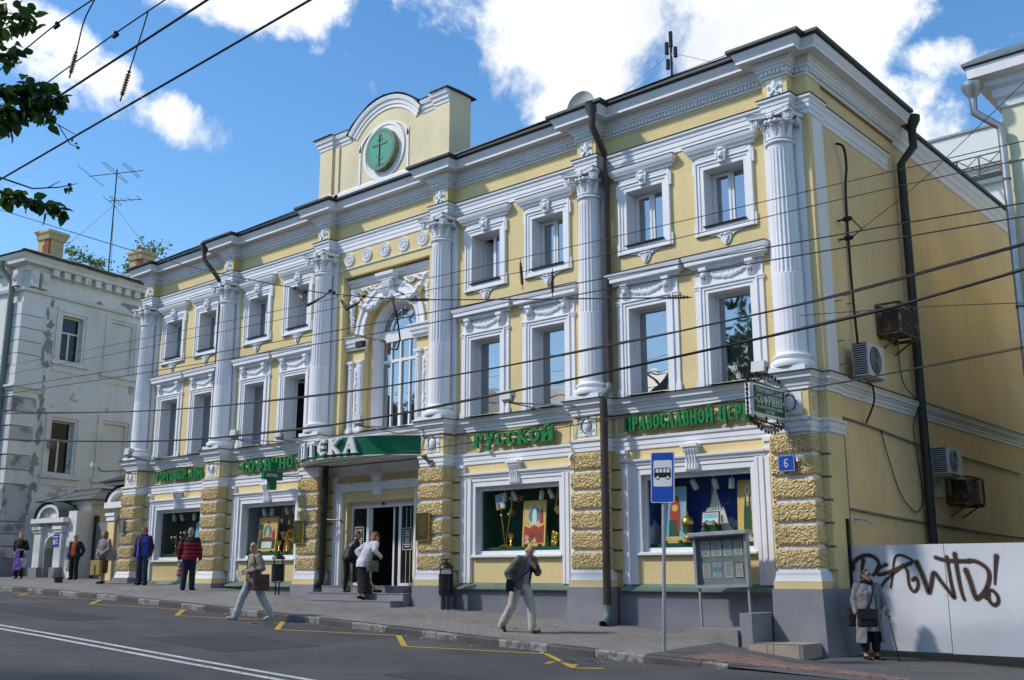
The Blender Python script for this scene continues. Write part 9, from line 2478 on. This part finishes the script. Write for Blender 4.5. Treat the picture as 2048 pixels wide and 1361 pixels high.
def stripes():
 m_ = K['stripe'] = cl('striped_jumper', (0.014, 0.014, 0.022)); nt = m_.node_tree; N = nt.nodes.new; L = nt.links.new; bs = nt.nodes['Principled BSDF']
 src = bs.inputs['Base Color'].links[0].from_socket
 tc = N('ShaderNodeTexCoord'); sp_ = N('ShaderNodeSeparateXYZ'); L(tc.outputs['Object'], sp_.inputs[0])
 md_ = N('ShaderNodeMath'); md_.operation = 'PINGPONG'; L(sp_.outputs['Z'], md_.inputs[0]); md_.inputs[1].default_value = 0.055
 g = N('ShaderNodeMath'); g.operation = 'GREATER_THAN'; L(md_.outputs[0], g.inputs[0]); g.inputs[1].default_value = 0.024
 z1 = N('ShaderNodeMath'); z1.operation = 'LESS_THAN'; L(sp_.outputs['Z'], z1.inputs[0]); z1.inputs[1].default_value = 1.31
 mu = N('ShaderNodeMath'); mu.operation = 'MULTIPLY'; L(g.outputs[0], mu.inputs[0]); L(z1.outputs[0], mu.inputs[1])
 mx = N('ShaderNodeMix'); mx.data_type = 'RGBA'; L(mu.outputs[0], mx.inputs[0]); L(src, mx.inputs[6]); mx.inputs[7].default_value = (0.32, 0.012, 0.022, 1); L(mx.outputs[2], bs.inputs['Base Color'])

stripes()

# 1 woman in black holding a lilac jacket
o, J, H = person('woman in black with blond hair leaning by the gatehouse, lilac jacket over her arm', G(-38.6, -0.72), 40, 1.60, {'elL': (0.27, 0.05, 1.12), 'wrL': (0.10, -0.17, 1.06), 'fiL': (-0.02, -0.20, 1.05), 'elR': (-0.27, 0.10, 1.12), 'wrR': (-0.20, 0.02, 0.93), 'fiR': (-0.12, 0.08, 0.86)}, 1.12, SKIN, [(K['black'], 0.12, 0.012, 0.75, None, 'jumper')], (K['black'], 'trousers'), (K['sneaker'], 'x'), (HR['blond'], 'bob'), 15)
p = at(o, (0.02, -0.22, 1.06))
e = thing('folded_jacket', 'lilac jacket hanging over the arm of the woman in black', 'jacket', tuple(p), R(40))
q = MB(); loft(q, [((0.05, 0, -0.70), 0.13, 0.035), ((0.03, 0, -0.45), 0.12, 0.04), ((0, 0, -0.15), 0.07, 0.04), ((0, 0.02, 0.03), 0.05, 0.04)]); ccap(q, (-0.05, -0.01, -0.05), (-0.09, -0.01, -0.70), 0.04, 0.03)
sub('cloth', melt(q, 'cloth', K['lilac'], 0.012, 0.05, 2), None, e)
p = at(o, (0.23, -0.12, 1.0)); bag('pale handbag on the arm of the woman in black', (p.x, p.y, p.z - 0.22), 0.24, 0.10, 0.34, K['bagwhite'], R(40), [(p.x - 0.08, p.y, p.z - 0.22), (p.x, p.y, p.z + 0.05), (p.x + 0.08, p.y, p.z - 0.22)], 'handbag')

# 2 man in orange
o, J, H = person('man in an orange shirt and dark jacket in front of the grey gate', G(-35.75, -0.10), 30, 1.52, {'elL': (0.30, 0.10, 1.14), 'wrL': (0.22, 0.10, 0.92), 'fiL': (0.12, 0.06, 0.84)}, 1.05, SKINB, [(K['orange'], 0.02, 0.012, 0, None, 'shirt'), (K['navy'], 0.16, 0.035, 1.0, (0.13, 0.10, 0.0), 'jacket')], (K['black'], 'trousers'), (K['shoe'], 'x'), (HR['brown'], 'short'), 35, -12)
q = MB(); q.sphere(tuple(H(0, 0.0, 0.055)), (0.092, 0.102, 0.075), 14, 8); cap_o = sub('cap', q, K['bagwhite'], o, True)
q = MB(); loft(q, [(H(0.0, -0.12, 0.050), 0.075, 0.06), (H(0.0, -0.12, 0.066), 0.07, 0.055)]); sub('cap_peak', q, K['maroon'], o)
p = at(o, J['fiR']); bag('small white plastic bag in the hand of the man in orange', (p.x, p.y, p.z + 0.02), 0.16, 0.06, 0.38, K['bagwhite'], R(30), None, 'plastic_bag', taper=0.35)

# 3 lady with the golden carrier bag
o, J, H = person('red-haired lady in a grey top and brown skirt beside the leftmost pier', G(-32.0, -1.02), 12, 1.63, {'elL': (0.25, 0.0, 1.12), 'wrL': (0.08, -0.20, 0.93), 'fiL': (0.01, -0.24, 0.80), 'elR': (-0.25, -0.02, 1.12), 'wrR': (-0.10, -0.20, 0.92), 'fiR': (-0.02, -0.24, 0.79), 'toeL': (0.09, -0.15, 0.03), 'toeR': (-0.07, -0.15, 0.03), 'ankL': (0.06, 0.0, 0.095), 'ankR': (-0.05, 0.0, 0.095), 'kneeL': (0.07, -0.02, 0.49), 'kneeR': (-0.07, -0.02, 0.49)}, 1.02, SKIN, [(K['greyc'], 0.06, 0.02, 1.0, None, 'cardigan')], (K['brownp'], (0.34, 0.17, 0.13)), (K['shoe'], 'pump'), (HR['red'], 'bob'), -30)
p = at(o, (0, -0.27, 0.80))
e = thing('carrier_bag', 'golden carrier bag held in both hands by the red-haired lady', 'bag', (p.x, p.y, p.z - 0.50), R(12))
sub('body', MB().prism_z([(-0.21, -0.06), (0.21, -0.06), (0.20, 0.06), (-0.20, 0.06)], 0.0, 0.46), K['khaki'], e); sub('handle', MB().tube([(-0.08, -0.05, 0.45), (-0.05, -0.03, 0.53), (0.05, -0.03, 0.53), (0.08, -0.05, 0.45)], 0.008, 6), K['bagwhite'], e)
sub('stripe', MB().box(-0.04, 0.05, -0.066, -0.0605, 0.02, 0.30), K['brownp'], e); sub('base', MB().box(-0.212, 0.212, -0.062, 0.062, -0.012, 0.012), K['brownbag'], e)
p = at(o, (0.29, 0.05, 1.06)); bag('taupe shoulder bag of the red-haired lady', (p.x, p.y, p.z), 0.34, 0.12, 0.30, K['taupe'], R(50), [tuple(at(o, (0.29, 0.05, 1.05))), tuple(at(o, (0.20, 0.03, 1.46))), tuple(at(o, (0.25, 0.12, 1.05)))], 'shoulder_bag')

# 4 man in the blue vest
o, J, H = person('man in a bright blue vest standing before the leftmost pier', G(-30.35, -0.62), 28, 1.76, {'elL': (0.27, 0.03, 1.11), 'wrL': (0.26, -0.04, 0.86), 'elR': (-0.27, 0.03, 1.11), 'wrR': (-0.26, -0.06, 0.86)}, 1.05, SKIN, [(K['maroon'], 0.05, 0.018, 1.0, None, 'pullover'), (K['blue'], 0.10, 0.042, 0, (0.05, 0.07, 0.0), 'vest')], (K['jeans'], 'trousers'), (K['shoe'], 'x'), (HR['sandy'], 'short'), -55)
glasses(o, H, EYE)
sub('collar', MB().tube([(0.09 * math.cos(R(a)), 0.07 * math.sin(R(a)), 1.45 + 0.02 * math.sin(R(a))) for a in range(0, 360, 24)], 0.035, 8, close=True), K['maroon'], o, True)

# 5 man in the striped jumper, seen from behind
o, J, H = person('man in a red and black striped jumper looking into the leftmost window', G(-27.0, -1.10), -128, 1.74, {'elL': (0.28, 0.02, 1.10), 'wrL': (0.27, -0.04, 0.86), 'elR': (-0.28, 0.02, 1.10), 'wrR': (-0.29, -0.04, 0.86), 'ankL': (0.13, 0.03, 0.085), 'toeL': (0.18, -0.12, 0.04), 'ankR': (-0.12, 0.03, 0.085), 'toeR': (-0.17, -0.12, 0.04)}, 1.10, SKIN, [(K['stripe'], 0.10, 0.03, 1.0, None, 'jumper')], (K['navy'], 'trousers'), (K['shoe'], 'x'), (HR['grey'], 'short'), 0, 6)
p = at(o, J['fiL'])
e = thing('striped_bag', 'red and white striped bag in the hand of the man in the jumper', 'bag', (p.x, p.y, p.z - 0.40), R(-128))
for k in range(7):
 q = MB(); wv = 0.045 + 0.02 * math.sin(k); loft(q, [((0.01 * (k % 2), 0, 0.06 * k), wv + 0.03, 0.025), ((0, 0, 0.06 * k + 0.061), wv + 0.025, 0.025)], 10); sub('stripe', q, P_['red'] if k % 2 else K['bagwhite'], e)

# 6 bald man walking on the carriageway
zr_ = zroad(-19.5)
o, J, H = person('bald man in pale jeans and a sand jacket walking along the carriageway', (-19.55, -4.15, zr_), -12, 1.66, {'hipL': (0.09, 0.02, 0.89), 'kneeL': (0.16, 0.14, 0.50), 'ankL': (0.22, 0.36, 0.12), 'toeL': (0.19, 0.22, 0.04), 'hipR': (-0.09, -0.02, 0.89), 'kneeR': (-0.17, -0.18, 0.50), 'ankR': (-0.24, -0.30, 0.09), 'toeR': (-0.27, -0.46, 0.06), 'elL': (0.30, 0.06, 1.13), 'wrL': (0.12, -0.18, 1.05), 'fiL': (0.0, -0.24, 1.03), 'elR': (-0.27, 0.04, 1.13), 'wrR': (-0.20, -0.20, 1.03), 'fiR': (-0.10, -0.30, 1.02), 'head': (0.0, -0.05, 1.585)}, 1.08, SKIN2, [(K['olive'], 0.03, 0.015, 0, None, 'shirt'), (K['sand'], 0.14, 0.035, 1.0, (0.09, 0.10, -0.02), 'jacket')], (K['pale'], 'trousers'), (K['sneaker'], 'x'), (HR['white'], 'bald'), 42)
glasses(o, H, EYE)
strap(o, 'strap', [(0.12, 0.06, 1.46), (0.16, -0.10, 1.38), (0.24, -0.10, 1.15), (0.29, 0.0, 0.98)], 0.018, K['brownbag'])
p = at(o, (0.33, 0.03, 1.00)); bag('brown leather satchel at the hip of the bald man', (p.x, p.y, p.z), 0.36, 0.14, 0.34, K['brownbag'], R(60), None, 'satchel', K['brownbag'])
p = at(o, (-0.06, -0.33, 1.02)); e = obj('leaflet', MB().poly([(-0.11, 0, 0.05), (0.0, -0.03, 0.08), (0.13, 0.0, 0.0), (0.10, -0.02, -0.14), (-0.02, -0.05, -0.10)]).poly([(-0.11, 0.003, 0.05), (-0.02, -0.047, -0.10), (0.10, -0.017, -0.14), (0.13, 0.003, 0.0), (0.0, -0.027, 0.08)]), K['bagwhite'], loc=tuple(p)); tag(e, 'white leaflet in the hands of the bald man', 'paper')

# 7 and 8 two women at the door
sx, sy = -21.35, -0.02
o, J, H = person('woman in a black leather jacket bending on the entrance steps', (-21.15, -0.20, -0.443), 160, 1.60, {'chest': (0.0, -0.10, 1.22), 'neck': (0.0, -0.20, 1.40), 'head': (0.0, -0.27, 1.53), 'shL': (0.18, -0.18, 1.34), 'shR': (-0.18, -0.18, 1.34), 'kneeR': (-0.12, -0.34, 0.72), 'ankR': (-0.12, -0.30, 0.29), 'toeR': (-0.13, -0.45, 0.24), 'elL': (0.22, -0.10, 1.08), 'wrL': (0.20, -0.20, 0.90), 'fiL': (0.19, -0.24, 0.75), 'elR': (-0.22, -0.22, 1.08), 'wrR': (-0.18, -0.42, 0.92), 'fiR': (-0.16, -0.48, 0.80)}, 1.0, SKIN, [(K['leather'], 0.06, 0.025, 1.0, None, 'jacket')], (K['black'], 'slim'), (K['taupe'], 'pump'), (HR['ginger'], 'short'), -20, 14)
p = at(o, (0.23, -0.10, 0.66)); bag('grey tote bag of the woman in the leather jacket', (p.x, p.y, p.z), 0.32, 0.12, 0.36, K['taupe'], R(-15), [tuple(at(o, (0.19, -0.14, 0.66))), tuple(at(o, (0.20, -0.20, 0.86))), tuple(at(o, (0.28, -0.06, 0.66)))], 'tote_bag', taper=0.98)
o, J, H = person('woman in a white blazer and long black skirt bending at the shop door', (-20.05, -0.58, -0.608), 172, 1.70, {'pel': (0, 0.06, 0.93), 'chest': (0.0, -0.10, 1.23), 'neck': (0.0, -0.24, 1.40), 'head': (0.05, -0.33, 1.52), 'shL': (0.19, -0.20, 1.36), 'shR': (-0.19, -0.20, 1.36), 'hipL': (0.09, 0.05, 0.90), 'hipR': (-0.09, 0.05, 0.90), 'elR': (-0.33, -0.06, 1.18), 'wrR': (-0.28, -0.26, 1.05), 'fiR': (-0.22, -0.38, 1.0), 'elL': (0.36, 0.0, 1.17), 'wrL': (0.20, -0.05, 0.96), 'fiL': (0.12, -0.12, 0.90), 'ankL': (0.08, 0.08, 0.11), 'toeL': (0.08, -0.06, 0.03), 'ankR': (-0.10, -0.26, 0.26), 'toeR': (-0.11, -0.42, 0.21)}, 1.0, SKIN, [(K['white'], 0.14, 0.02, 1.0, None, 'blazer')], (K['black'], (0.16, 0.21, 0.17)), (K['shoe'], 'pump'), (HR['ginger'], 'long'), 0, 18)
p = at(o, (-0.33, -0.02, 0.94)); bag('olive handbag of the woman in the white blazer', (p.x, p.y, p.z), 0.30, 0.12, 0.26, cl('olive_bag', (0.10, 0.11, 0.055), 0.5), R(60), [tuple(at(o, (-0.32, 0.03, 0.92))), tuple(at(o, (-0.31, -0.06, 1.12))), tuple(at(o, (-0.33, -0.08, 0.92)))], 'handbag')

# 9 elderly man walking to the right
o, J, H = person('elderly man in a grey jacket and cream trousers walking past the green-lined window', G(-13.35, -2.45), 86, 1.70, {'pel': (0, 0.04, 0.92), 'chest': (0, -0.05, 1.24), 'neck': (0, -0.12, 1.42), 'head': (0, -0.21, 1.53), 'shL': (0.18, -0.10, 1.37), 'shR': (-0.18, -0.10, 1.37), 'hipR': (-0.09, 0.05, 0.90), 'kneeR': (-0.11, 0.17, 0.50), 'ankR': (-0.12, 0.44, 0.15), 'toeR': (-0.13, 0.34, 0.03), 'hipL': (0.09, 0.03, 0.90), 'kneeL': (0.10, -0.13, 0.50), 'ankL': (0.10, -0.16, 0.09), 'toeL': (0.11, -0.33, 0.045), 'elR': (-0.27, 0.12, 1.10), 'wrR': (-0.25, 0.03, 0.86), 'fiR': (-0.22, -0.06, 0.74), 'elL': (0.24, -0.18, 1.12), 'wrL': (0.05, -0.30, 1.20), 'fiL': (-0.06, -0.28, 1.30)}, 1.06, SKINB, [(K['check'], 0.03, 0.012, 0, None, 'shirt'), (K['steel'], 0.13, 0.038, 1.0, (0.10, 0.075, -0.0), 'jacket')], (K['cream'], 'trousers'), (K['burg'], 'x'), (HR['white'], 'bald'), -12, 26)
glasses(o, H, K['bagwhite'])
strap(o, 'strap', [(0.02, -0.27, 1.30), (-0.06, -0.24, 1.15), (-0.20, -0.10, 1.02), (-0.26, 0.02, 0.95)], 0.016, K['black'])
p = at(o, (-0.27, 0.02, 0.99)); bag('black shoulder bag under the arm of the elderly man', (p.x, p.y, p.z), 0.30, 0.08, 0.22, K['black'], R(86), None, 'shoulder_bag')

# 10 woman with a cane by the hoarding
o, J, H = person('woman in a long grey coat and black scarf leaning on a cane by the hoarding', G(-7.64, 0.02), 35, 1.50, {'elR': (-0.26, 0.03, 1.12), 'wrR': (-0.25, -0.06, 0.88), 'fiR': (-0.22, -0.10, 0.76), 'elL': (0.28, 0.03, 1.12), 'wrL': (0.31, -0.10, 0.90), 'fiL': (0.33, -0.14, 0.80), 'toeL': (0.17, -0.12, 0.03), 'ankL': (0.10, 0.02, 0.085), 'toeR': (-0.06, -0.14, 0.03)}, 1.16, SKINB, [(K['satin'], 0.40, 0.012, 0, None, 'tunic'), (K['coat'], 0.62, 0.035, 1.0, (0.15, 0.06, 0.04), 'coat')], (K['black'], 'crop'), (K['shoe'], 'pump'), (HR['brown'], 'bun'), 28)
glasses(o, H, EYE)
q = MB(); [ccap(q, (0.085 * math.cos(R(a)), 0.075 * math.sin(R(a)) - 0.01, 1.46 + 0.02 * math.sin(R(2 * a))), (0.085 * math.cos(R(a + 40)), 0.075 * math.sin(R(a + 40)) - 0.01, 1.46 + 0.02 * math.sin(R(2 * a + 80))), 0.045, 0.045, 8) for a in range(0, 360, 40)]
sub('scarf', melt(q, 'scarf', K['black'], 0.011, 0.02, 2), None, o)
strap(o, 'strap', [(0.10, -0.02, 1.47), (0.08, -0.19, 1.34), (0.0, -0.23, 1.10), (-0.07, -0.24, 0.95)], 0.022, K['black'])
p = at(o, (-0.09, -0.27, 0.96)); bag('black crossbody bag of the woman with the cane', (p.x, p.y, p.z), 0.34, 0.10, 0.30, K['black'], R(35), None, 'crossbody_bag', K['leather'], taper=0.98)
p = at(o, (-0.30, 0.10, 1.05)); bag('black rucksack behind the arm of the woman with the cane', (p.x, p.y, p.z - 0.06), 0.20, 0.14, 0.32, K['black'], R(35), [tuple(at(o, (-0.28, 0.08, 1.0))), tuple(at(o, (-0.19, -0.04, 1.46))), tuple(at(o, (-0.22, 0.10, 1.0)))], 'rucksack')
p = at(o, (0.335, -0.15, 0.83)); pz = zside(p.x + 0.14, p.y)
e = thing('walking_cane', 'thin brown walking cane of the woman in the grey coat', 'cane', (p.x + 0.14, p.y - 0.02, pz))
obj('shaft', MB().tube([(p.x + 0.14, p.y - 0.02, pz + 0.02), (p.x, p.y, p.z)], [0.009, 0.011], 8), K['brownbag'], e, True); obj('handle', MB().tube([(p.x - 0.05, p.y + 0.03, p.z + 0.0), (p.x, p.y, p.z + 0.01), (p.x + 0.05, p.y - 0.03, p.z - 0.015)], 0.013, 8), K['brownbag'], e, True); obj('ferrule', MB().lathe([(0.0, 0.0), (0.016, 0.0), (0.014, 0.035), (0, 0.035)], (p.x + 0.14, p.y - 0.02, pz + 0.002), 10), M['black'], e)
# an upturned hat on the pavement, some litter and leaves
p = G(-34.0, -1.45)
e = thing('begging_hat', 'brown upturned hat lying on the pavement before the gatehouse', 'hat', p)
sub('crown', MB().lathe([(0.0, 0.0), (0.10, 0.0), (0.13, 0.04), (0.14, 0.16), (0.13, 0.16), (0.12, 0.04), (0.0, 0.02)], (0, 0, 0), 18), K['brownbag'], e, 40); sub('brim', MB().lathe([(0.14, 0.155), (0.20, 0.17), (0.20, 0.18), (0.14, 0.165)], (0, 0, 0), 18), K['brownbag'], e, 40)
lit = MB(); rr = random.Random(77)
for k in range(150):
 y_ = rr.choice([rr.uniform(-4.1, -3.5), rr.uniform(-3.2, -0.4), rr.uniform(-3.9, -3.55)]); x_ = rr.uniform(-32, -7.5)
 zz = (zroad(x_) if y_ < KY - 0.03 else zside(x_, y_)) + 0.012; a = rr.uniform(0, 6.28); l = rr.uniform(0.015, 0.045)
 lit.cur = rr.choice([0, 0, 1, 2]); lit.poly([(x_ + l * math.cos(a + t), y_ + l * 0.7 * math.sin(a + t), zz + rr.uniform(0, 0.012)) for t in (0, 1.3, 2.6, 3.6, 5.0)])
tag(obj('fallen_leaves', lit, [mat('dry_leaf', (0.16, 0.07, 0.025), 0.9, 0.3, 5, 0), P_['paper'], mat('dull_leaf', (0.09, 0.06, 0.03), 0.9, 0.3, 5, 0)]), 'scattered dry leaves and scraps along the kerb and pavement', 'litter', kind='stuff')
